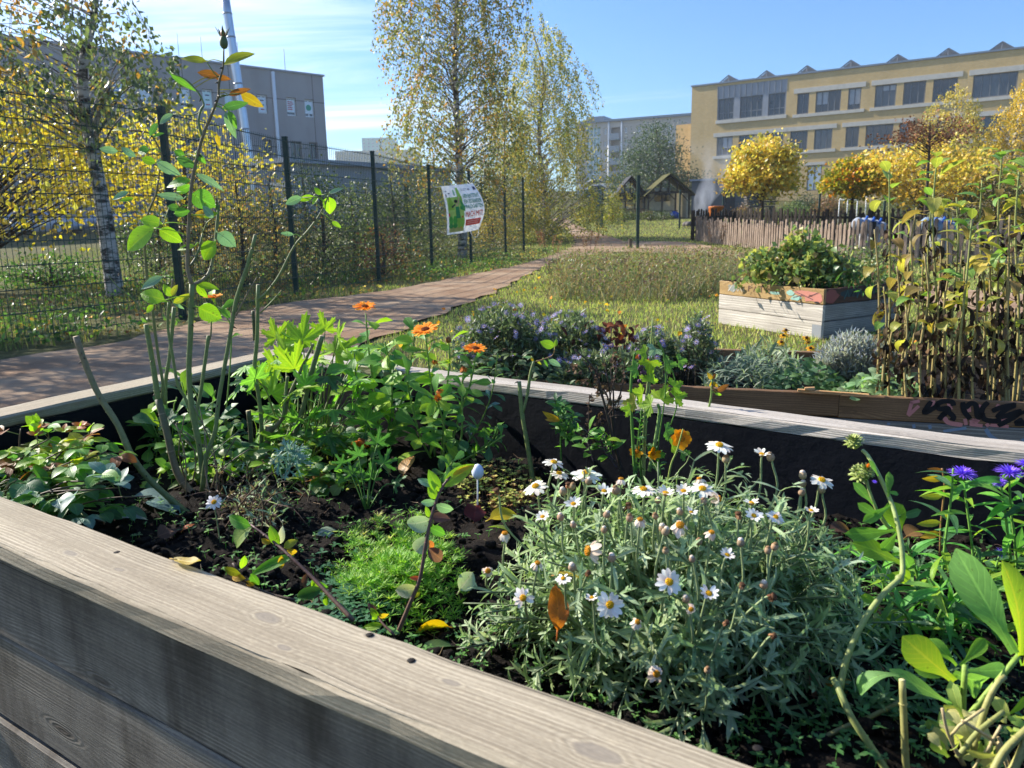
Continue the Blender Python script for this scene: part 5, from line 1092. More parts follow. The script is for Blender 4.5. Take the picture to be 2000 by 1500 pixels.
# seedlings and clover
P = []; 
b = MB()
def seedling(p, r_, c_, k=3):
    a0 = U(0, 6); h_ = U(.004, .014); top = p + V((U(-.003, .003), U(-.003, .003), h_))
    b.tube([p, top], .0006, c_, 3, cap=False)
    for i in range(k): a = a0 + 6.283 * i / k + U(-.3, .3); d = V((math.cos(a), math.sin(a), U(.05, .4))); b.leaf(top, d, (0, 0, 1), r_ * U(.8, 1.2), r_ * .85, jit(c_, .2), 'heart', .2, .1, 2)
gcl = [hx('5f8a4a'), hx('6f9a55'), hx('4a7040')]
for _ in range(2900):
    p = atz(U(200, 2000), U(900, 1490), ZS + .01)
    if inbed(p) and math.sin(p.x * 11) + math.sin(p.y * 13 + 1) > -.9: p.z = soilz(p.x, p.y); seedling(p, U(.005, .0105), random.choice(gcl), random.choice((2, 2, 3)))
for _ in range(230):
    p = atz(random.gauss(695, 45), random.gauss(1165, 40), ZS + .015)
    if inbed(p): p.z = soilz(p.x, p.y) + .006; seedling(p, U(.009, .013), hx('3f6a48'), 3)
for _ in range(170):
    p = atz(random.gauss(1700, 150), random.gauss(1430, 60), ZS + .015)
    if inbed(p): p.z = soilz(p.x, p.y) + .006; seedling(p, U(.007, .012), hx('47703f'), 3)
tag(b.build('seedlings', LEAF), 'tiny green seedlings and clover sprouting from the dark soil', 'seedlings', kind='stuff')

b = MB()
for _ in range(420):
    p = atz(U(250, 2000), U(890, 1480), ZS)
    if inbed(p): p.z = soilz(p.x, p.y) + .006; a = U(0, 6.28); d = V((math.cos(a), math.sin(a), U(-.1, .25))) * U(.01, .045); b.tube([p, p + d * .5 + rv(.004), p + d], (.0009, .0005), jit(hx(random.choice(('6a5844', '8a7658', '4a3c30', '9a8a6a'))), .2), 3, cap=False)
tag(b.build('straw_litter', MATT), 'dry straws, roots and twig bits scattered over the dark soil', 'plant litter', kind='stuff')

# ================================================================ second bed with asters
B2T = thing('raised_bed', 'long low raised bed of dark boards with black and pink graffiti behind the foreground bed', 'raised bed', (B2L.x, B2L.y, 0))
zt2 = .31; W2 = .026; jn = (atz(1640, 768, .31) - B2F0).dot(d2)
def b2(s, z, o=0.): p = B2L + d2 * s - n2_ * o; return V((p.x, p.y, z))
for s0, s1, z0, z1, mt in ((0, jn - .002, .226, zt2, BROWNW), (jn, 3.6, .222, zt2 - .004, BROWNW), (0, 3.6, .118, .219, GRW), (0, 3.6, .0, .115, GRW)):
    b = MB(); b.board(b2(s0, (z0 + z1) / 2, -W2 / 2), b2(s1, (z0 + z1) / 2, -W2 / 2), V((0, 0, z1 - z0)), n2_ * W2, .003, 20, .001); b.build('front_board', mt, B2T, False)
for z0, z1, mt in ((.225, zt2, BROWNW), (.118, .22, GRW), (.0, .115, GRW)):
    b = MB(); b.board(b2(0, (z0 + z1) / 2, -B2D), b2(3.6, (z0 + z1) / 2, -B2D), V((0, 0, z1 - z0)), n2_ * W2, .003, 20, .001); b.build('back_board', mt, B2T, False)
    for s_ in (.013, 3.58): b = MB(); b.board(b2(s_, (z0 + z1) / 2, -W2 - .001), b2(s_, (z0 + z1) / 2, -B2D + W2 * .55), V((0, 0, z1 - z0 - .004)), d2 * W2, .003, 6, .001); b.build('end_board', mt, B2T, False)
b = MB(); vs = []; n = 40
for j in range(15):
    for i in range(n + 1): p = b2(.02 + 3.55 * i / n, 0, -.03 - (B2D - .06) * j / 14); vs.append((p.x, p.y, .24 + U(-.008, .012)))
b.add(vs, [(j * (n + 1) + i, j * (n + 1) + i + 1, (j + 1) * (n + 1) + i + 1, (j + 1) * (n + 1) + i) for j in range(14) for i in range(n)]); b.build('soil', SOIL, B2T)
# graffiti strokes, as painted ribbons on the front board
def gpx(px, py): r_ = ray(px, py); t = (b2(0, 0) - EYE).dot(-n2_) / r_.dot(-n2_); return EYE + r_ * t
def stroke(b, pts, w_, col, o):
    pts = smooth([gpx(1700 + x * .15, 740 + y * .15) for x, y in pts], 5); vs = []
    for i, p in enumerate(pts):
        t_ = (pts[min(i + 1, len(pts) - 1)] - pts[max(i - 1, 0)]).normalized(); s_ = t_.cross(n2_).normalized(); ww = w_ * (.75 if i in (0, len(pts) - 1) else 1) / 2
        vs += [p + s_ * ww - n2_ * o, p - s_ * ww - n2_ * o]
    b.add(vs, [(i * 2, i * 2 + 1, i * 2 + 3, i * 2 + 2) for i in range(len(pts) - 1)], col)
pk = hx('c98480'); bk = hx('17161c'); b = MB()
for s in ([(540, 300), (490, 470)], [(490, 480), (630, 350)], [(520, 310), (640, 285)], [(820, 280), (810, 370)], [(1010, 300), (1050, 400)], [(960, 500), (1020, 570), (1200, 600)], [(1230, 520), (1245, 600)], [(1280, 360), (1285, 430)], [(1320, 530), (1400, 570)], [(1290, 590), (1460, 610)], [(1440, 340), (1420, 370)], [(1510, 580), (1540, 620)], [(1560, 600), (1800, 620)], [(1640, 340), (1700, 370)], [(1680, 560), (1810, 515)], [(1420, 530), (1290, 560)]): stroke(b, s, .015, pk, .0012)
SPR = mplain('spray_paint', (.5, .5, .5), .6, .3, attr=True); b.build('pink_graffiti', SPR, B2T, False); b = MB()
for s in ([(790, 290), (700, 440), (850, 360), (870, 320)], [(1080, 350), (1060, 300), (960, 290), (870, 330), (900, 390), (1000, 380), (1010, 420), (940, 470), (890, 530)], [(920, 480), (1000, 430), (1080, 490), (1060, 540)], [(1200, 300), (1220, 420), (1300, 520)], [(1240, 380), (1300, 320), (1370, 340), (1390, 480), (1430, 490), (1460, 380), (1530, 300)], [(1450, 440), (1480, 520), (1600, 550), (1700, 530)], [(1580, 420), (1700, 370), (1880, 340), (1760, 400), (1660, 490), (1760, 480), (1950, 420), (1860, 500), (1660, 610)], [(1980, 520), (1900, 580), (2100, 570)], [(1880, 470), (2100, 400)]): stroke(b, s, .017, bk, .002)
b.build('black_graffiti', SPR, B2T, False); b = MB()
for s in ([(240, 570), (235, 600)], [(560, 590), (570, 640)], [(770, 600), (780, 650)], [(1500, 650), (1560, 740), (1650, 800)], [(1960, 800), (2050, 780)], [(950, 680), (1250, 640)]): stroke(b, s, .013, hx('7d8fa5'), .0012)
b.build('blue_graffiti', SPR, B2T, False)
b = MB(); p = atz(1558, 762, .318); q = atz(1697, 772, .318); b.board(p, q, n2_ * .02, V((0, 0, .009)), .001, 4); m_ = p.lerp(q, .18); b.board(m_ + V((-.02, 0, .009)), m_ + V((.015, 0, .009)), n2_ * .018, V((0, 0, .01)), .002, 2)
tag(b.build('wood_strip', mwood('fresh_pine', hx('a5794a'), hx('d5b082'), stain=.1, knots=False), None, False, p), 'loose strip of pale wood lying on the edge of the graffiti bed', 'wood strip')

# ================================================================ third, weathered bed
B3T = thing('raised_bed', 'bleached white and ochre wooden raised bed with graffiti standing on the lawn', 'raised bed', (P3C.x, P3C.y, 0))
H3 = .385; uL = (P3L - P3C); uL.z = 0; LL = uL.length; uL.normalize(); uR = (P3R - P3C); uR.z = 0; LR = uR.length; uR.normalize(); nLf = V((-uL.y, uL.x, 0)); nLf = nLf if nLf.y < 0 or nLf.x < 0 else -nLf; nRf = V((uR.y, -uR.x, 0)); nRf = nRf if nRf.y < 0 else -nRf
cz_ = [(0.0, .133), (.137, .262), (.266, H3)]
for (z0, z1), mL, mR in zip(cz_, (PALEW, PALEW, ORW), (GRW, GRW, mwood('dark_painted_board', hx('3a2a22'), hx('6a4a38'), stain=.5))):  # grey on the right and end boards puts their shade into the colour
    zc_ = (z0 + z1) / 2
    for A_, dd, ln, nn_, mt, nm, sh in ((P3C, uL, LL, nLf, mL, 'left_board', 0), (P3C, uR, LR, nRf, mR, 'right_board', .027), (P3C + uR * LR, uL, LL, -nLf, mL, 'back_board', 0), (P3C + uL * LL, uR, LR, -nRf, mR, 'end_board', .027)):
        b = MB(); a_ = V((A_.x, A_.y, zc_)); b.board(a_ + dd * sh - nn_ * .013, a_ + dd * (ln - sh) - nn_ * .013, V((0, 0, z1 - z0)), nn_ * .026, .004, 12, .002); b.build(nm, mt, B3T, False)
b = MB(); vs = [P3C + V((0, 0, .34)), P3C + uR * LR + V((0, 0, .34)), P3C + uR * LR + uL * LL + V((0, 0, .34)), P3C + uL * LL + V((0, 0, .34))]; b.add(vs, [(0, 1, 2, 3)]); b.build('soil', SOIL, B3T, False)
b = MB()
def p3(dd, nn_, s, z, o=.0015): p = P3C + dd * s + nn_ * o; return V((p.x, p.y, z))
def blob(dd, nn_, s, z, rs, rz, col, o=.0015, n=14):
    c_ = p3(dd, nn_, s, z, o); pts = []
    for k in range(n):
        q = 6.283 * k / n; f_ = U(.7, 1.15); zz_ = max(.27, min(H3 - .004, z + math.sin(q) * rz * f_)); pts.append(p3(dd, nn_, max(.004, s + math.cos(q) * rs * f_), zz_, o))
    b.add([c_] + pts, [(0, 1 + k, 1 + (k + 1) % n) for k in range(n)], col)
sal = hx('b9796a'); teal = hx('8fb5a8'); dk = hx('2a2426')
blob(uL, nLf, .1, 0.322, .11, 0.049, sal); blob(uL, nLf, .2, 0.343, .09, 0.028, sal, .0018); blob(uL, nLf, .27, 0.301, .06, 0.025, teal, .0022); blob(uL, nLf, .33, 0.336, .04, 0.021, teal, .0024); blob(uL, nLf, .5, 0.322, .07, 0.014, teal, .0019); blob(uL, nLf, .06, 0.28, .03, 0.008, dk, .0026); blob(uL, nLf, 1.0, 0.329, .06, 0.035, hx('8a8f8a'), .0016)
b.build('painted_patch', SPR, B3T, False); b = MB(); blob(uR, nRf, .09, 0.329, .1, 0.063, hx('8a4a44')); blob(uR, nRf, .35, 0.336, .16, 0.035, hx('26343a'), .0018); blob(uR, nRf, .6, 0.343, .14, 0.035, hx('22303a'), .0019)
def line3(dd, nn_, pts, w_, col, o=.003):
    q = [p3(dd, nn_, s, z, o) for s, z in pts]; vs = []
    for i, p in enumerate(q):
        t_ = (q[min(i + 1, len(q) - 1)] - q[max(i - 1, 0)]).normalized(); s_ = t_.cross(nn_).normalized() * w_ / 2; vs += [p + s_, p - s_]
    b.add(vs, [(i * 2, i * 2 + 1, i * 2 + 3, i * 2 + 2) for i in range(len(q) - 1)], col)
b.build('painted_patch', SPR, B3T, False); b = MB()
for pts in ([(.8, 0.315), (.8, 0.364)], [(.8, 0.364), (.76, 0.35), (.8, 0.34)], [(.74, 0.315), (.72, 0.364), (.7, 0.315)], [(.735, 0.336), (.705, 0.336)], [(.68, 0.364), (.62, 0.364)], [(.65, 0.364), (.65, 0.315)], [(.6, 0.315), (.56, 0.357), (.55, 0.315)]): line3(uL, nLf, pts, .008, hx('5a4038'))
for pts in ([(.98, 0.301), (.96, 0.343), (.93, 0.308), (.9, 0.343), (.88, 0.308)], [(.86, 0.308), (.86, 0.336)], [(1.05, 0.301), (1.0, 0.357)]): line3(uL, nLf, pts, .007, hx('cfc9bd'))
for pts in ([(.05, 0.357), (.15, 0.315), (.28, 0.35)], [(.3, 0.301), (.2, 0.329), (.1, 0.301)]): line3(uL, nLf, pts, .006, hx('6a4a4a'), .0035)
b.build('scrawl', SPR, B3T, False); b = MB()
for k in range(7): line3(uR, nRf, [(.25 + .08 * k, .294 + .014 * (k % 2)), (.29 + .08 * k, .364), (.31 + .08 * k, .308)], .012, hx('141418') if k % 2 else hx('2a5a5a'))
b.build('dark_scrawl', SPR, B3T, False)
b = MB(); b.box(P3C + V((0, 0, .06)) + uL * .045 + nLf * .002, uL * .045, nLf * .0015, V((0, 0, .05)), (.5, .52, .54)); b.build('corner_plate', ZINC, B3T, False)
# ================================================================ plants of the foreground bed
def soilp(px, py):
    p = atz(px, py, ZS); p.z = soilz(p.x, p.y) - .004; return p
def pxs(pts, y0, y1=None):
    y1 = y0 if y1 is None else y1; n = len(pts) - 1
    return [aty(px, py, y0 + (y1 - y0) * i / max(1, n)) for i, (px, py) in enumerate(pts)]
CAM = V((0, -1, .25))
def lpx(mb, bx, by, tx, ty, y, w, col, prof='oval', curl=.25, tilt=.5, n=5, dy=0., fold=.25, col2=None):
    p = aty(bx, by, y); q = aty(tx, ty, y + dy); d = q - p
    if CPTS:
        c_ = min(CPTS, key=lambda k: (k - p).length_squared)
        if .004 < (c_ - p).length < .07: mb.tube(smooth([c_, c_.lerp(p, .55) + V((0, 0, .004)), p], 3), .0009, mixc(col, hx('6a7a3a'), .6), 4)
    return mb.leaf(p, d, CAM + rv(tilt), d.length * 1.05, d.length * w, jit(col, .1), prof, curl * U(.4, 1.3), fold, n, U(-.4, .4), col2)
LIME = hx('7a9a2a'); GRN = hx('578236'); DGR = hx('3f6240'); BLU = hx('68847e'); OLV = hx('8a8a30'); RUS = hx('7a4a26'); OCH = hx('a5802a'); BRN = hx('5a4030')
CANE = hx('74824e'); CANEB = hx('85765f'); CANED = hx('565a40')
def thorn(b, p, d, s=.006): b.tube([p, p + d * s * .6 + V((0, 0, -.0005)), p + d * s + V((0, 0, -.002))], [.0022, .0012, .0001], hx('4a4030'), 5)
CPTS = []
def cane(par, pts, y0, y1, r, col, col2=None, th=4, name='cane', cut=False):
    b = MB(); P = smooth(pxs(pts, y0, y1), 4); n = len(P); rs = [r[0] + (r[1] - r[0]) * i / (n - 1) + U(-.0003, .0003) for i in range(n)] if isinstance(r, tuple) else [r * U(.94, 1.06) for _ in range(n)]
    b.tube(P, rs, col, 8, col2); CPTS.extend(P)
    for i in range(2, n - 1, 4): b.ball(P[i], rs[i] * 1.16, mixc(col, (.3, .25, .18), .3), .5, 7, 4, axis=(P[i + 1] - P[i]))
    for _ in range(th): i = random.randrange(n - 1); ax = (P[i + 1] - P[i]).normalized(); o = perp(ax, U(0, 6.28)); thorn(b, P[i].lerp(P[i + 1], U(0, 1)) + o * rs[i] * .7, (o + V((0, 0, -.15))).normalized(), U(.005, .009))
    if cut: b.ball(P[-1], rs[-1] * .93, hx('c9b48a'), .12, 8, 4, axis=(P[-1] - P[-2]))
    b.build(name, STEM, par)
rb = soilp(392, 985); ROSE = thing('rose_bush', 'tall pruned rose bush with long thorny canes and a bud at the top', 'rose bush', rb); y = rb.y
cane(ROSE, [(372, 1008), (300, 945), (260, 895), (230, 830), (195, 775), (170, 720), (148, 657)], y - .06, y - .1, (.0066, .0058), CANE, CANEB, 8, cut=True)
cane(ROSE, [(402, 985), (372, 960), (345, 920), (325, 840), (309, 780)], y, y + .06, (.0085, .0075), CANEB, CANED, 3)
cane(ROSE, [(309, 785), (303, 740), (295, 690), (285, 634)], y + .06, y + .06, (.0062, .0056), CANE, CANE, 6, cut=True)
cane(ROSE, [(316, 785), (318, 750), (310, 700), (303, 650), (297, 600), (289, 560), (283, 490), (287, 425), (304, 381), (311, 340), (316, 305), (300, 270), (285, 258), (252, 254)], y + .07, y + .02, (.0036, .0012), CANE, hx('8a6a50'), 5)
cane(ROSE, [(322, 790), (324, 740), (332, 690), (340, 600)], y + .09, y + .11, (.0048, .0042), CANE, CANE, 3, cut=True)
cane(ROSE, [(385, 850), (364, 783), (347, 750), (338, 700), (328, 640), (330, 590)], y + .02, y + .01, (.0034, .003), CANE, CANE, 6)
cane(ROSE, [(399, 960), (389, 870), (376, 805), (369, 730), (372, 650), (375, 555)], y - .01, y - .03, (.0066, .0055), CANE, CANE, 5)
cane(ROSE, [(375, 556), (366, 520), (369, 440), (373, 368), (385, 308), (395, 270), (416, 217), (426, 190), (428, 160), (436, 130), (437, 95)], y - .03, y - .05, (.0042, .0017), CANEB, hx('6a6040'), 6)
cane(ROSE, [(396, 270), (388, 240), (392, 215), (398, 203), (385, 178), (362, 155), (335, 143)], y - .04, y - .02, (.0028, .001), CANE, CANE, 2)
cane(ROSE, [(376, 556), (398, 545), (413, 520), (422, 455), (427, 400)], y - .03, y + .02, (.0034, .0026), CANEB, CANE, 3)
cane(ROSE, [(372, 520), (386, 495), (396, 455)], y - .03, y, (.0026, .0018), CANED, CANE, 2)
cane(ROSE, [(395, 830), (383, 815), (392, 765), (402, 695), (407, 655)], y + .02, y + .03, (.0042, .0036), CANE, CANE, 2, cut=True)
cane(ROSE, [(405, 680), (412, 650), (413, 600)], y + .03, y + .03, (.002, .0015), CANEB, CANE, 1)
cane(ROSE, [(394, 960), (402, 895), (420, 842), (427, 782), (441, 702), (451, 646), (462, 583), (483, 520), (499, 459)], y - .02, y - .03, (.0048, .0038), CANE, CANE, 9, cut=True)
cane(ROSE, [(461, 616), (480, 580), (502, 541)], y - .03, y - .05, (.0016, .001), CANEB, CANEB, 0)
cane(ROSE, [(330, 587), (336, 560), (338, 545)], y + .01, y + .01, .0024, CANEB, CANEB, 0); cane(ROSE, [(285, 625), (262, 587), (230, 560), (212, 538)], y + .06, y + .05, (.0016, .001), CANE, CANE, 0)
for _ in range(14):
    x0 = U(350, 440); y1_ = U(770, 900); cane(ROSE, [(x0, U(955, 985)), (x0 + U(-25, 25), (y1_ + 960) / 2), (x0 + U(-60, 70), y1_)], y + U(-.05, .05), y + U(-.08, .1), (.0017, .0009), random.choice((CANEB, CANED, hx('6a5a4a'))), None, 1, 'twig')
b = MB()
for a in ((301, 446, 245, 485, .6, LIME), (317, 437, 272, 428, .56, LIME), (311, 448, 353, 470, .62, LIME), (373, 352, 320, 361, .4, GRN), (375, 378, 418, 402, .85, GRN), (306, 317, 350, 341, .45, BLU), (304, 318, 276, 309, .6, LIME), (292, 293, 267, 295, .8, GRN), (361, 303, 340, 296, .8, GRN), (232, 296, 191, 289, .35, BLU), (266, 306, 233, 287, .4, BLU), (345, 308, 384, 326, .5, DGR), (383, 340, 435, 367, .3, BLU), (351, 407, 326, 403, .6, GRN), (340, 418, 368, 411, .65, GRN), (360, 388, 307, 379, .3, BLU), (338, 223, 308, 240, .4, BLU), (308, 240, 290, 265, .4, DGR), (331, 143, 380, 176, .22, GRN), (404, 120, 352, 111, .32, OLV), (437, 127, 490, 96, .38, OLV), (430, 150, 386, 140, .4, RUS), (418, 150, 449, 154, .4, RUS), (446, 186, 486, 172, .3, RUS), (470, 183, 512, 208, .45, OCH), (434, 212, 481, 199, .35, DGR), (440, 218, 460, 268, .35, BLU), (446, 216, 462, 250, .4, GRN), (423, 262, 429, 286, .45, OCH), (417, 426, 396, 402, .5, BLU), (425, 455, 459, 480, .75, BLU), (421, 472, 394, 506, .75, LIME), (381, 480, 345, 486, .35, LIME), (252, 375, 217, 388, .35, BLU), (262, 388, 232, 391, .3, LIME), (380, 422, 402, 410, .4, OCH), (384, 424, 410, 422, .3, OCH), (322, 587, 272, 570, .62, LIME), (318, 540, 274, 563, .36, BLU), (336, 579, 319, 556, .6, LIME), (336, 578, 344, 556, .5, OLV), (300, 595, 285, 611, .5, LIME), (385, 555, 426, 563, .4, LIME), (385, 556, 403, 582, .55, LIME), (388, 600, 430, 622, .8, LIME), (336, 587, 358, 604, .3, BLU), (338, 592, 372, 575, .35, OLV), (345, 375, 372, 362, .6, GRN), (382, 300, 402, 318, .5, GRN), (398, 425, 424, 415, .4, LIME), (250, 254, 215, 250, .25, OLV), (300, 268, 318, 258, .4, GRN)):
    lpx(b, *a[:4], y - .02 + U(-.04, .04), a[4], a[5], tilt=.35, n=6)
b.build('foliage', ROSEL, ROSE)
b = MB()
for p0, p1, p2 in (((311, 400), (312, 440), (301, 446)), ((330, 405), (318, 440), (305, 447)), ((396, 455), (404, 435), (417, 426)), ((372, 420), (378, 425), (384, 424)), ((395, 215), (375, 225), (338, 223)), ((425, 190), (434, 186), (446, 186)), ((428, 150), (420, 145), (404, 122)), ((418, 205), (426, 208), (434, 212)), ((369, 420), (350, 412), (340, 418)), ((385, 310), (365, 304), (345, 308)), ((425, 192), (450, 184), (470, 183)), ((372, 362), (376, 345), (383, 340))): b.tube(smooth(pxs([p0, p1, p2], y - .03), 3), .0011, hx('6a7a3a'), 4)
b.build('leaf_stalks', STEM, ROSE)
def bud(par, px, py, y, r, col, tip, name='bud', sq=1.5):
    p = aty(px, py, y); b = MB(); b.ball(p, r, col, sq, 9, 6, prof=lambda t: 1.15 - .45 * t); o = b.build(name, STEM, par); s = MB()
    for k in range(5): q = k * 1.257; d = V((math.cos(q) * .3, math.sin(q) * .3, 1)); s.leaf(p + V((math.cos(q) * r * .6, math.sin(q) * r * .6, r * .8)), d, V((math.cos(q), math.sin(q), 0)), r * 2.6, r * .6, jit(hx('5f6a40')), 'lance', -.3, .1, 3)
    s.ball(p + V((0, 0, r * 1.6)), r * .55, tip, 1.8, 7, 5); s.build('sepals', STEM, o); return o
bud(ROSE, 437, 82, y - .05, .0085, hx('5a6a45'), hx('8a5a40')); bud(ROSE, 424, 404, y + .02, .005, hx('5f7a40'), hx('6a7a40'))

rb2 = soilp(515, 912); R2 = thing('rose_bush', 'smaller pruned rose bush of cut green stubs, right of the tall rose canes', 'rose bush', rb2); y = rb2.y
cane(R2, [(507, 905), (511, 835), (504, 765), (497, 723), (502, 660), (504, 556)], y, y - .02, (.0058, .0044), CANE, CANE, 5, cut=True)
cane(R2, [(504, 585), (520, 572), (546, 537), (574, 482), (602, 450), (626, 416), (644, 378)], y - .02, y - .06, (.0034, .0019), CANE, hx('8a8a60'), 6)
cane(R2, [(508, 612), (530, 590), (543, 575), (550, 567)], y - .02, y - .03, (.0018, .0012), CANE, CANE, 0); cane(R2, [(532, 588), (533, 570), (532, 565)], y - .02, y - .02, .0011, CANE, CANE, 0)
cane(R2, [(497, 665), (496, 640), (494, 607)], y - .01, y - .01, (.004, .0042), CANED, CANED, 1, cut=True)
cane(R2, [(552, 905), (574, 852), (591, 800), (605, 740), (616, 700), (629, 656)], y - .02, y - .04, (.0062, .0066), CANED, CANE, 5, cut=True)
cane(R2, [(520, 850), (532, 840), (556, 810), (562, 780), (580, 740), (598, 700), (612, 672)], y + .01, y, (.0056, .0038), CANEB, CANE, 4, cut=True)
cane(R2, [(553, 815), (556, 790), (560, 750), (562, 735)], y, y, (.0046, .004), CANE, CANE, 1, cut=True)
cane(R2, [(490, 915), (490, 850), (485, 802)], y - .01, y - .01, (.006, .0062), CANED, CANED, 2, cut=True); cane(R2, [(520, 915), (522, 870), (525, 832)], y, y, (.0078, .0085), CANEB, CANEB, 2, cut=True)
cane(R2, [(611, 690), (608, 675), (607, 668)], y - .03, y - .03, .0014, CANEB, CANEB, 0)
b = MB()
for a in ((590, 385, 556, 398, .45, BLU), (612, 383, 582, 391, .4, LIME), (628, 380, 613, 367, .6, LIME), (643, 378, 669, 366, .35, BLU), (641, 384, 645, 417, .85, LIME), (648, 433, 666, 444, .5, LIME), (574, 458, 548, 455, .35, BLU), (622, 385, 608, 398, .5, LIME)): lpx(b, *a[:4], y - .05, a[4], a[5], tilt=.3, n=6)
b.build('foliage', ROSEL, R2)
b = MB()
for p0, p1 in (((640, 385), (590, 386)), ((644, 378), (628, 381)), ((642, 395), (641, 384)), ((628, 415), (648, 433)), ((576, 480), (574, 459))): b.tube(pxs([p0, p1], y - .06), .001, hx('6a7a3a'), 4)
b.build('leaf_stalks', STEM, R2)

# low leafy rose at the far left
lb = soilp(95, 975); LR_ = thing('rose_bush', 'low leafy dark rose bush with reddish young tips at the left corner of the bed', 'rose bush', lb); bs = MB(); bl_ = MB()
for k in range(34):
    px_, py_ = (U(-10, 210), U(836, 985)) if k < 28 else (U(180, 310), U(890, 985)); yy = 1.42 + (985 - py_) * .0012 + U(-.12, .1); tip = aty(px_, py_, yy); base = V((lb.x + U(-.08, .08), yy + U(-.05, .1), ZS)); top = tip
    hi = py_ < 890; P = [base, base.lerp(top, .6) + V((0, 0, .03)), top]
    bs.tube(smooth(P, 4), (.0028, .0012), hx('5a4a38'), 5)
    for j in range(random.randint(5, 8)):
        t_ = U(.3, 1); q = base.lerp(top, t_) + V((0, 0, .02 * math.sin(PI * t_))); d = V((U(-1, 1), U(-1, .5), U(-.35, .5))).normalized(); bs.tube([q, q + d * .03], .0009, hx('6a7a3a'), 4); m_ = q + d * .03
        cc = (random.choice((OLV, RUS, LIME, GRN, LIME)) if py_ < 915 and t_ > .5 else random.choice((DGR, GRN, GRN, BLU, DGR)))
        for a in (-1.1, 0, 1.1):
            d2_ = (d * math.cos(a) + d.cross(V((0, 0, 1))) * math.sin(a)).normalized(); bl_.leaf(m_ + d2_ * .004, d2_ + V((0, 0, -.1)), V((U(-.4, .4), U(-.6, .2), 1)), U(.027, .046), U(.02, .028), jit(cc, .15), 'oval', U(.1, .6), .2, 5, U(-.3, .3))
bs.build('stems', STEM, LR_); bl_.build('foliage', ROSEL, LR_)
b = MB(); bl_ = MB()
def rose_tip(px, py, y, n=5):
    p = aty(px, py, y)
    for k in range(n): d = V((math.cos(k * 1.7), math.sin(k * 1.7) * .6, U(.1, .9))); bl_.leaf(p, d, (0, -.6, 1), U(.014, .022), .011, jit(random.choice((OLV, RUS, hx('9a5a30'), LIME))), 'oval', .3, .2, 4)
for q in ((78, 835), (72, 850), (125, 842), (150, 838), (158, 832)): rose_tip(*q, 1.5)
bl_.build('young_leaf', ROSEL, LR_)
# little red rose
p = aty(247, 792, 2.0); g_ = V((p.x, 2.0, ZS)); T = thing('rose_plant', 'small single red rose bloom against the black foil at the left', 'rose', g_); b = MB(); b.tube(smooth([g_, g_.lerp(p, .5) + V((.01, 0, 0)), p], 4), .0013, CANE, 5); b.build('stem', STEM, T); b = MB(); b.ball(p, .008, hx('8a1a26'), .9, 9, 6)
for k in range(9): q = k * 2.4; d = V((math.cos(q), math.sin(q), .9)); b.leaf(p + V((0, 0, -.006)), d, V((-math.cos(q), -math.sin(q), .6)), .017, .014, jit(hx('9a2030')), 'petal', .6, .3, 4)
b.build('flower', PETAL, T); b = MB()
for k in range(9): q = g_.lerp(p, U(.25, .85)); d = V((U(-1, 1), U(-.6, .6), U(-.1, .5))); b.leaf(q, d, (0, -.3, 1), U(.025, .04), .02, jit(DGR), 'oval', .4, .2, 4)
for k in range(4): b.leaf(p + V((0, 0, -.01)), V((math.cos(k * 1.6), math.sin(k * 1.6), .2)), (0, 0, 1), .018, .006, jit(BLU), 'lance', .2, .1, 3)
b.build('foliage', ROSEL, T)

# undergrowth at the foot of the rose canes
bl_ = MB(); bs = bl_
for k in range(150):
    px_, py_ = U(285, 720), random.gauss(880, 42)
    if not 790 < py_ < 950: continue
    g_ = atz(px_, min(955, py_ + U(10, 60)), ZS); q = aty(px_ + U(-25, 25), py_, g_.y); q.z = max(q.z, ZS + .012); bs.tube(smooth([g_, g_.lerp(q, .5) + rv(.015), q], 3), (.0015, .0009), jit(hx('7a8a4a'), .2), 4)
    for j in range(4): d = V((U(-1, 1), U(-.9, .5), U(-.2, .7))); bl_.leaf(q + rv(.012), d, (0, -.3, 1), U(.025, .055), U(.014, .026), jit(random.choice((GRN, DGR, LIME, GRN, hx('6a7a45'))), .15), random.choice(('oval', 'spoon')), U(.2, .9), .25, 5, U(-.4, .4))
tag(bl_.build('undergrowth', LEAF), 'tangled low green leaves and stems at the foot of the rose canes', 'undergrowth', kind='stuff')
# ---- deep cut larkspur foliage
sb = soilp(590, 890); T = thing('larkspur_plant', 'bushy plant with large bright green deeply cut leaves behind the pruned rose', 'plant', sb); bs = MB(); bl_ = MB()
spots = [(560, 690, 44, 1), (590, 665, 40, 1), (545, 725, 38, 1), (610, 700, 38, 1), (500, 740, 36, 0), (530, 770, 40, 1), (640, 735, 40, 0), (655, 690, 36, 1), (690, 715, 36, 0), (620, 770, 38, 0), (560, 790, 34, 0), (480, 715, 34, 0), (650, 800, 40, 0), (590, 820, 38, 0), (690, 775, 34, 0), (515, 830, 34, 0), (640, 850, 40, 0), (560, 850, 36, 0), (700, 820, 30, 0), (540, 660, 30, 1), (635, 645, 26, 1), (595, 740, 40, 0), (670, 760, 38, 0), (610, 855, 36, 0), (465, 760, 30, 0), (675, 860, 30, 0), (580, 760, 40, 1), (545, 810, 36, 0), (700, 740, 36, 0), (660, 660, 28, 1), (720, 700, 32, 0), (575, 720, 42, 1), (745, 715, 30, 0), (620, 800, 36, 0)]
for _ in range(26): spots.append((random.gauss(600, 85), random.gauss(780, 60), U(26, 38), random.random() < .12))
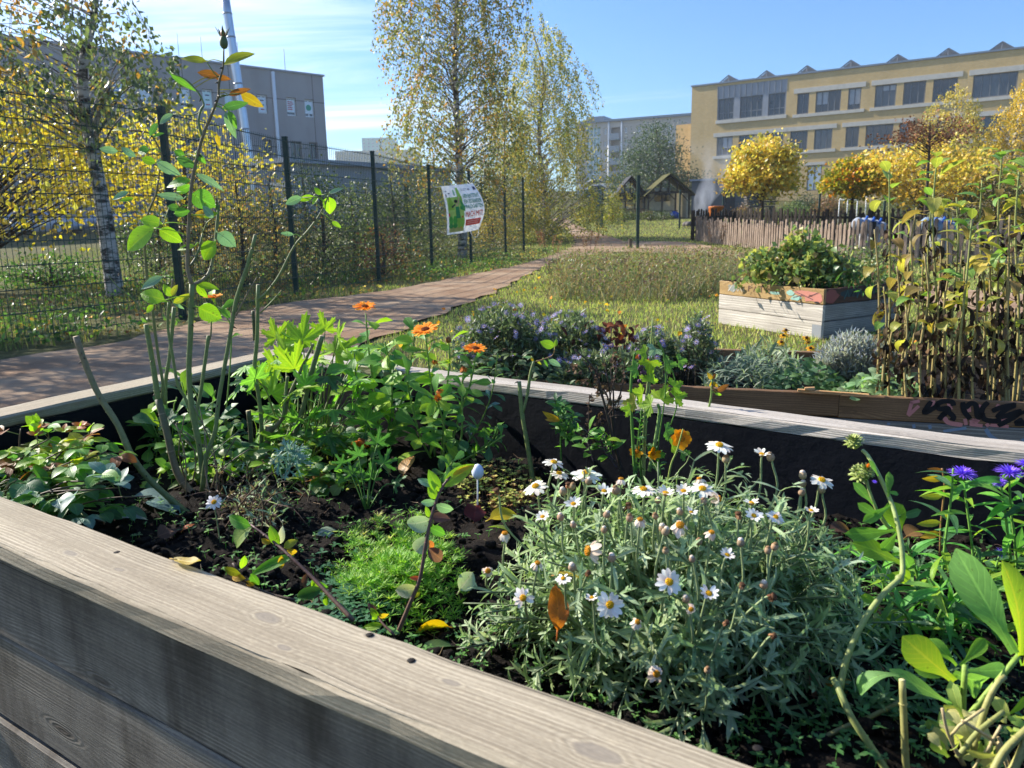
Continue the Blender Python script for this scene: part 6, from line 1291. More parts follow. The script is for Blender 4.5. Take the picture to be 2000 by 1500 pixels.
for px_, py_, r_, lit in spots:
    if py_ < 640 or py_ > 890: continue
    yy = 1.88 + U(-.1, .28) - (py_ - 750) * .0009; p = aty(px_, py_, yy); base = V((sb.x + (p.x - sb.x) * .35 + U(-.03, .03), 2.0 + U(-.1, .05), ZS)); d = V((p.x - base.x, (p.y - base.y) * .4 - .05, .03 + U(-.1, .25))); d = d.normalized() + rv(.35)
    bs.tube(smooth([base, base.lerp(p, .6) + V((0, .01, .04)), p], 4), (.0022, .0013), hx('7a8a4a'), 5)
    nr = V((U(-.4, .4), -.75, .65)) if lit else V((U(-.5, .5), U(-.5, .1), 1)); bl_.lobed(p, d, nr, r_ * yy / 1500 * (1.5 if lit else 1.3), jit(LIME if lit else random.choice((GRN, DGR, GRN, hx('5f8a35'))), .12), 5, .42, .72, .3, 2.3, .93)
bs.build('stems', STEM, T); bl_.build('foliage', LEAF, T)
sb = soilp(715, 985); T = thing('larkspur_plant', 'small larkspur seedling with few cut leaves on open soil left of the white egg', 'plant', sb); bs = MB(); bl_ = MB()
for px_, py_, r_ in ((738, 865, 30), (700, 890, 28), (750, 905, 30), (690, 925, 26), (725, 935, 30), (770, 945, 26), (668, 905, 22)): p = aty(px_, py_, sb.y + .03); bs.tube(smooth([sb, sb.lerp(p, .6) + V((0, 0, .02)), p], 3), .0014, GRN, 4); bl_.lobed(p, p - sb + V((0, -.03, 0)), V((U(-.4, .4), -.45, 1)), r_ * sb.y / 1500 * 1.2, jit(hx('3f6a35')), 5, .32, .66, .3, 2.2, .85)
bs.build('stems', STEM, T); bl_.build('foliage', LEAF, T)

# ---- flower heads
def head(par, p, axis, R_, n, cols, disc, rows=2, cup=.15, wr=.26, name='flower', dr=.3, droop=0., prof='ray', curl=.2, dsq=.5, dname='flower_disc'):
    p = V(p); A = V(axis).normalized(); b = MB(); a0 = U(0, 6)
    for rw in range(rows):
        for k in range(n):
            q = a0 + 6.283 * (k + .5 * rw) / n + U(-.09, .09)
            if rows == 1 and random.random() < .09: continue
            o = perp(A, q); d = o + A * (cup + .22 * rw + U(-.08, .08) - droop * U(.6, 1.3)); L = R_ * U(.8, 1.08) * (1 - .18 * rw)
            b.leaf(p + o * R_ * .12, d, A, L - R_ * .1, L * wr, jit(random.choice(cols), .08), prof, curl * U(.3, 1.4), .15, 4, U(-.3, .3))
    o = b.build(name, PETAL, par); b = MB(); b.ball(p + A * R_ * .05, R_ * dr, disc, dsq, 10, 6, axis=A)
    for k in range(26): q = k * 2.4; rr = R_ * dr * .95 * math.sqrt(k / 26); pp = p + perp(A, q) * rr + A * (R_ * .05 + R_ * dr * dsq * math.sqrt(max(0, 1 - (rr / (R_ * dr)) ** 2))); b.ball(pp, R_ * .045, jit(disc, .25), 1., 5, 3)
    b.build(dname, MATT, o); return o
def calyx(mb, p, axis, r, col):
    mb.ball(p - V(axis).normalized() * r * .35, r, col, .6, 9, 5, axis=axis)
    for k in range(12): o = perp(axis, k * .5236); mb.leaf(p - V(axis).normalized() * r * .6 + o * r * .5, o * .8 + V(axis).normalized() * .8, o, r * 1.3, r * .4, col, 'lance', -.2, .1, 3)
ORG = [hx('f79a28'), hx('f28c1c'), hx('f9aa3c')]
cb = soilp(742, 905); T = thing('calendula_plant', 'tall calendula with one orange bloom nearest the path behind the bed corner', 'flower plant', cb); bs = MB(); bl_ = MB(); yy = 1.97
def cal_stem(bs, bl_, pts, y0, y1, nl, L=.055, W=.02, cols=(LIME, GRN, GRN), r=(.0032, .0018), t0=.1, t1=.97, prof='spoon'): leafy(bs, bl_, pxs(pts, y0, y1), r, hx('7a9a4a'), nl, L, W, cols, t0, t1, .85, prof, .5, -.3, 0, 5)
cal_stem(bs, bl_, [(742, 900), (735, 800), (722, 700), (714, 612)], 2.0, yy, 24, .075, .026)
cal_stem(bs, bl_, [(745, 900), (765, 800), (762, 720), (752, 668)], 2.0, 1.9, 22, .08, .03); cal_stem(bs, bl_, [(745, 900), (785, 780), (805, 690), (812, 632)], 2.0, 1.95, 16, .065, .022); cal_stem(bs, bl_, [(740, 900), (700, 760), (692, 690)], 2.0, 1.85, 16, .075, .03)
bs.build('stems', STEM, T); bl_.build('foliage', LEAF, T)
p = aty(713, 600, yy); head(T, p, (.05, -.25, 1), .031, 23, ORG, hx('8a4a10'), 2, .2, .2); b = MB(); calyx(b, p, (.05, -.12, 1), .009, hx('6a8a45')); bp = aty(811, 628, 1.95); b.ball(bp, .007, hx('7a9060'), .8, 8, 5); b.build('calyx', STEM, T)
cb = soilp(860, 910); T = thing('calendula_plant', 'calendula with two orange blooms leaning over the far rim, left of the bare rose stem', 'flower plant', cb); bs = MB(); bl_ = MB()
cal_stem(bs, bl_, [(850, 905), (845, 800), (838, 720), (831, 655)], 1.85, 1.8, 20, .07, .02); cal_stem(bs, bl_, [(870, 915), (895, 820), (918, 750), (929, 695)], 1.82, 1.75, 20, .06, .018); cal_stem(bs, bl_, [(865, 915), (868, 840), (856, 790), (852, 770)], 1.8, 1.68, 18, .06, .02); cal_stem(bs, bl_, [(875, 920), (930, 840), (960, 770), (972, 690)], 1.85, 1.78, 26, .045, .012, (GRN, DGR, BLU), (.0024, .0012)); cal_stem(bs, bl_, [(872, 920), (900, 860), (902, 780), (904, 730)], 1.8, 1.72, 20, .055, .017, (GRN, DGR)); cal_stem(bs, bl_, [(880, 925), (920, 890), (960, 860), (975, 830)], 1.85, 1.8, 18, .045, .014, (DGR, GRN)); cal_stem(bs, bl_, [(850, 910), (820, 850), (800, 770), (792, 720)], 1.85, 1.8, 18, .075, .026); cal_stem(bs, bl_, [(860, 915), (870, 790), (878, 700), (876, 665)], 1.82, 1.8, 16, .06, .02); cal_stem(bs, bl_, [(868, 918), (940, 880), (985, 850)], 1.8, 1.72, 12, .05, .016, (DGR, GRN)); cal_stem(bs, bl_, [(855, 935), (870, 925), (885, 900)], 1.7, 1.6, 14, .04, .014, (DGR, GRN))
bs.build('stems', STEM, T); bl_.build('foliage', LEAF, T); cb_ = MB()
for px_, py_, yy, ax, R_ in ((831, 645, 1.8, (-.15, -.2, 1), .032), (929, 682, 1.75, (.08, -.12, 1), .0275)): p = aty(px_, py_, yy); head(T, p, (ax[0], ax[1] - .12, ax[2]), R_ * 1.05, 24, ORG, hx('7a3a0c'), 2, .2, .2); calyx(cb_, p, ax, .009, hx('6a8a45'))
for px_, py_, yy, R_, ax in ((905, 718, 1.72, .013, (0, -.3, 1)), (857, 762, 1.68, .011, (-.2, -.3, .6)), (856, 780, 1.67, .012, (.1, -.5, -.3)), (849, 705, 1.78, .01, (.2, -.4, .8))): head(T, aty(px_, py_, yy), ax, R_, 12, [hx('c9761a'), hx('b0601a')], hx('7a4a1a'), 2, .1, .3, name='wilted_flower', droop=.8)
cb_.ball(aty(876, 664, 1.8), .007, hx('8a5a2a'), 1.2, 8, 5); cb_.build('calyx', STEM, T)
cb = soilp(350, 900); T = thing('calendula_plant', 'calendula clump with paddle shaped leaves between the rose canes, one orange bloom high among them', 'flower plant', cb); bs = MB(); bl_ = MB()
for k in range(22):
    px_, py_ = U(270, 440), U(735, 890); yy = 1.85 + U(-.1, .2); p = aty(px_, py_, yy); base = V((cb.x + U(-.06, .1), 1.95, ZS)); bs.tube(smooth([base, base.lerp(p, .6) + V((0, 0, .03)), p], 3), (.0022, .0014), hx('7a9a4a'), 4)
    for j in range(4): q = base.lerp(p, U(.45, 1)); bl_.leaf(q, V((U(-1, 1), U(-.8, .3), U(-.2, .8))), (0, -.3, 1), U(.05, .08), U(.02, .03), jit(random.choice((LIME, GRN, GRN, DGR)), .12), 'spoon', U(.2, .7), .2, 5, U(-.4, .4))
cal_stem(bs, bl_, [(440, 830), (452, 650), (430, 610), (419, 590)], 1.85, 1.78, 8, .05, .016, (LIME, GRN), (.002, .0014), .3); bs.build('stems', STEM, T); bl_.build('foliage', LEAF, T)
head(T, aty(418, 581, 1.78), (-.05, -.1, 1), .022, 16, ORG, hx('7a3a0c'), 2, .3)
p = aty(706, 858, 1.75); g_ = V((p.x + .03, 1.8, ZS)); T = thing('calendula_plant', 'drooping wilted orange calendula bloom low over the cut leaves', 'flower plant', g_); b = MB(); b.tube(smooth([g_, p + V((.02, 0, .03)), p + V((.008, 0, .012)), p], 4), .0014, GRN, 5); b.build('stem', STEM, T); head(T, p, (-.2, -.5, -.9), .028, 14, [hx('d06a10'), hx('b85a10')], hx('7a4a1a'), 2, .9, .24, 'wilted_flower'); b = MB()
for k in range(7): b.leaf(g_.lerp(p, U(.1, .8)), V((U(-1, 1), U(-.7, .4), U(0, .5))), (0, 0, 1), U(.035, .05), .014, jit(GRN), 'spoon', .4, .2, 4)
b.build('foliage', LEAF, T)

# ---- single stems along the far wall
sb = soilp(1043, 945); T = thing('rose_bush', 'single bare forked rose stem with one yellow green leaf, left of the dried plant', 'rose bush', sb); y = sb.y
cane(T, [(1042, 950), (1032, 880), (1020, 810), (1014, 745)], y, y, (.0058, .0044), CANE, CANE, 3, cut=True); cane(T, [(1021, 805), (1030, 770), (1036, 730), (1043, 705)], y, y, (.0036, .003), CANE, CANE, 1); cane(T, [(1042, 708), (1060, 702), (1078, 695), (1083, 685), (1084, 675)], y, y - .02, (.0014, .001), hx('7a5a40'), hx('8a6a3a'), 0)
b = MB()
for a in ((1083, 677, 1056, 668, .65, LIME), (1084, 678, 1087, 662, .5, LIME), (1071, 703, 1095, 715, .5, BLU), (1043, 706, 1036, 697, .5, OCH), (1038, 698, 1022, 697, .35, BLU), (1062, 702, 1070, 716, .3, GRN), (1047, 704, 1058, 712, .35, OLV)): lpx(b, *a[:4], y, a[4], a[5], tilt=.3)
b.build('foliage', ROSEL, T)
sb = soilp(1098, 905); T = thing('leafy_plant', 'short upright green leafy plant with one yellow leaf against the black foil', 'plant', sb); bs = MB(); bl_ = MB()
leafy(bs, bl_, pxs([(1096, 905), (1095, 860), (1096, 840)], 1.72), (.0028, .002), GRN, 3, .03, .01, [GRN], .3, 1)
for pts in ([(1095, 855), (1100, 820), (1098, 785)], [(1096, 855), (1112, 830), (1122, 805)], [(1096, 858), (1118, 848), (1128, 832)], [(1095, 852), (1090, 810), (1086, 780)]): leafy(bs, bl_, pxs(pts, 1.72, 1.68), (.0018, .001), GRN, 20, .026, .011, [GRN, DGR, hx('5f8a45')], .1, 1, .9, 'oval', .4, 0)
bs.build('stems', STEM, T); lpx(bl_, 1094, 822, 1060, 806, 1.68, .4, OCH); lpx(bl_, 1094, 822, 1066, 818, 1.68, .35, OCH); bl_.build('foliage', LEAF, T)
sb = soilp(1210, 935); T = thing('dried_plant', 'dried brown branching plant with shrivelled seed heads by the far wall of the bed', 'dried plant', sb); bs = MB(); bl_ = MB(); y = 1.62; dk_ = hx('4a3f38')
for pts, r_ in (([(1218, 935), (1195, 850), (1178, 780), (1160, 720), (1122, 682)], (.004, .0012)), ([(1214, 935), (1200, 860), (1188, 780), (1170, 750), (1140, 705)], (.003, .001)), ([(1220, 935), (1200, 860), (1198, 770), (1192, 720)], (.0035, .0012)), ([(1216, 935), (1198, 840), (1190, 760), (1180, 700)], (.003, .0012)), ([(1188, 810), (1207, 780), (1218, 740)], (.0016, .0008)), ([(1185, 800), (1200, 740), (1204, 705)], (.0014, .0008)), ([(1180, 790), (1166, 745), (1168, 715)], (.0014, .0008)), ([(1230, 812), (1200, 812), (1165, 825), (1150, 832)], (.0013, .0008)), ([(1145, 925), (1150, 850), (1150, 790), (1156, 768)], (.0018, .0008)), ([(1225, 938), (1180, 880), (1150, 850), (1130, 835)], (.002, .001)), ([(1205, 800), (1216, 750), (1220, 705)], (.0014, .0008))):
    P = smooth(pxs(pts, y + U(-.03, .03)), 4); bs.tube(P, r_, dk_, 5)
    for k in range(9):
        q = P[int(U(.5, 1) * (len(P) - 1))]; bl_.leaf(q, rv() + V((0, 0, -.3)), rv(), U(.008, .016), .007, jit(hx('4f4238'), .25), 'oval', 1.2, .5, 3, U(-2, 2))
for c_ in ((1122, 725), (1140, 740), (1200, 700), (1206, 712), (1168, 760), (1194, 790), (1172, 820)):
    for k in range(7): p = aty(c_[0] + U(-8, 8), c_[1] + U(-10, 10), y); bl_.leaf(p, rv(), rv(), U(.01, .018), .009, jit(hx('5a4a3c'), .3), 'oval', 1.5, .5, 4, U(-2, 2))
bs.build('branches', BARK, T); bl_.build('seed_heads', DRY, T)
sb = soilp(1170, 900); T = thing('leafy_plant', 'small purplish stemmed plant with oval leaves leaning left below the dried plant', 'plant', sb); bs = MB(); bl_ = MB()
for pts in ([(1205, 915), (1180, 880), (1155, 850), (1130, 830)], [(1200, 900), (1180, 870), (1178, 850)], [(1198, 905), (1190, 880), (1195, 860)], [(1160, 905), (1150, 870), (1146, 850)]): leafy(bs, bl_, pxs(pts, 1.58), (.0018, .001), hx('5a4a52'), 9, .034, .016, [LIME, GRN, GRN], .2, 1, .9, 'oval', .3, 0, .008)
bs.build('stems', STEM, T); bl_.build('foliage', LEAF, T)
sb = soilp(1245, 948); T = thing('columbine_plant', 'tall yellow green plant with lobed leaves and tied stems in front of the far rim', 'plant', sb); bs = MB(); bl_ = MB(); y = 1.5
for pts, r_, cc in (([(1242, 950), (1236, 860), (1232, 760), (1238, 700), (1240, 690)], (.0036, .0018), GRN), ([(1255, 945), (1258, 820), (1268, 720), (1275, 620)], (.0028, .0014), hx('8a9a5a')), ([(1258, 945), (1262, 830), (1274, 700), (1278, 640)], (.0022, .001), hx('8a9a5a')), ([(1282, 900), (1288, 850), (1300, 760), (1296, 690), (1282, 660)], (.0016, .001), GRN), ([(1310, 830), (1322, 790), (1318, 740), (1302, 700), (1285, 670)], (.0014, .001), GRN), ([(1268, 920), (1280, 860), (1288, 805), (1285, 790)], (.0038, .003), hx('7a9a5a'))): bs.tube(smooth(pxs(pts, y, y - .02), 4), r_, cc, 6)
for px_, py_, r_, dd, cc in ((1280, 680, 24, (-.3, 0, -.4), BLU), (1262, 688, 22, (-1, 0, 0), LIME), (1300, 712, 26, (.9, 0, .2), GRN), (1325, 705, 22, (1, 0, .1), GRN), (1270, 705, 30, (-.2, 0, -1), LIME), (1255, 770, 30, (-.6, 0, .3), LIME), (1290, 780, 36, (.4, 0, .5), LIME), (1318, 775, 30, (1, 0, .1), LIME), (1315, 755, 26, (.7, 0, .4), LIME), (1272, 790, 30, (-.4, 0, -.2), LIME), (1240, 785, 26, (-1, 0, -.1), OLV), (1268, 745, 26, (.1, 0, 1), LIME), (1300, 840, 24, (.6, 0, -.2), GRN), (1312, 870, 26, (.9, 0, .2), LIME), (1285, 880, 26, (-.3, 0, -.5), GRN), (1245, 720, 24, (-1, 0, .2), GRN), (1330, 885, 20, (1, 0, 0), GRN), (1230, 800, 20, (-1, 0, .2), LIME)):
    bl_.lobed(aty(px_, py_, y - .03 + U(-.04, .03)), V(dd) + rv(.2), V((U(-.4, .4), -.9, .5)), r_ * y / 1500, jit(cc, .12), 3, .5, .8, .25, 1.9, .95)
for pts in ([(1252, 945), (1250, 880), (1252, 800)], [(1242, 940), (1246, 860), (1256, 790)], [(1290, 930), (1285, 890), (1275, 870)]): leafy(bs, bl_, pxs(pts, y), (.002, .001), GRN, 22, .02, .008, [DGR, GRN], .1, 1, .9, 'oval', .3)
for a in ((1240, 700, 1262, 690, .4, hx('9a4a22')), (1252, 700, 1272, 708, .5, hx('8a4030')), (1246, 708, 1232, 715, .4, hx('a0601f'))): lpx(bl_, *a[:4], y, a[4], a[5])
bs.build('stems', STEM, T); bl_.build('foliage', LEAF, T); b = MB()
for k in range(34): p = aty(1255 + U(-8, 8), U(684, 745), y - .01); b.ball(p, .0032, jit(hx('6a4a6a'), .3), 1.3, 5, 4)
b.build('flower_spike', MATT, T)
YOR = [hx('e39a10'), hx('d98a0c'), hx('e8a51a')]
head(T, aty(1331, 857, 1.38), (.15, -.9, .35), .021, 8, YOR, hx('c97a10'), 2, .2, .55, prof='petal'); head(T, aty(1244, 882, 1.5), (-.3, -.7, .2), .016, 8, YOR, hx('c97a10'), 1, .4, .5, prof='petal'); head(T, aty(1276, 885, 1.48), (.2, -.8, -.2), .017, 8, YOR, hx('c97a10'), 1, .4, .5, prof='petal')
b = MB(); b.tube(smooth(pxs([(1302, 960), (1310, 910), (1322, 880), (1334, 838)], 1.36), 4), (.0022, .0014), hx('8a9a4a'), 5); b.build('flower_stalk', STEM, T)
sb = soilp(1352, 950); T = thing('rose_bush', 'thin forked green rose stem with small orange tinted leaf tips, right of the yellow blooms', 'rose bush', sb); y = sb.y
cane(T, [(1350, 955), (1362, 890), (1375, 830), (1388, 780), (1391, 740)], y, y - .03, (.0034, .0022), CANE, hx('7a9a4a'), 5); cane(T, [(1366, 900), (1368, 860), (1374, 840), (1383, 822)], y, y, (.002, .0018), CANE, CANE, 1, cut=True); cane(T, [(1322, 965), (1324, 925), (1340, 905), (1347, 890)], y - .05, y - .05, (.002, .0016), hx('7a9a4a'), CANE, 1)
b = MB()
for a in ((1391, 742, 1382, 728, .5, OCH), (1391, 742, 1397, 730, .5, RUS), (1392, 745, 1402, 756, .5, OCH), (1398, 765, 1424, 752, .4, RUS), (1396, 768, 1410, 772, .4, LIME), (1391, 745, 1386, 755, .5, OCH)): lpx(b, *a[:4], y - .03, a[4], a[5])
b.build('foliage', ROSEL, T); b = MB(); b.tube(pxs([(1390, 748), (1396, 766), (1402, 762)], y - .03), .001, OCH, 4); b.build('leaf_stalks', STEM, T)
# ================================================================ marguerite bush
DC = V((.225, 1.0, ZS - .01)); DR = V((.29, .25, .25)); GD = [hx('98a888'), hx('889a7a'), hx('a8b698'), hx('788e6a'), hx('8ea070')]
DT = thing('marguerite_bush', 'large grey green marguerite bush covered in white daisies and brown buds', 'daisy bush', (DC.x, DC.y, ZS))
def dome(az, el, k=1.): return DC + V((math.cos(az) * math.cos(el) * DR.x, math.sin(az) * math.cos(el) * DR.y, math.sin(el) * DR.z)) * k
def rayell(px, py, k=1.):
    d = ray(px, py); o = EYE - DC; D_ = V((d.x / DR.x, d.y / DR.y, d.z / DR.z)) / k; O_ = V((o.x / DR.x, o.y / DR.y, o.z / DR.z)) / k
    A_ = D_.dot(D_); B_ = O_.dot(D_); C_ = O_.dot(O_) - 1; q = B_ * B_ - A_ * C_
    t = (-B_ - math.sqrt(q)) / A_ if q > 0 else -B_ / A_
    return EYE + d * t
def strapleaf(b, p, d, nrm, L, W, col):
    b.leaf(p, d, nrm, L, W, col, 'strap', U(.1, .6), .3, 4, U(-.4, .4)); d = V(d).normalized(); s_ = perp(d, U(0, 6))
    for k in range(random.choice((0, 2, 2, 3))):
        q = p + d * L * U(.4, .75); s2 = (d * 1.1 + d.cross(V(nrm)).normalized() * (1 if k % 2 else -1)).normalized(); b.leaf(q, s2, nrm, L * U(.25, .4), W * .75, col, 'strap', .2, .3, 2)
bs = MB(); bl_ = MB()
for k in range(430):
    el = math.asin(U(.02, 1) ** .8); az = k * 2.39996; kk = U(.8, 1.06) if k % 3 else U(.4, .85); tip = dome(az, el, kk) + rv(.02)
    tip.z = max(tip.z, ZS + .015); base = DC + V((U(-.12, .12), U(-.09, .09), .0)); mid = base.lerp(tip, .55) + V((0, 0, .02)); bs.tube(smooth([base, mid, tip], 4), (.0022, .0012), hx('6a7a55'), 5)
    ax = (tip - mid).normalized(); ax = (ax + V((0, 0, .35))).normalized(); c0 = random.choice(GD)
    for j in range(random.randint(9, 14)):
        t_ = U(.45, 1.); q = mid.lerp(tip, max(0, (t_ - .5) * 2)) if t_ > .5 else base.lerp(mid, t_ * 2); o = perp(ax, j * 2.4 + U(-.5, .5)); d = (o * U(.6, 1.1) + ax * U(.15, .9)).normalized(); strapleaf(bl_, q, d, ax + rv(.4), U(.026, .05), U(.0042, .0062), jit(mixc(c0, hx('4f6f35'), U(0, .5)), .14))
bs.build('stems', STEM, DT); bl_.build('foliage', GREYL, DT)
WH = [hx('ece8e0'), hx('e6d9cf'), hx('efece8')]; WL = [hx('e0cfc0'), hx('d6bfae'), hx('e8dccf')]; YD = hx('d9a514'); stk = MB(); ST = hx('8a9a6a')
def stalk(p, ax, L=.06):
    A = V(ax).normalized(); q = p - A * .012; r_ = q - A * L * .5 + V((0, 0, -L * .35)); s_ = r_.lerp(DC, .22) + V((0, 0, -L * .3)); stk.tube(smooth([s_, r_, q, p - A * .003], 4), (.0018, .0014), ST, 5)
def dflower(px, py, R_, ax, kind=0, k=1.09):
    p = rayell(px, py, k); D = (p - EYE).dot(FW); r_ = R_ * D / 1500 * U(.82, .97)
    if kind in (0, 2) and ax[1] > -.2: ax = (ax[0], ax[1] - .42, ax[2])
    stalk(p, ax)
    if kind == 0: head(DT, p, ax, r_, random.randint(12, 15), WH, YD, 1, .12, .36, droop=.22 if py < 1010 else .05, prof='petal', name='daisy')
    elif kind == 1: head(DT, p, ax, r_, 11, WL, hx('c98a1a'), 1, .0, .36, 'wilted_daisy', .34, .55, 'petal', .8)
    elif kind == 2: head(DT, p, ax, r_, 10, WH, YD, 1, .55, .36, prof='petal', name='daisy')
    else: head(DT, p, ax, r_, 9, [hx('8a6040'), hx('6f4a34'), hx('a57a58')], hx('5f4028'), 1, .2, .4, 'withered_daisy', .5, 1.2, 'petal', 1.2)
    if kind != 3: cal = MB(); cal.ball(p - V(ax).normalized() * r_ * .1, r_ * .24, hx('8a7458'), .7, 8, 5, axis=ax); stk.add(cal.v, cal.f, cal.c, cal.uv)
UPA = (0, .25, 1)
for a in ((1145, 925, 31, (.05, .25, 1)), (1257, 956, 29, (-.05, .3, 1)), (1300, 964, 25, (.1, .3, 1), 2), (1372, 955, 29, (0, .15, 1)), (1082, 903, 26, (.2, .3, 1)), (1092, 925, 24, (.1, .4, .9)), (1046, 950, 26, (-.3, .2, 1)), (1405, 870, 27, (0, .2, 1)), (1488, 888, 22, (.0, .3, 1), 2), (1605, 938, 28, (.15, .1, 1)), (1584, 998, 20, (.1, .3, 1), 2), (1468, 983, 19, (0, .4, 1), 2), (1472, 1008, 19, (.1, -.1, .8), 2), (1404, 974, 22, (.9, .1, .1), 1), (1191, 1181, 29, (0, -.85, .5)), (1307, 1137, 32, (.05, -.7, .7)), (1022, 1168, 27, (-.2, -.75, .6)), (1384, 1160, 26, (.15, -.15, 1), 2), (1156, 1168, 17, (-.2, -.2, 1), 2), (1150, 1076, 34, (-.9, -.1, .15), 1), (1328, 1026, 31, (-.1, -.55, .8), 1), (953, 1115, 19, (0, -.7, .5), 1), (986, 1042, 22, (0, -.1, 1), 1), (1282, 1316, 26, (.1, -.8, .4), 1), (1350, 1190, 17, (-.1, -.8, .3), 1), (1213, 936, 18, (.1, .2, 1), 1), (1350, 1001, 15, (.2, -.2, .9), 2), (1050, 1100, 20, (.1, -.2, 1), 1), (1228, 985, 14, (.1, .2, 1), 3), (1366, 935, 18, (-.2, .2, 1), 1), (1442, 1003, 15, (0, 0, 1), 3), (1450, 1142, 15, (.2, -.1, .8), 3), (1511, 1165, 18, (.5, -.3, .3), 3), (1513, 1241, 15, (.5, -.2, .5), 3), (970, 957, 15, (-.3, -.2, 1), 3), (1150, 1118, 13, (.2, -.4, .7), 3), (1420, 1215, 12, (.2, -.3, .6), 3), (1110, 945, 13, (0, .1, 1), 3), (1180, 960, 20, (.1, .1, 1), 2), (1335, 960, 22, (-.1, .1, 1), 2), (1250, 1015, 20, (.05, -.1, 1), 1), (1120, 985, 20, (-.1, 0, 1), 2), (1390, 1040, 20, (.1, -.2, 1), 1), (1100, 1130, 18, (-.2, -.4, .9)), (1245, 1215, 18, (.1, -.6, .7), 1), (1420, 1085, 20, (.2, -.3, .9), 2), (1515, 1010, 19, (.2, -.1, 1)), (1060, 1010, 19, (-.2, 0, 1), 2)): dflower(*a)
def dbud(px, py, R_=8, wh=.3):
    p = rayell(px, py, 1.07); D = (p - EYE).dot(FW); r_ = R_ * D / 1500; ax = V((U(-.4, .4), U(-.3, .3), 1)); stalk(p, ax, .05); b = MB(); b.ball(p, r_, jit(hx('a5886a'), .15), 1.05, 8, 5, axis=ax); b.ball(p + ax.normalized() * r_ * .75, r_ * .7, jit(hx('d8c6b4') if random.random() < .6 else hx('8a6a4a'), .1), .8, 7, 4, axis=ax); b.build('bud', MATT, DT)
for q in ((1505, 893), (1568, 945), (1566, 962), (1605, 957), (1418, 897), (1118, 950), (1150, 940), (1203, 958), (1100, 960), (1285, 978), (1328, 1000), (1375, 980), (1295, 1032), (1300, 1038), (1280, 1008), (1185, 1005), (1195, 1090), (1365, 1058), (1500, 1075), (1513, 1068), (1447, 1060), (1120, 1025), (1300, 1076), (1492, 1142), (1340, 1170), (1118, 1108), (1382, 1309), (1180, 1035), (1230, 1012), (1095, 1010), (1352, 1092)): dbud(*q, U(6, 9))
dbud(1568, 928, 8); stk.build('flower_stalks', STEM, DT)

# ---- moss phlox cushion
mc = atz(780, 1120, ZS); T = thing('moss_phlox', 'low bright green spiky cushion of moss phlox by the near rim', 'cushion plant', (mc.x, mc.y, ZS)); bl_ = MB()
for k in range(900):
    px_, py_ = random.gauss(780, 66), random.gauss(1115, 50)
    if ((px_ - 780) / 135) ** 2 + ((py_ - 1115) / 108) ** 2 > 1: continue
    p = atz(px_, py_, ZS + .01); e = max(0, 1 - ((px_ - 780) / 140) ** 2 - ((py_ - 1110) / 112) ** 2)
    p.z = soilz(p.x, p.y) + .045 * math.sqrt(e) * U(.7, 1.1)
    cc = jit(random.choice((hx('6f9a2f'), hx('86a838'), hx('5f8a30'), hx('9aa055') if abs(px_ - 740) < 40 and py_ < 1120 else hx('6f9a2f'))), .15)
    for j in range(9): d = V((math.cos(j * 2.4), math.sin(j * 2.4), U(.05, 1.1))); bl_.leaf(p, d, (0, 0, 1), U(.01, .018), .0028, cc, 'lance', U(-.2, .3), .2, 2)
bl_.build('foliage', LEAF, T)
# ---- pale sedum
mc = atz(985, 975, ZS); T = thing('stonecrop', 'pale yellow green stonecrop patch around the foot of the white egg', 'ground cover plant', (mc.x, mc.y, ZS)); bl_ = MB(); bs = MB()
for k in range(420):
    px_, py_ = U(890, 1060), U(925, 1012); p = atz(px_, py_, ZS); 
    if ((px_ - 975) / 85) ** 2 + ((py_ - 970) / 45) ** 2 > 1: continue
    p.z = soilz(p.x, p.y) + U(.0, .035); bs.tube([(p.x, p.y, p.z - .03), p], .0008, hx('7a5a40'), 3, cap=False); cc = jit(random.choice((hx('b5b86a'), hx('98a050'), hx('c5c070'), hx('7a8a48'), hx('8a6a4a'))), .15)
    for j in range(6): d = V((math.cos(j * 2.4), math.sin(j * 2.4), U(0, .8))); bl_.leaf(p, d, (0, 0, 1), U(.005, .009), .005, cc, 'oval', .2, .2, 2)
bs.build('stems', STEM, T); bl_.build('foliage', LEAF, T)
# ---- white egg on a stick
p = aty(933, 921, 1.5); g_ = V((p.x - .003, 1.5, ZS - .02)); T = thing('egg_ornament', 'white egg shaped ornament on a thin stick in the soil', 'ornament', g_); b = MB(); b.ball(p, .0125, hx('dfe6f2'), 1.28, 20, 14, prof=lambda t: 1.08 - .16 * t); b.build('egg', mplain('white_plastic', hx('d9e2f0'), .45, .4, sc=20., amt=.05, bst=.02), T); b = MB(); b.tube([g_, p], .0017, hx('c9ccd0'), 8); b.build('stick', MATT, T)
# ---- dry marguerite with one bloom
sb = soilp(505, 1010); T = thing('marguerite_bush', 'dried out twiggy marguerite with one single white daisy at its left', 'daisy bush', sb); bs = MB(); bl_ = MB()
for k in range(110):
    base = soilp(random.gauss(505, 28), random.gauss(1010, 28)); tip = aty(random.gauss(500, 55), U(895, 1090), base.y + U(-.12, .1)); tip.z = max(tip.z, ZS + .01); P = smooth([base, base.lerp(tip, .5) + rv(.02) + V((0, 0, .02)), tip], 4); bs.tube(P, (.0018, .0007), jit(hx('5f4f42'), .2), 4)
    live = random.random() < .5
    for j in range(random.randint(3, 7)): q = P[int(U(.3, 1) * (len(P) - 1))]; (strapleaf(bl_, q, rv() + V((0, -.2, .5)), rv() + V((0, 0, 1)), U(.016, .032), .0034, jit(random.choice(GD), .15)) if live else bl_.leaf(q, rv(), rv(), U(.01, .02), .003, jit(hx('6a5a4a'), .2), 'strap', 1, .3, 3))
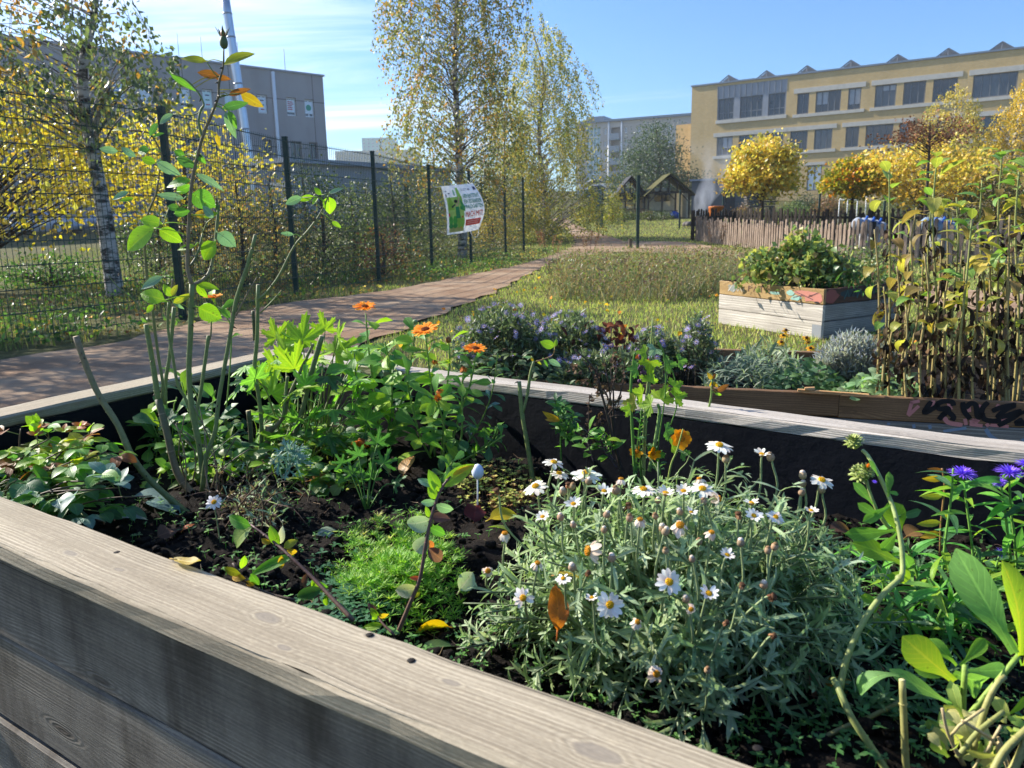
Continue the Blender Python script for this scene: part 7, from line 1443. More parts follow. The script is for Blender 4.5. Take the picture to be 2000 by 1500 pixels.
for k in range(14):
    p0 = aty(U(540, 590), U(880, 930), sb.y); base = V((p0.x - .03, sb.y, p0.z - .06)); 
    for j in range(7): strapleaf(bl_, p0, rv() + V((.3, 0, .2)), (0, -.5, 1), U(.02, .035), .0035, jit(hx('6f8f80'), .12))
bs.tube(smooth(pxs([(430, 1060), (424, 1020), (418, 985)], 1.35), 3), .0012, ST, 5); bs.build('twigs', BARK, T); bl_.build('foliage', GREYL, T); head(T, aty(418, 981, 1.34), (.1, -.6, .8), .0165, 12, WH, YD, 1, .08, .34, prof='petal', name='daisy')
# ---- purple leaved sprigs
PUR = hx('5a3a44'); 
def sprig(label, pts, y0, y1, leaves, r_=(.0034, .0016), name='woody_sprig'):
    P = pxs(pts, y0, y1); T = thing(name, label, 'sprig', P[0]); b = MB(); b.tube(smooth(P, 4), r_, hx('7a6050'), 7, hx('5a4040')); 
    for q in smooth(P, 3)[1:-1:2]: b.ball(q, r_[0] * .95, hx('6a5044'), .5, 6, 4)
    b.build('stem', STEM, T); b = MB()
    for a in leaves: lpx(b, a[0], a[1], a[2], a[3], y0 + (y1 - y0) * (pts[0][1] - a[1]) / (pts[0][1] - pts[-1][1]), a[4], a[5], tilt=.4, n=6, curl=.5, fold=.35)
    b.build('foliage', ROSEL, T)
sprig('upright purple stemmed sprig with glossy leaves rising beside the yellow fallen leaf', [(775, 1240), (800, 1180), (820, 1130), (832, 1060), (845, 1000), (862, 955), (880, 930)], .98, 1.02, ((868, 950, 920, 905, .42, LIME), (882, 935, 925, 910, .4, OCH), (858, 960, 838, 920, .5, LIME), (852, 945, 812, 940, .4, BLU), (850, 975, 838, 948, .6, LIME), (852, 985, 885, 1000, .6, BLU), (850, 978, 822, 985, .6, BLU), (842, 1010, 878, 1012, .6, PUR), (842, 1015, 792, 1030, .75, hx('8a9a9a')), (840, 1030, 870, 1045, .6, GRN), (838, 1050, 802, 1085, .6, hx('8f9a9a')), (836, 1070, 868, 1100, .6, PUR), (836, 1055, 850, 1075, .5, hx('a05a3a')), (822, 1130, 800, 1128, .4, hx('b04a3a')), (818, 1148, 770, 1160, .6, hx('9a9a90')), (818, 1150, 805, 1170, .6, OLV), (838, 1010, 832, 990, .5, LIME)))
sprig('leaning sprig with half withered curled leaves over the near rim', [(690, 1212), (650, 1170), (612, 1130), (565, 1085), (530, 1055), (490, 1025)], .95, 1.08, ((490, 1028, 440, 1010, .5, GRN), (492, 1030, 440, 1065, .55, hx('8a9a60')), (545, 1065, 525, 1030, .5, LIME), (548, 1062, 552, 1030, .4, hx('c9c9b5')), (555, 1070, 578, 1055, .6, OLV), (560, 1075, 580, 1080, .7, OCH), (530, 1060, 505, 1055, .5, OCH), (575, 1085, 485, 1118, .22, GRN), (610, 1130, 628, 1160, .5, LIME), (618, 1135, 640, 1150, .5, GRN), (630, 1150, 570, 1168, .4, DGR), (640, 1160, 632, 1188, .4, LIME), (655, 1175, 690, 1212, .25, BLU), (600, 1120, 590, 1150, .4, PUR), (550, 1085, 548, 1115, .4, OCH)))
sprig('yellow green shoot poking over the near rim left of the upright sprig', [(770, 1240), (745, 1215), (735, 1195)], .93, .96, ((740, 1205, 722, 1190, .6, LIME), (738, 1200, 760, 1205, .6, OCH), (735, 1198, 728, 1215, .5, LIME), (748, 1220, 705, 1228, .35, LIME), (750, 1225, 780, 1238, .5, BLU), (735, 1195, 718, 1180, .6, PUR)), (.002, .001))
b = MB(); P = pxs([(455, 1100), (480, 1135), (520, 1158), (575, 1172)], 1.0, .96); T = thing('woody_sprig', 'dark bent twig with curled yellow leaves lying along the inner edge of the near rim', 'sprig', P[0]); b.tube(smooth(P, 4), .0022, hx('4a3a30'), 6); b.build('stem', STEM, T); b = MB()
for a in ((470, 1120, 435, 1112, .5, OLV), (480, 1130, 440, 1125, .4, OCH), (478, 1085, 472, 1115, .45, LIME), (490, 1120, 505, 1145, .6, GRN), (500, 1140, 470, 1140, .4, OCH)): lpx(b, *a[:4], .98, a[4], a[5], curl=.7)
b.build('foliage', ROSEL, T)

# ---- fallen leaves in the bed (each its own thing)
def fallen(label, px, py, L, W, col, yaw, tilt=.15, roll=.0, curl=.3, lift=.012, prof='oval', fold=.25, z=None, mat=None, wav=.0, y=None):
    p = atz(px, py, ZS + lift) if y is None else aty(px, py, y)
    if y is None: p.z = soilz(p.x, p.y) + lift
    d = V((math.cos(yaw), math.sin(yaw), tilt)).normalized(); nr = V((math.sin(yaw) * roll, -math.cos(yaw) * roll, 1)); b = MB(); s_ = p - d * L / 2
    b.leaf(s_, d, nr, L, W, col, prof, curl, fold, 9, U(-.3, .3), None, wav); b.tube([s_ - d * L * .16 + V((0, 0, -.002)), s_ + d * L * .1], .0009, mixc(col, (.15, .1, .05), .5), 4); return tag(b.build('fallen_leaf', mat or ROSEL, None, True, p), label, 'leaf', 'fallen leaves in the bed')
fallen('large ochre yellow oval leaf lying beside the upright sprig near the rim', 842, 1194, .052, .036, hx('b08518'), 3.05, 0, 1.3, .35, .02)
fallen('dark green flat leaf below the ochre yellow leaf', 862, 1228, .06, .03, hx('3f5a3a'), .3, .05)
fallen('grey green crumpled leaf on the soil behind the moss phlox', 650, 1012, .075, .04, hx('8a9a85'), .35, .05, -.2, .5, wav=.06)
fallen('second pale grey leaf just below the crumpled grey green leaf', 640, 1026, .05, .03, hx('95a090'), .2, 0, 0, .5)
fallen('big tan brown curled leaf under the cut leaved plant', 640, 922, .09, .05, hx('8a6230'), .1, .05, .3, .9, .02)
fallen('orange brown leaf in front of the big tan curled one', 622, 935, .05, .025, hx('a8742f'), .4, .1, .3, .6)
fallen('brown folded leaf on the dark soil below the orange brown one', 600, 958, .06, .03, hx('6a4a3a'), -.1, .0, .2, .7)
fallen('tan serrated leaf standing right of the small larkspur seedling', 795, 910, .06, .045, hx('9a7238'), 1.3, .9, -.4, .3, .03)
fallen('grey withered leaf curling over the soil left of the seedling', 690, 945, .06, .03, hx('7a7a6a'), 2.7, .1, .4, 1.1, .015)
fallen('small grey leaf at the tip of the curled withered leaf', 720, 962, .035, .02, hx('8a8a78'), .4, .1, .0, .5)
fallen('crumpled dark brown leaf caught on the moss phlox by the upright sprig', 852, 1092, .045, .045, hx('4a342c'), 1.2, .5, .6, 1.6, .035, mat=DRY, wav=.12)
fallen('dark red lobed leaf right of the egg stick', 928, 997, .05, .045, hx('5a1f1a'), 1.4, .8, .2, .4, .02, wav=.12)
fallen('bright yellow leaf between the stonecrop and the marguerite', 985, 1022, .06, .035, hx('b5a01f'), .4, .2, .3, .4, .025)
fallen('rust orange leaf hanging in the front of the marguerite bush', 1092, 1182, .062, .026, hx('a85c20'), 1.35, 1.6, .3, .5, y=.87, wav=.12)
fallen('pale orange leaf resting above the rust orange one in the marguerite', 1118, 1122, .045, .022, hx('c09068'), -.5, .2, -.6, .3, y=.9)
fallen('pale silver leaf dangling at the left edge of the marguerite', 912, 1134, .036, .026, hx('9aaaa0'), .9, .5, 1., .2, y=1.0)
fallen('ochre leaf on the soil below the broken stem at the right', 1652, 1352, .055, .02, hx('a87a24'), -.4, .05, .5, .4)
fallen('brown leaf standing upright left of the broken stem', 1591, 1352, .045, .02, hx('6a4438'), 1.5, 1.5, .2, .3, .02)
fallen('brown veined leaf behind the right end of the marguerite', 1645, 1035, .055, .03, hx('6a5044'), .3, .1, .4, .5, .02)
fallen('tan leaf lying on soil near the purple asters', 1790, 1040, .06, .04, hx('8a6a48'), .5, .2, .2, .5, .02)
fallen('big grey green flat leaf at the foot of the diagonal cane', 300, 985, .085, .055, hx('6f8580'), .1, .05, -.1, .3, wav=.05)
fallen('grey green leaf left of the dried marguerite, partly under the diagonal cane', 322, 1000, .09, .05, hx('5f7a78'), -.4, .02, .1, .4)
fallen('second flat grey leaf near the left rim', 255, 1018, .07, .03, hx('6a7a78'), .3, .02, 0, .3)
fallen('dark brown frayed leaf under the single white daisy', 338, 1040, .06, .045, hx('5a4438'), .7, .3, .2, .8, .02, mat=DRY, wav=.15)
fallen('small bright orange leaf beside the frayed brown leaf', 370, 1050, .024, .013, hx('b5602a'), .6, .5, .2, .3)
fallen('ochre leaf near the left rim under the low rose', 228, 1012, .04, .025, hx('9a7024'), 2.9, .1, .2, .4)
fallen('curled orange and grey leaf lying on top of the near rim board', 362, 1097, .055, .015, hx('a08a45'), -.55, .0, .1, -.25, y=1.0, wav=.1)
bpy.data.objects['fallen_leaf'].location  # first leaf exists
def on_rim(o, px, py):
    p = atz(px, py, ZR + .0045); o.location = p
on_rim([o for o in bpy.data.objects if o.get('label', '').startswith('curled orange and grey')][0], 368, 1100)
fallen('mottled green leaf half tucked beside the yellow leaf at the marguerite', 975, 1035, .045, .03, hx('6a7a35'), 2.6, .3, .4, .4, .03)
fallen('tan broken leaf stalk piece lying by the near rim below the marguerite', 815, 1262, .02, .012, hx('8a6a50'), .4, .3, .3, .6, .01)

# ================================================================ right hand group
TALL = hx('8f9a5a'); T = thing('calendula_plant', 'tall broken calendula stem with round green seed heads at the right of the bed', 'flower plant', aty(1728, 1500, .7)); bs = MB(); bl_ = MB(); yy = .84
bs.tube(smooth(pxs([(1770, 1590), (1728, 1500), (1665, 1405), (1638, 1345), (1628, 1327)], .69, .78), 4), (.0042, .0037), TALL, 8)
pts = pxs([(1641, 1345), (1650, 1300), (1668, 1250), (1695, 1200), (1730, 1155), (1757, 1130), (1763, 1110), (1760, 1060), (1750, 1010), (1738, 975), (1715, 925), (1695, 890), (1685, 880)], .79, .97); bs.tube(smooth(pts, 4), (.0041, .0023), TALL, 8, hx('9fb06a')); bs.ball(pts[5], .0056, TALL, .9, 8, 5)
bs.tube(smooth(pxs([(1750, 1045), (1720, 1010), (1700, 965), (1692, 935)], .93, .95), 4), (.0026, .0018), hx('8fa05a'), 7)
for a in ((1760, 1100, 1678, 1060, .36, LIME), (1762, 1090, 1768, 1140, .4, LIME), (1758, 1050, 1745, 985, .5, LIME), (1748, 1035, 1660, 1050, .3, GRN), (1752, 1040, 1725, 1075, .5, GRN), (1742, 985, 1690, 1020, .3, GRN), (1735, 970, 1738, 925, .3, GRN), (1715, 930, 1700, 900, .3, GRN), (1745, 1010, 1800, 1000, .3, DGR), (1730, 960, 1755, 965, .3, GRN), (1705, 985, 1672, 945, .3, GRN), (1718, 1180, 1685, 1165, .4, LIME), (1718, 1178, 1700, 1195, .5, LIME), (1760, 1075, 1780, 1110, .5, GRN), (1722, 1012, 1680, 985, .3, GRN)): lpx(bl_, *a[:4], .92, a[4], a[5], prof='spoon', n=6)
bs.build('stems', STEM, T); bl_.build('foliage', LEAF, T)
def seedhead(px, py, y, r_, ax, org=False):
    p = aty(px, py, y); b = MB(); b.ball(p, r_ * .8, hx('7a8a40'), .8, 10, 6, axis=ax); A = V(ax).normalized()
    for k in range(46):
        q = k * 2.4; h_ = k / 46; o = perp(A, q); d = (o * math.cos(h_ * 1.5) + A * (math.sin(h_ * 1.5) - .15)).normalized(); b.leaf(p + d * r_ * .5, (d + A * .5).normalized(), d, r_ * .75, r_ * .36, jit(hx('a5ad66') if k % 3 else hx('7f9440'), .12), 'lance', -.7, .3, 3)
    o = b.build('seed_head', STEM, T)
    if org:
        b = MB()
        for k in range(22): q = k * 2.4; o2 = perp(A, q) * .35 * U(.3, 1); b.leaf(p + A * r_ * .6, A + o2, o2, r_ * .8, r_ * .22, jit(random.choice(ORG)), 'lance', .1, .2, 3)
        b.build('petal_tuft', PETAL, o)
seedhead(1668, 866, .97, .0115, (-.35, -.1, 1)); seedhead(1682, 928, .95, .0135, (-.5, -.3, .8)); seedhead(1690, 922, .94, .0105, (.1, -.5, 1), True)
# broad leaved calendula
cb = aty(1880, 1440, .74); T = thing('calendula_plant', 'broad leaved bright green calendula in the lower right corner', 'flower plant', cb); bs = MB(); bl_ = MB()
for px_, py_ in ((1868, 1340), (1885, 1300), (1990, 1280)): bs.tube(smooth(pxs([(1890, 1480), (1880, 1420), (px_, py_)], .74), 4), (.0042, .003), hx('8aa84a'), 7)
BG = hx('6f9a3a'); BL_ = hx('8fb02f')
for a in ((1982, 1275, 1882, 1108, .42, hx('6f9a50')), (1992, 1280, 2002, 1115, .42, BL_), (1864, 1330, 1775, 1258, .62, BL_), (1862, 1315, 1946, 1345, .85, hx('6f9a50')), (1858, 1375, 1755, 1320, .3, hx('6f9a58')), (1876, 1310, 1985, 1312, .36, hx('5f8a50')), (1875, 1300, 1930, 1250, .45, BG), (1868, 1300, 1830, 1255, .5, BG), (1870, 1320, 1795, 1310, .4, BG), (1995, 1300, 1975, 1240, .4, BG), (1876, 1420, 1825, 1500, .55, BG), (1890, 1430, 1850, 1385, .6, hx('9a9a5a')), (1872, 1340, 1880, 1395, .5, BG), (2000, 1300, 2030, 1200, .5, BL_), (1985, 1450, 1930, 1480, .4, BG), (1960, 1400, 2010, 1370, .5, BL_), (1835, 1480, 1822, 1415, .6, hx('8a9a5a'))): lpx(bl_, *a[:4], .74 + U(-.03, .05), a[4] * .66, a[5], prof='spoon', curl=.45, tilt=.4, n=9, fold=.3)
p = pxs([(1755, 1320), (1700, 1310), (1680, 1368)], .74); bl_.leaf(p[0], p[1] - p[0], (0, -.3, 1), .055, .018, jit(hx('6f9a58')), 'spoon', 1.3, .25, 8)
bs.build('stems', STEM, T); bl_.build('foliage', BIGL, T)
# cut pale stems in the corner
for i, (pts, y0, r_, lb) in enumerate((([(1780, 1560), (1770, 1500), (1766, 1420), (1762, 1328)], .7, .0042, 'thick cut pale green stem standing upright left of the broad calendula leaves'), ([(1900, 1470), (1925, 1380), (1948, 1335), (1962, 1322)], .68, .0032, 'brownish cut stem arching up at the lower right corner'), ([(1870, 1480), (1910, 1430), (1960, 1390)], .66, .003, 'pale cut stem slanting right across the lower right corner'), ([(1930, 1530), (1960, 1470), (2010, 1420)], .62, .004, 'thick yellow green stem at the extreme lower right'), ([(1955, 1540), (1990, 1480), (2030, 1380)], .62, .0042, 'thick upright pale stem cut off by the right picture edge'), ([(1565, 1465), (1640, 1425), (1700, 1400), (1760, 1370)], .76, .0032, 'fallen brown green stem lying across the soil behind the broken calendula'))):
    T = thing('cut_stem', lb, 'stem', aty(*pts[0], y0)); b = MB(); P = smooth(pxs(pts, y0, y0 + .02), 4); b.tube(P, (r_, r_ * .85), jit(hx('9a9a5a') if i < 5 else hx('6a6a44'), .1), 8); 
    for k in range(2, len(P) - 1, 4): b.ball(P[k], r_ * 1.12, hx('a8a060'), .4, 7, 4, axis=P[k + 1] - P[k])
    b.build('stalk', STEM, T); b = MB(); b.ball(P[-1], r_ * .82, hx('c9c08a'), .3, 8, 4, axis=P[-1] - P[-2]); b.build('cut_end', MATT, T)
bl_ = MB(); T = thing('withered_plant', 'tangle of half withered pale leaves in the lowest right corner', 'plant', aty(1950, 1490, .66)); bs = MB()
for k in range(46):
    px_, py_ = U(1835, 2010), U(1395, 1520); lpx(bl_, px_, py_, px_ + U(-60, 50), py_ + U(-60, 45), .64 + U(0, .1), U(.25, .5), random.choice((hx('a5a860'), hx('8fa055'), hx('b5ae78'), hx('7f9a4a'), hx('c5bf8f'))), prof='spoon', curl=.8, tilt=.9, n=5)
for k in range(7): px_, py_ = U(1850, 2000), U(1420, 1510); bs.tube(smooth(pxs([(px_, py_ + 60), (px_ + U(-30, 30), py_), (px_ + U(-60, 60), py_ - 50)], .66), 3), .0016, jit(hx('b5a57a')), 5)
bs.build('stems', STEM, T); bl_.build('foliage', LEAF, T)
# purple asters
VIO = [hx('7f52e4'), hx('9066ee'), hx('6f42d2'), hx('a084f2')]
T = thing('china_aster', 'purple flowered aster clump with long green leaves at the right edge of the bed', 'flower plant', aty(1900, 1160, 1.12)); bs = MB(); bl_ = MB(); cal = MB()
AL = [GRN, hx('5f9a35'), DGR, hx('4f8a40'), LIME]
for pts, n_ in (([(1908, 1180), (1900, 1080), (1890, 1000), (1880, 930)], 18), ([(1990, 1180), (1985, 1090), (1975, 1000), (1971, 930)], 20), ([(1838, 1150), (1846, 1060), (1858, 970), (1862, 915)], 16), ([(1930, 1200), (1940, 1130), (1952, 1085)], 10), ([(1975, 1100), (1962, 990), (1953, 946)], 8), ([(2020, 1180), (2020, 1050), (2008, 925)], 16), ([(1800, 1180), (1790, 1120), (1770, 1060)], 14), ([(1870, 1230), (1850, 1180), (1815, 1130)], 14), ([(1950, 1250), (1930, 1180), (1905, 1120)], 16), ([(1730, 1200), (1725, 1140), (1708, 1090), (1695, 1045)], 16), ([(1790, 1270), (1775, 1210), (1740, 1170)], 14), ([(1820, 1250), (1840, 1190), (1880, 1150)], 14), ([(1690, 1330), (1720, 1280), (1745, 1230)], 12), ([(1640, 1320), (1620, 1270), (1600, 1240)], 10), ([(1760, 1330), (1790, 1270), (1830, 1235)], 14), ([(1840, 1330), (1860, 1270), (1890, 1220)], 14)):
    y0 = 1.12 if pts[0][1] < 1220 else .98; leafy(bs, bl_, pxs(pts, y0), (.0024, .0016), hx('6f9a45'), n_, .068, .013, AL, .08, .97, .95, 'lance', .5, -.2, 0, 6, .3)
bs.build('stems', STEM, T); bl_.build('foliage', LEAF, T)
def aster(px, py, R_, ax, y=1.12):
    p = aty(px, py, y); b = MB(); A = V(ax).normalized()
    for rw in range(5):
        n_ = 30 - rw * 4
        for k in range(n_): q = 6.283 * k / n_ + rw * .3 + U(-.1, .1); o = perp(A, q); d = o * (1 - .16 * rw) + A * (.12 + .24 * rw + U(-.1, .1)); b.leaf(p + o * R_ * .1, d, A, R_ * (1 - .14 * rw) * U(.85, 1.08), R_ * .1, jit(random.choice(VIO), .1), 'strap', .2, .3, 3)
    fo = b.build('flower', PETAL, T); b = MB(); calyx(b, p - A * R_ * .12, A, R_ * .42, hx('4f7a3a')); b.build('flower_calyx', STEM, fo)
for a in ((1880, 926, .0215, (0, -.08, 1)), (1972, 924, .0225, (.05, -.08, 1)), (1952, 942, .011, (-.5, -.3, .8)), (2006, 908, .018, (.1, 0, 1)), (1954, 1080, .0095, (.1, -.6, .8)), (1692, 1040, .006, (-.2, -.4, .9)), (1708, 941, .004, (0, -.4, .9))): aster(*a)
b = MB(); bl_ = MB(); T = thing('leafy_plant', 'small stem with yellow and red tinted leaves left of the first purple aster', 'plant', aty(1838, 1060, 1.16)); b.tube(smooth(pxs([(1836, 1080), (1838, 1020), (1845, 950), (1840, 915)], 1.16), 4), .0016, hx('8a6a40'), 5); b.build('stem', STEM, T)
for a in ((1842, 935, 1804, 935, .35, OCH), (1842, 920, 1814, 916, .35, RUS), (1840, 970, 1802, 970, .35, OLV), (1842, 930, 1870, 945, .4, GRN), (1838, 1020, 1795, 1024, .35, OLV), (1838, 1010, 1865, 1000, .4, OLV), (1836, 1040, 1800, 1050, .4, OCH)): lpx(bl_, *a[:4], 1.15, a[4], a[5])
bl_.build('foliage', ROSEL, T)
# filler of low leaves between marguerite and asters
bl_ = MB(); bs = MB(); T = thing('leafy_plant', 'dark cut leaved low foliage on the soil between the marguerite and the asters', 'plant', soilp(1640, 1200))
for k in range(90):
    px_, py_ = U(1560, 1860), U(1090, 1440); p = soilp(px_, py_); 
    for j in range(random.randint(3, 6)): strapleaf(bl_, p + rv(.01), V((U(-1, 1), U(-1, 1), U(.2, 1.1))), (0, -.2, 1), U(.03, .06), .006, jit(random.choice((hx('3f5f3a'), hx('4a6a48'), hx('5a7a4a'))), .15))
bl_.build('foliage', GREYL, T)

# ================================================================ plants in the second bed
def b2pt(px, py, k): return aty(px, py, k)
LAV = [hx('a9a0d8'), hx('beb4e6'), hx('958bc8'), hx('b3a6e0')]
def asterclump(label, x0, x1, ytop, ybase, yd, nfl, den, fcols=LAV, lcols=('55684a', '657658', '4a5a40', '707c5c')):
    p = aty((x0 + x1) / 2, ybase, yd); T = thing('aster_clump', label, 'flower plant', (p.x, p.y, .24), 'asters in the graffiti bed'); n_ = int(den); P = []; D = []; bs = MB()
    for k in range(int(n_ / 9)):
        t_ = U(0, 1); px_ = x0 + (x1 - x0) * t_; top = ytop + (ybase - ytop) * (abs(t_ - .5) * 2) ** 2 * .5 + U(-8, 40); yy = yd + U(-.14, .14); q = aty(px_, top, yy); g_ = V((p.x + (q.x - p.x) * .75 + U(-.05, .05), yy + U(-.05, .05), .24)); pts = smooth([g_, g_.lerp(q, .6) + V((0, 0, .03)), q], 4); bs.tube(pts, (.0016, .0007), hx('4f4a38'), 3, cap=False)
        for j in range(16): t2 = U(.25, 1); s_ = pts[int(t2 * (len(pts) - 1))]; P.append(s_ + rv(.012)); D.append(rv() + V((0, 0, .5)))
    bs.build('stems', STEM, T); leafcloud('foliage', np.array([list(q) for q in P]), np.array([list(q) for q in D]), .034, palette(len(P), [hx(c_) for c_ in lcols]), BULK, T, .3)
    for k in range(nfl):
        t_ = U(.02, .98); px_ = x0 + (x1 - x0) * t_; top = ytop + (ybase - ytop) * (abs(t_ - .5) * 2) ** 2 * .5; py_ = top + (ybase - top) * U(0, 1) ** 2.2 * .8; q = aty(px_, py_, yd + U(-.2, .05)); A = V((U(-.7, .7), U(-.9, .3), U(.3, 1))).normalized(); b = MB(); R_ = U(.0125, .018); q = q + V((U(-.01, .01), -.03, .02)); cc = random.choice(fcols)
        for j in range(11): o = perp(A, j * .571); b.leaf(q, o + A * .15, A, R_, R_ * .3, jit(cc, .1), 'strap', .1, .1, 1)
        b.ball(q + A * .001, R_ * .25, hx('b5952f'), .6, 5, 3); b.build('flower', PETAL, T)
asterclump('big rounded clump of lavender asters left of the brown leaved plant', 885, 1085, 598, 735, 3.15, 98, 2300)
asterclump('lavender aster clump in the middle, directly left of the dark brown leaves', 1030, 1190, 612, 735, 3.35, 80, 1700)
asterclump('loose lavender asters right of the dark brown leaved plant', 1220, 1335, 644, 745, 3.3, 60, 1200)
asterclump('upright lavender aster spray nearest the bleached bed', 1325, 1400, 618, 755, 3.2, 44, 700)
asterclump('low violet asters spilling over the edge behind the rim board', 1080, 1300, 680, 760, 3.0, 34, 1300)
p = aty(1190, 720, 3.3); T = thing('brown_leaved_plant', 'plant with dark red brown wilted leaves between the aster clumps', 'plant', (p.x, p.y, .24)); bs = MB(); bl_ = MB()
for k in range(120): q = aty(random.gauss(1190, 36), U(632, 720), 3.3 + U(-.1, .12)); bl_.leaf(q, V((U(-.7, .7), U(-.7, .4), U(-1, .9))), (0, -.6, .6), U(.03, .06), U(.016, .026), jit(random.choice((hx('4a2a22'), hx('5f3a2a'), hx('6a3a26'), hx('3a2620'))), .2), 'oval', U(.3, 1.3), .35, 4, U(-.6, .6))
for k in range(14): q = aty(random.gauss(1195, 25), U(630, 690), 3.3); g_ = V((q.x * .6 + p.x * .4, 3.3, .24)); bs.tube([g_, q], .0025, hx('4a3428'), 5)
bs.build('stems', STEM, T); bl_.build('foliage', DRY, T)
def leafmound(name, label, cat, x0, x1, y0, y1, yd, n_, L, W, cols, prof='lance', up=.6, group=None, mat=None):
    p = aty((x0 + x1) / 2, y1, yd); T = thing(name, label, cat, (p.x, p.y, .24), group); b = MB()
    for k in range(n_):
        t_ = U(-1, 1); px_ = (x0 + x1) / 2 + (x1 - x0) / 2 * t_; yt = y0 + (y1 - y0) * t_ * t_ * .6; q = aty(px_, U(yt, y1), yd + U(-.18, .18)); q.z = max(q.z, .245); b.leaf(q, V((U(-1, 1), U(-1, .6), U(-.1, 1) * up * 1.6)), V((U(-.3, .3), -.5, 1)), L * U(.6, 1.2), W * U(.7, 1.2), jit(hx(random.choice(cols)), .18), prof, U(.2, .9), .25, 4, U(-.4, .4))
    b.build('foliage', mat or LEAF, T); return T
leafmound('carnation_plant', 'blue green narrow leaved tuft along the middle of the graffiti bed', 'plant', 1370, 1530, 697, 765, 3.05, 620, .048, .007, ('68786a', '5c6c60', '84927f'), 'strap', 1.)
leafmound('carnation_plant', 'second grey green tuft with long leaves right behind the first one', 'plant', 1440, 1560, 678, 745, 3.3, 260, .07, .011, ('708070', '64745f', '88967f'), 'strap', 1.1)
leafmound('strawberry_plant', 'low dark green leafy plants along the front board', 'plant', 1500, 1650, 706, 775, 2.98, 300, .04, .028, ('4a6a4a', '587550', '40583f'), 'oval', .4)
leafmound('leafy_plant', 'pale green leafy weeds at the foot of the sunflower stalks', 'plant', 1640, 1790, 722, 790, 2.8, 150, .05, .032, ('7f9a75', '6a8a60', '9aaa88'), 'oval', .4)
leafmound('leafy_plant', 'shaded leafy weeds under the aster clumps by the far rim', 'plant', 860, 1120, 690, 760, 2.95, 240, .045, .018, ('3f5238', '4a6040', '5a6a40'), 'lance', .5)
# lavender bush
p = aty(1668, 760, 3.05); T = thing('lavender_bush', 'grey blue dried lavender bush left of the sunflower stalks', 'lavender', (p.x, p.y, .24)); bs = MB(); P = []; D = []
for k in range(620):
    az = U(0, 6.283); rr = math.sqrt(U(0, 1)); px_ = 1668 + math.cos(az) * rr * 82; top = 648 + rr * rr * 46 + U(-4, 30); q = aty(px_, top, 3.05 + math.sin(az) * rr * .15); g_ = V((p.x + (q.x - p.x) * .45, 3.05 + (q.y - 3.05) * .4, .24)); bs.tube([g_, g_.lerp(q, .6) + V((0, 0, .01)), q], (.0012, .0006), hx('6a6a62'), 3, cap=False)
    for j in range(20): t2 = U(.35, 1); s_ = g_.lerp(q, t2); P.append(s_ + rv(.008)); D.append((q - g_).normalized() + rv(.8))
bs.build('stems', STEM, T); leafcloud('foliage', np.array([list(q) for q in P]), np.array([list(q) for q in D]), .024, palette(len(P), [hx('929aac'), hx('848ca0'), hx('a8aebb'), hx('747c88'), hx('888a8c')]), GRASS, T, .22)
# small yellow coneflowers on the lawn edge behind the bed
RB = aty(1545, 690, 3.75); T = thing('coneflower_plant', 'small yellow coneflowers in the grass behind the graffiti bed', 'flower plant', (RB.x, RB.y, gz(RB.x, RB.y))); bs = MB(); bl_ = MB()
for px_, py_ in ((1517, 678), (1524, 684), (1530, 655), (1526, 668), (1578, 668), (1583, 680), (1482, 692), (1575, 660), (1535, 645)):
    q = aty(px_, py_, 3.75 + U(-.1, .1)); g_ = V((q.x + U(-.05, .05), q.y, 0)); leafy(bs, bl_, [g_, g_.lerp(q, .5) + rv(.01), q], (.002, .0014), hx('6a7a3a'), 6, .05, .014, [GRN, DGR]); head(T, q, (U(-.4, .4), -.5, .8), .022, 10, [hx('d9a514'), hx('c9901a')], hx('4a2a14'), 1, -.1, .4, dr=.35, dsq=.9)
bs.build('stems', STEM, T); bl_.build('foliage', LEAF, T)

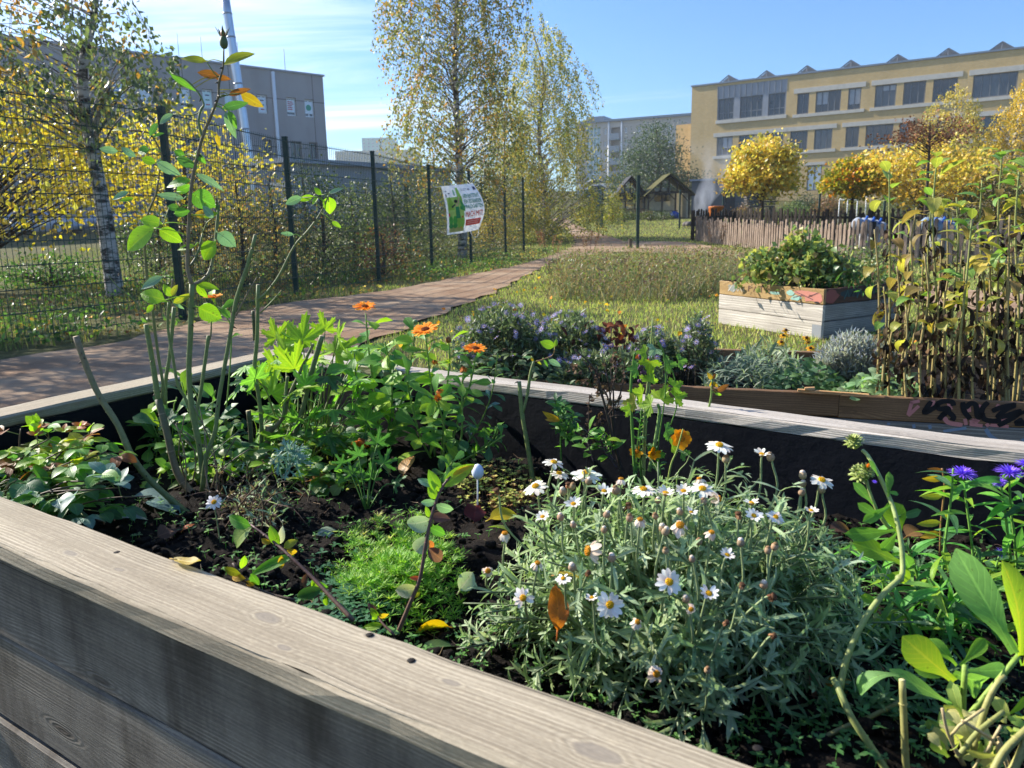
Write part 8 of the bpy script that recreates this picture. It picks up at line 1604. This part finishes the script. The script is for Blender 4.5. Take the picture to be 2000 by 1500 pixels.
# ---- sunflower (topinambur) stalks
SFG = 'dying sunflower stalks at the right'; SG = [hx('6a8a42'), hx('7a9048'), hx('587a40'), hx('8a9248')]; SY = [hx('a3943e'), hx('b0a04c'), hx('877a3a'), hx('8c8e48'), hx('7a6a40')]; SD = [hx('2a221d'), hx('362b23'), hx('4a3c2e'), hx('221c19'), hx('5a4a38')]
def sunstalk(xb, xt, yt, yd, label, green=8, yellow=9, dead=12, L=.082):
    yellow = int(yellow * .75); dead = int(dead * 1.45); green = int(green * .75)
    q = aty(xt, yt, yd); bb = aty(xb, 700, yd); g_ = V((bb.x, yd, .23)); T = thing('sunflower_stalk', label, 'sunflower', g_, SFG); bs = MB(); bl_ = MB(); bd = MB()
    P = smooth([g_, g_.lerp(q, .4) + V((U(-.015, .015), U(-.01, .01), 0)), g_.lerp(q, .75) + V((U(-.015, .015), 0, 0)), q], 6); bs.tube(P, (.0055, .0026), hx('a3945f'), 7, hx('7f8c50') if green else hx('9a8a5a')); n = len(P) - 1
    for k in range(2, n, 4): bs.ball(P[k], .0058 - .0026 * k / n, hx('8a7a48'), .5, 6, 4)
    az = U(0, 6)
    def lf(mb, t_, L_, W_, cc, curl, dr, mat=None, pet=.03, prof='lance', wav=0.):
        nonlocal az
        i = min(int(t_ * n), n - 1); p = P[i].lerp(P[i + 1], t_ * n - i); az += 2.4 + U(-.5, .5); o = V((math.cos(az), math.sin(az), 0)); d = (o + V((0, 0, dr))).normalized(); m_ = p + d * pet; bs.tube([p, m_], .0012, cc, 4); mb.leaf(m_, d, V((0, 0, 1)) + o * -.2 + rv(.3), L_, W_, cc, prof, curl, .3, 6, U(-.5, .5) if not wav else U(-2., 2.), None, wav)
    for k in range(green): lf(bl_, .86 + .14 * k / max(1, green), L * U(.6, 1.1) * (1.1 - .3 * k / max(1, green)), .034 * U(.8, 1.2), jit(random.choice(SG), .12), U(.2, .8), U(.3, .9), pet=.018)
    for k in range(yellow): lf(bl_, U(.52, .93), L * U(.6, 1.05), .042 * U(.7, 1.2), jit(random.choice(SY + SG[:1]), .15), U(.4, 1.5), U(-.5, .5), prof='oval')
    for k in range(dead): lf(bd, U(.18, .72), L * U(.35, .75), .019 * U(.5, 1.2), jit(random.choice(SD), .25), U(.3, 1.6), U(-2.6, -.6), pet=.02, prof=random.choice(('oval', 'lance', 'lance')), wav=.15)
    bs.build('stem', STEM, T)
    if bl_.v: bl_.build('foliage', LEAF, T)
    if bd.v: bd.build('withered_leaves', DRY, T)
for a in ((1738, 1737, 325, 2.85, 'leftmost tall sunflower stalk, thin top with two upright leaves', 4, 6, 12), (1720, 1708, 448, 2.75, 'short sunflower stalk with yellow leaf tuft, farthest left of the clump', 0, 7, 8, .075), (1762, 1790, 405, 2.9, 'sunflower stalk with dried seed head and arching yellow leaves, second tall one from left', 0, 8, 12), (1832, 1830, 305, 2.7, 'sunflower stalk with a big green leaf crown in front of the golden maple', 10, 9, 13), (1818, 1822, 378, 2.95, 'sunflower stalk with a smaller green tuft just below the big green crown', 7, 8, 12, .085), (1868, 1868, 385, 3.0, 'sunflower stalk with a yellow green top between two taller crowns', 5, 9, 12), (1885, 1898, 430, 2.55, 'nearest sunflower stalk with a broad dark green crown at half height', 11, 8, 10, .1), (1950, 1958, 292, 2.8, 'tallest sunflower stalk near the right edge with a wide green crown', 11, 8, 12, .1), (1925, 1918, 352, 3.0, 'sunflower stalk with green leaves left of the tallest one', 8, 8, 12), (1990, 1990, 335, 2.7, 'sunflower stalk at the right picture edge with drooping green leaves', 9, 8, 12), (2010, 2015, 300, 2.9, 'sunflower stalk cut by the right picture edge', 9, 8, 10), (1985, 1972, 420, 2.55, 'sunflower stalk with only yellow leaves near the right edge', 0, 12, 12), (1935, 1940, 455, 2.65, 'sunflower stalk with large yellow heart shaped leaf at mid height', 0, 12, 12)): sunstalk(*a)
for k, (xb, xt, yt, yd) in enumerate(((1745, 1752, 520, 2.75), (1755, 1757, 430, 3.05), (1772, 1778, 470, 2.7), (1790, 1795, 560, 2.65), (1800, 1812, 450, 3.05), (1812, 1806, 500, 2.6), (1826, 1840, 470, 2.75), (1845, 1850, 430, 3.1), (1856, 1852, 540, 2.6), (1876, 1880, 480, 2.85), (1892, 1884, 520, 2.6), (1905, 1915, 470, 3.05), (1915, 1908, 560, 2.55), (1945, 1950, 500, 2.6), (1962, 1975, 470, 2.9), (1978, 1968, 540, 2.55), (1998, 2004, 480, 2.75), (2015, 2020, 430, 2.6), (1784, 1770, 600, 2.6), (1865, 1880, 620, 2.6), (1940, 1920, 620, 2.55), (1728, 1726, 560, 2.7), (1838, 1832, 590, 2.62), (1970, 1985, 600, 2.6))):
    sunstalk(xb, xt, yt, yd, 'bare tan sunflower stalk with shrivelled black leaves, lower than the leafy crowns', 0, 4, 14, .075)

# ---- bramble in the weathered bed
p = P3C + uL * LL * .45 + uR * LR * .45; T = thing('bramble_bush', 'leafy yellow green bramble growing out of the bleached bed', 'shrub', (p.x, p.y, .34)); bs = MB(); P = []; D = []
for k in range(120):
    az = U(0, 6.283); rr = math.sqrt(U(0, 1)); q = V((p.x + math.cos(az) * rr * .6 - .12, p.y + math.sin(az) * rr * .5, .37 + .36 * (1 - rr * rr) * U(.3, 1.25) + U(-.06, .06))); g_ = V((p.x + U(-.1, .1), p.y + U(-.1, .1), .34)); pts = smooth([g_, g_.lerp(q, .5) + V((0, 0, .14)), q], 4); bs.tube(pts, (.004, .0015), hx('6a4a38'), 5)
    for j in range(24): t2 = U(.3, 1); s_ = pts[int(t2 * (len(pts) - 1))]; P.append(s_ + rv(.05)); D.append(rv() + V((0, -.2, .2)))
bs.build('stems', STEM, T); leafcloud('foliage', np.array([list(q) for q in P]), np.array([list(q) for q in D]), .065, palette(len(P), [hx('74864a'), hx('8c9850'), hx('5f7a45'), hx('a8a858'), hx('566c48'), hx('8a7a55')]), BULK, T, .75)
p = P3C + uR * LR * .65 + uL * LL * .35; T = thing('herb_plant', 'dark green herbs at the right side of the bleached bed', 'plant', (p.x, p.y, .34)); n_ = 900; Pn = np.array([p.x, p.y, .36]) + RNG.normal(size=(n_, 3)) * np.array([.28, .25, .06]); Pn[:, 2] = .34 + np.abs(Pn[:, 2] - .34); leafcloud('foliage', Pn, RNG.normal(size=(n_, 3)) + np.array([0, 0, .8]), .06, palette(n_, [hx('4f7a35'), hx('3f6a30'), hx('6a8a40'), hx('7a7a3a')]), BULK, T, .3)
for px_, py_, lb, w_ in ((1700, 520, 'weedy shrub in front of the pickets, right of the bramble', .5), (1660, 545, 'low orange flecked weeds right behind the bramble', .45)):
    g_ = ground(px_, py_ + 25); shrubT = tree('weed_bush', lb, 'weeds', g_, [g_, g_ + V((0, 0, .15)), g_ + V((0, .02, .35))], g_.z, g_.z + .5, egg(w_, .5), 60, 14, .06, [hx('6a7a48'), hx('55683a'), hx('8a8a58'), hx('9a6a40')], [3, 3, 2, .6], .01, sig=(.12, .12, .08), branch=.6, group='weeds by the picket fence')
for px_, py_, lb in ((1075, 540, 'tall brown dock seed stalk at the left end of the meadow'), (1150, 520, 'second brown dock stalk beside the path fork'), (1395, 520, 'dry brown weed stalk right end of the meadow')):
    g_ = ground(px_, py_); T = thing('dock_stalk', lb, 'weed', g_, 'dry weed stalks in the meadow'); b = MB(); Pn = []
    for k in range(5):
        tp_ = g_ + V((U(-.25, .25), U(-.1, .1), U(.55, .85))); P_s = smooth([g_ + rv(.03), g_.lerp(tp_, .6) + rv(.03), tp_], 4); b.tube(P_s, (.005, .002), hx('6a5040'), 5)
        for s_ in P_s[5:]: Pn += [s_ + rv(.03) for _ in range(26)]
    b.build('stems', STEM, T); leafcloud('seed_heads', np.array([list(q) for q in Pn]), RNG.normal(size=(len(Pn), 3)), .025, palette(len(Pn), [hx('6a4a3a'), hx('7a5a45'), hx('8a7055')]), DRY, T, .5)
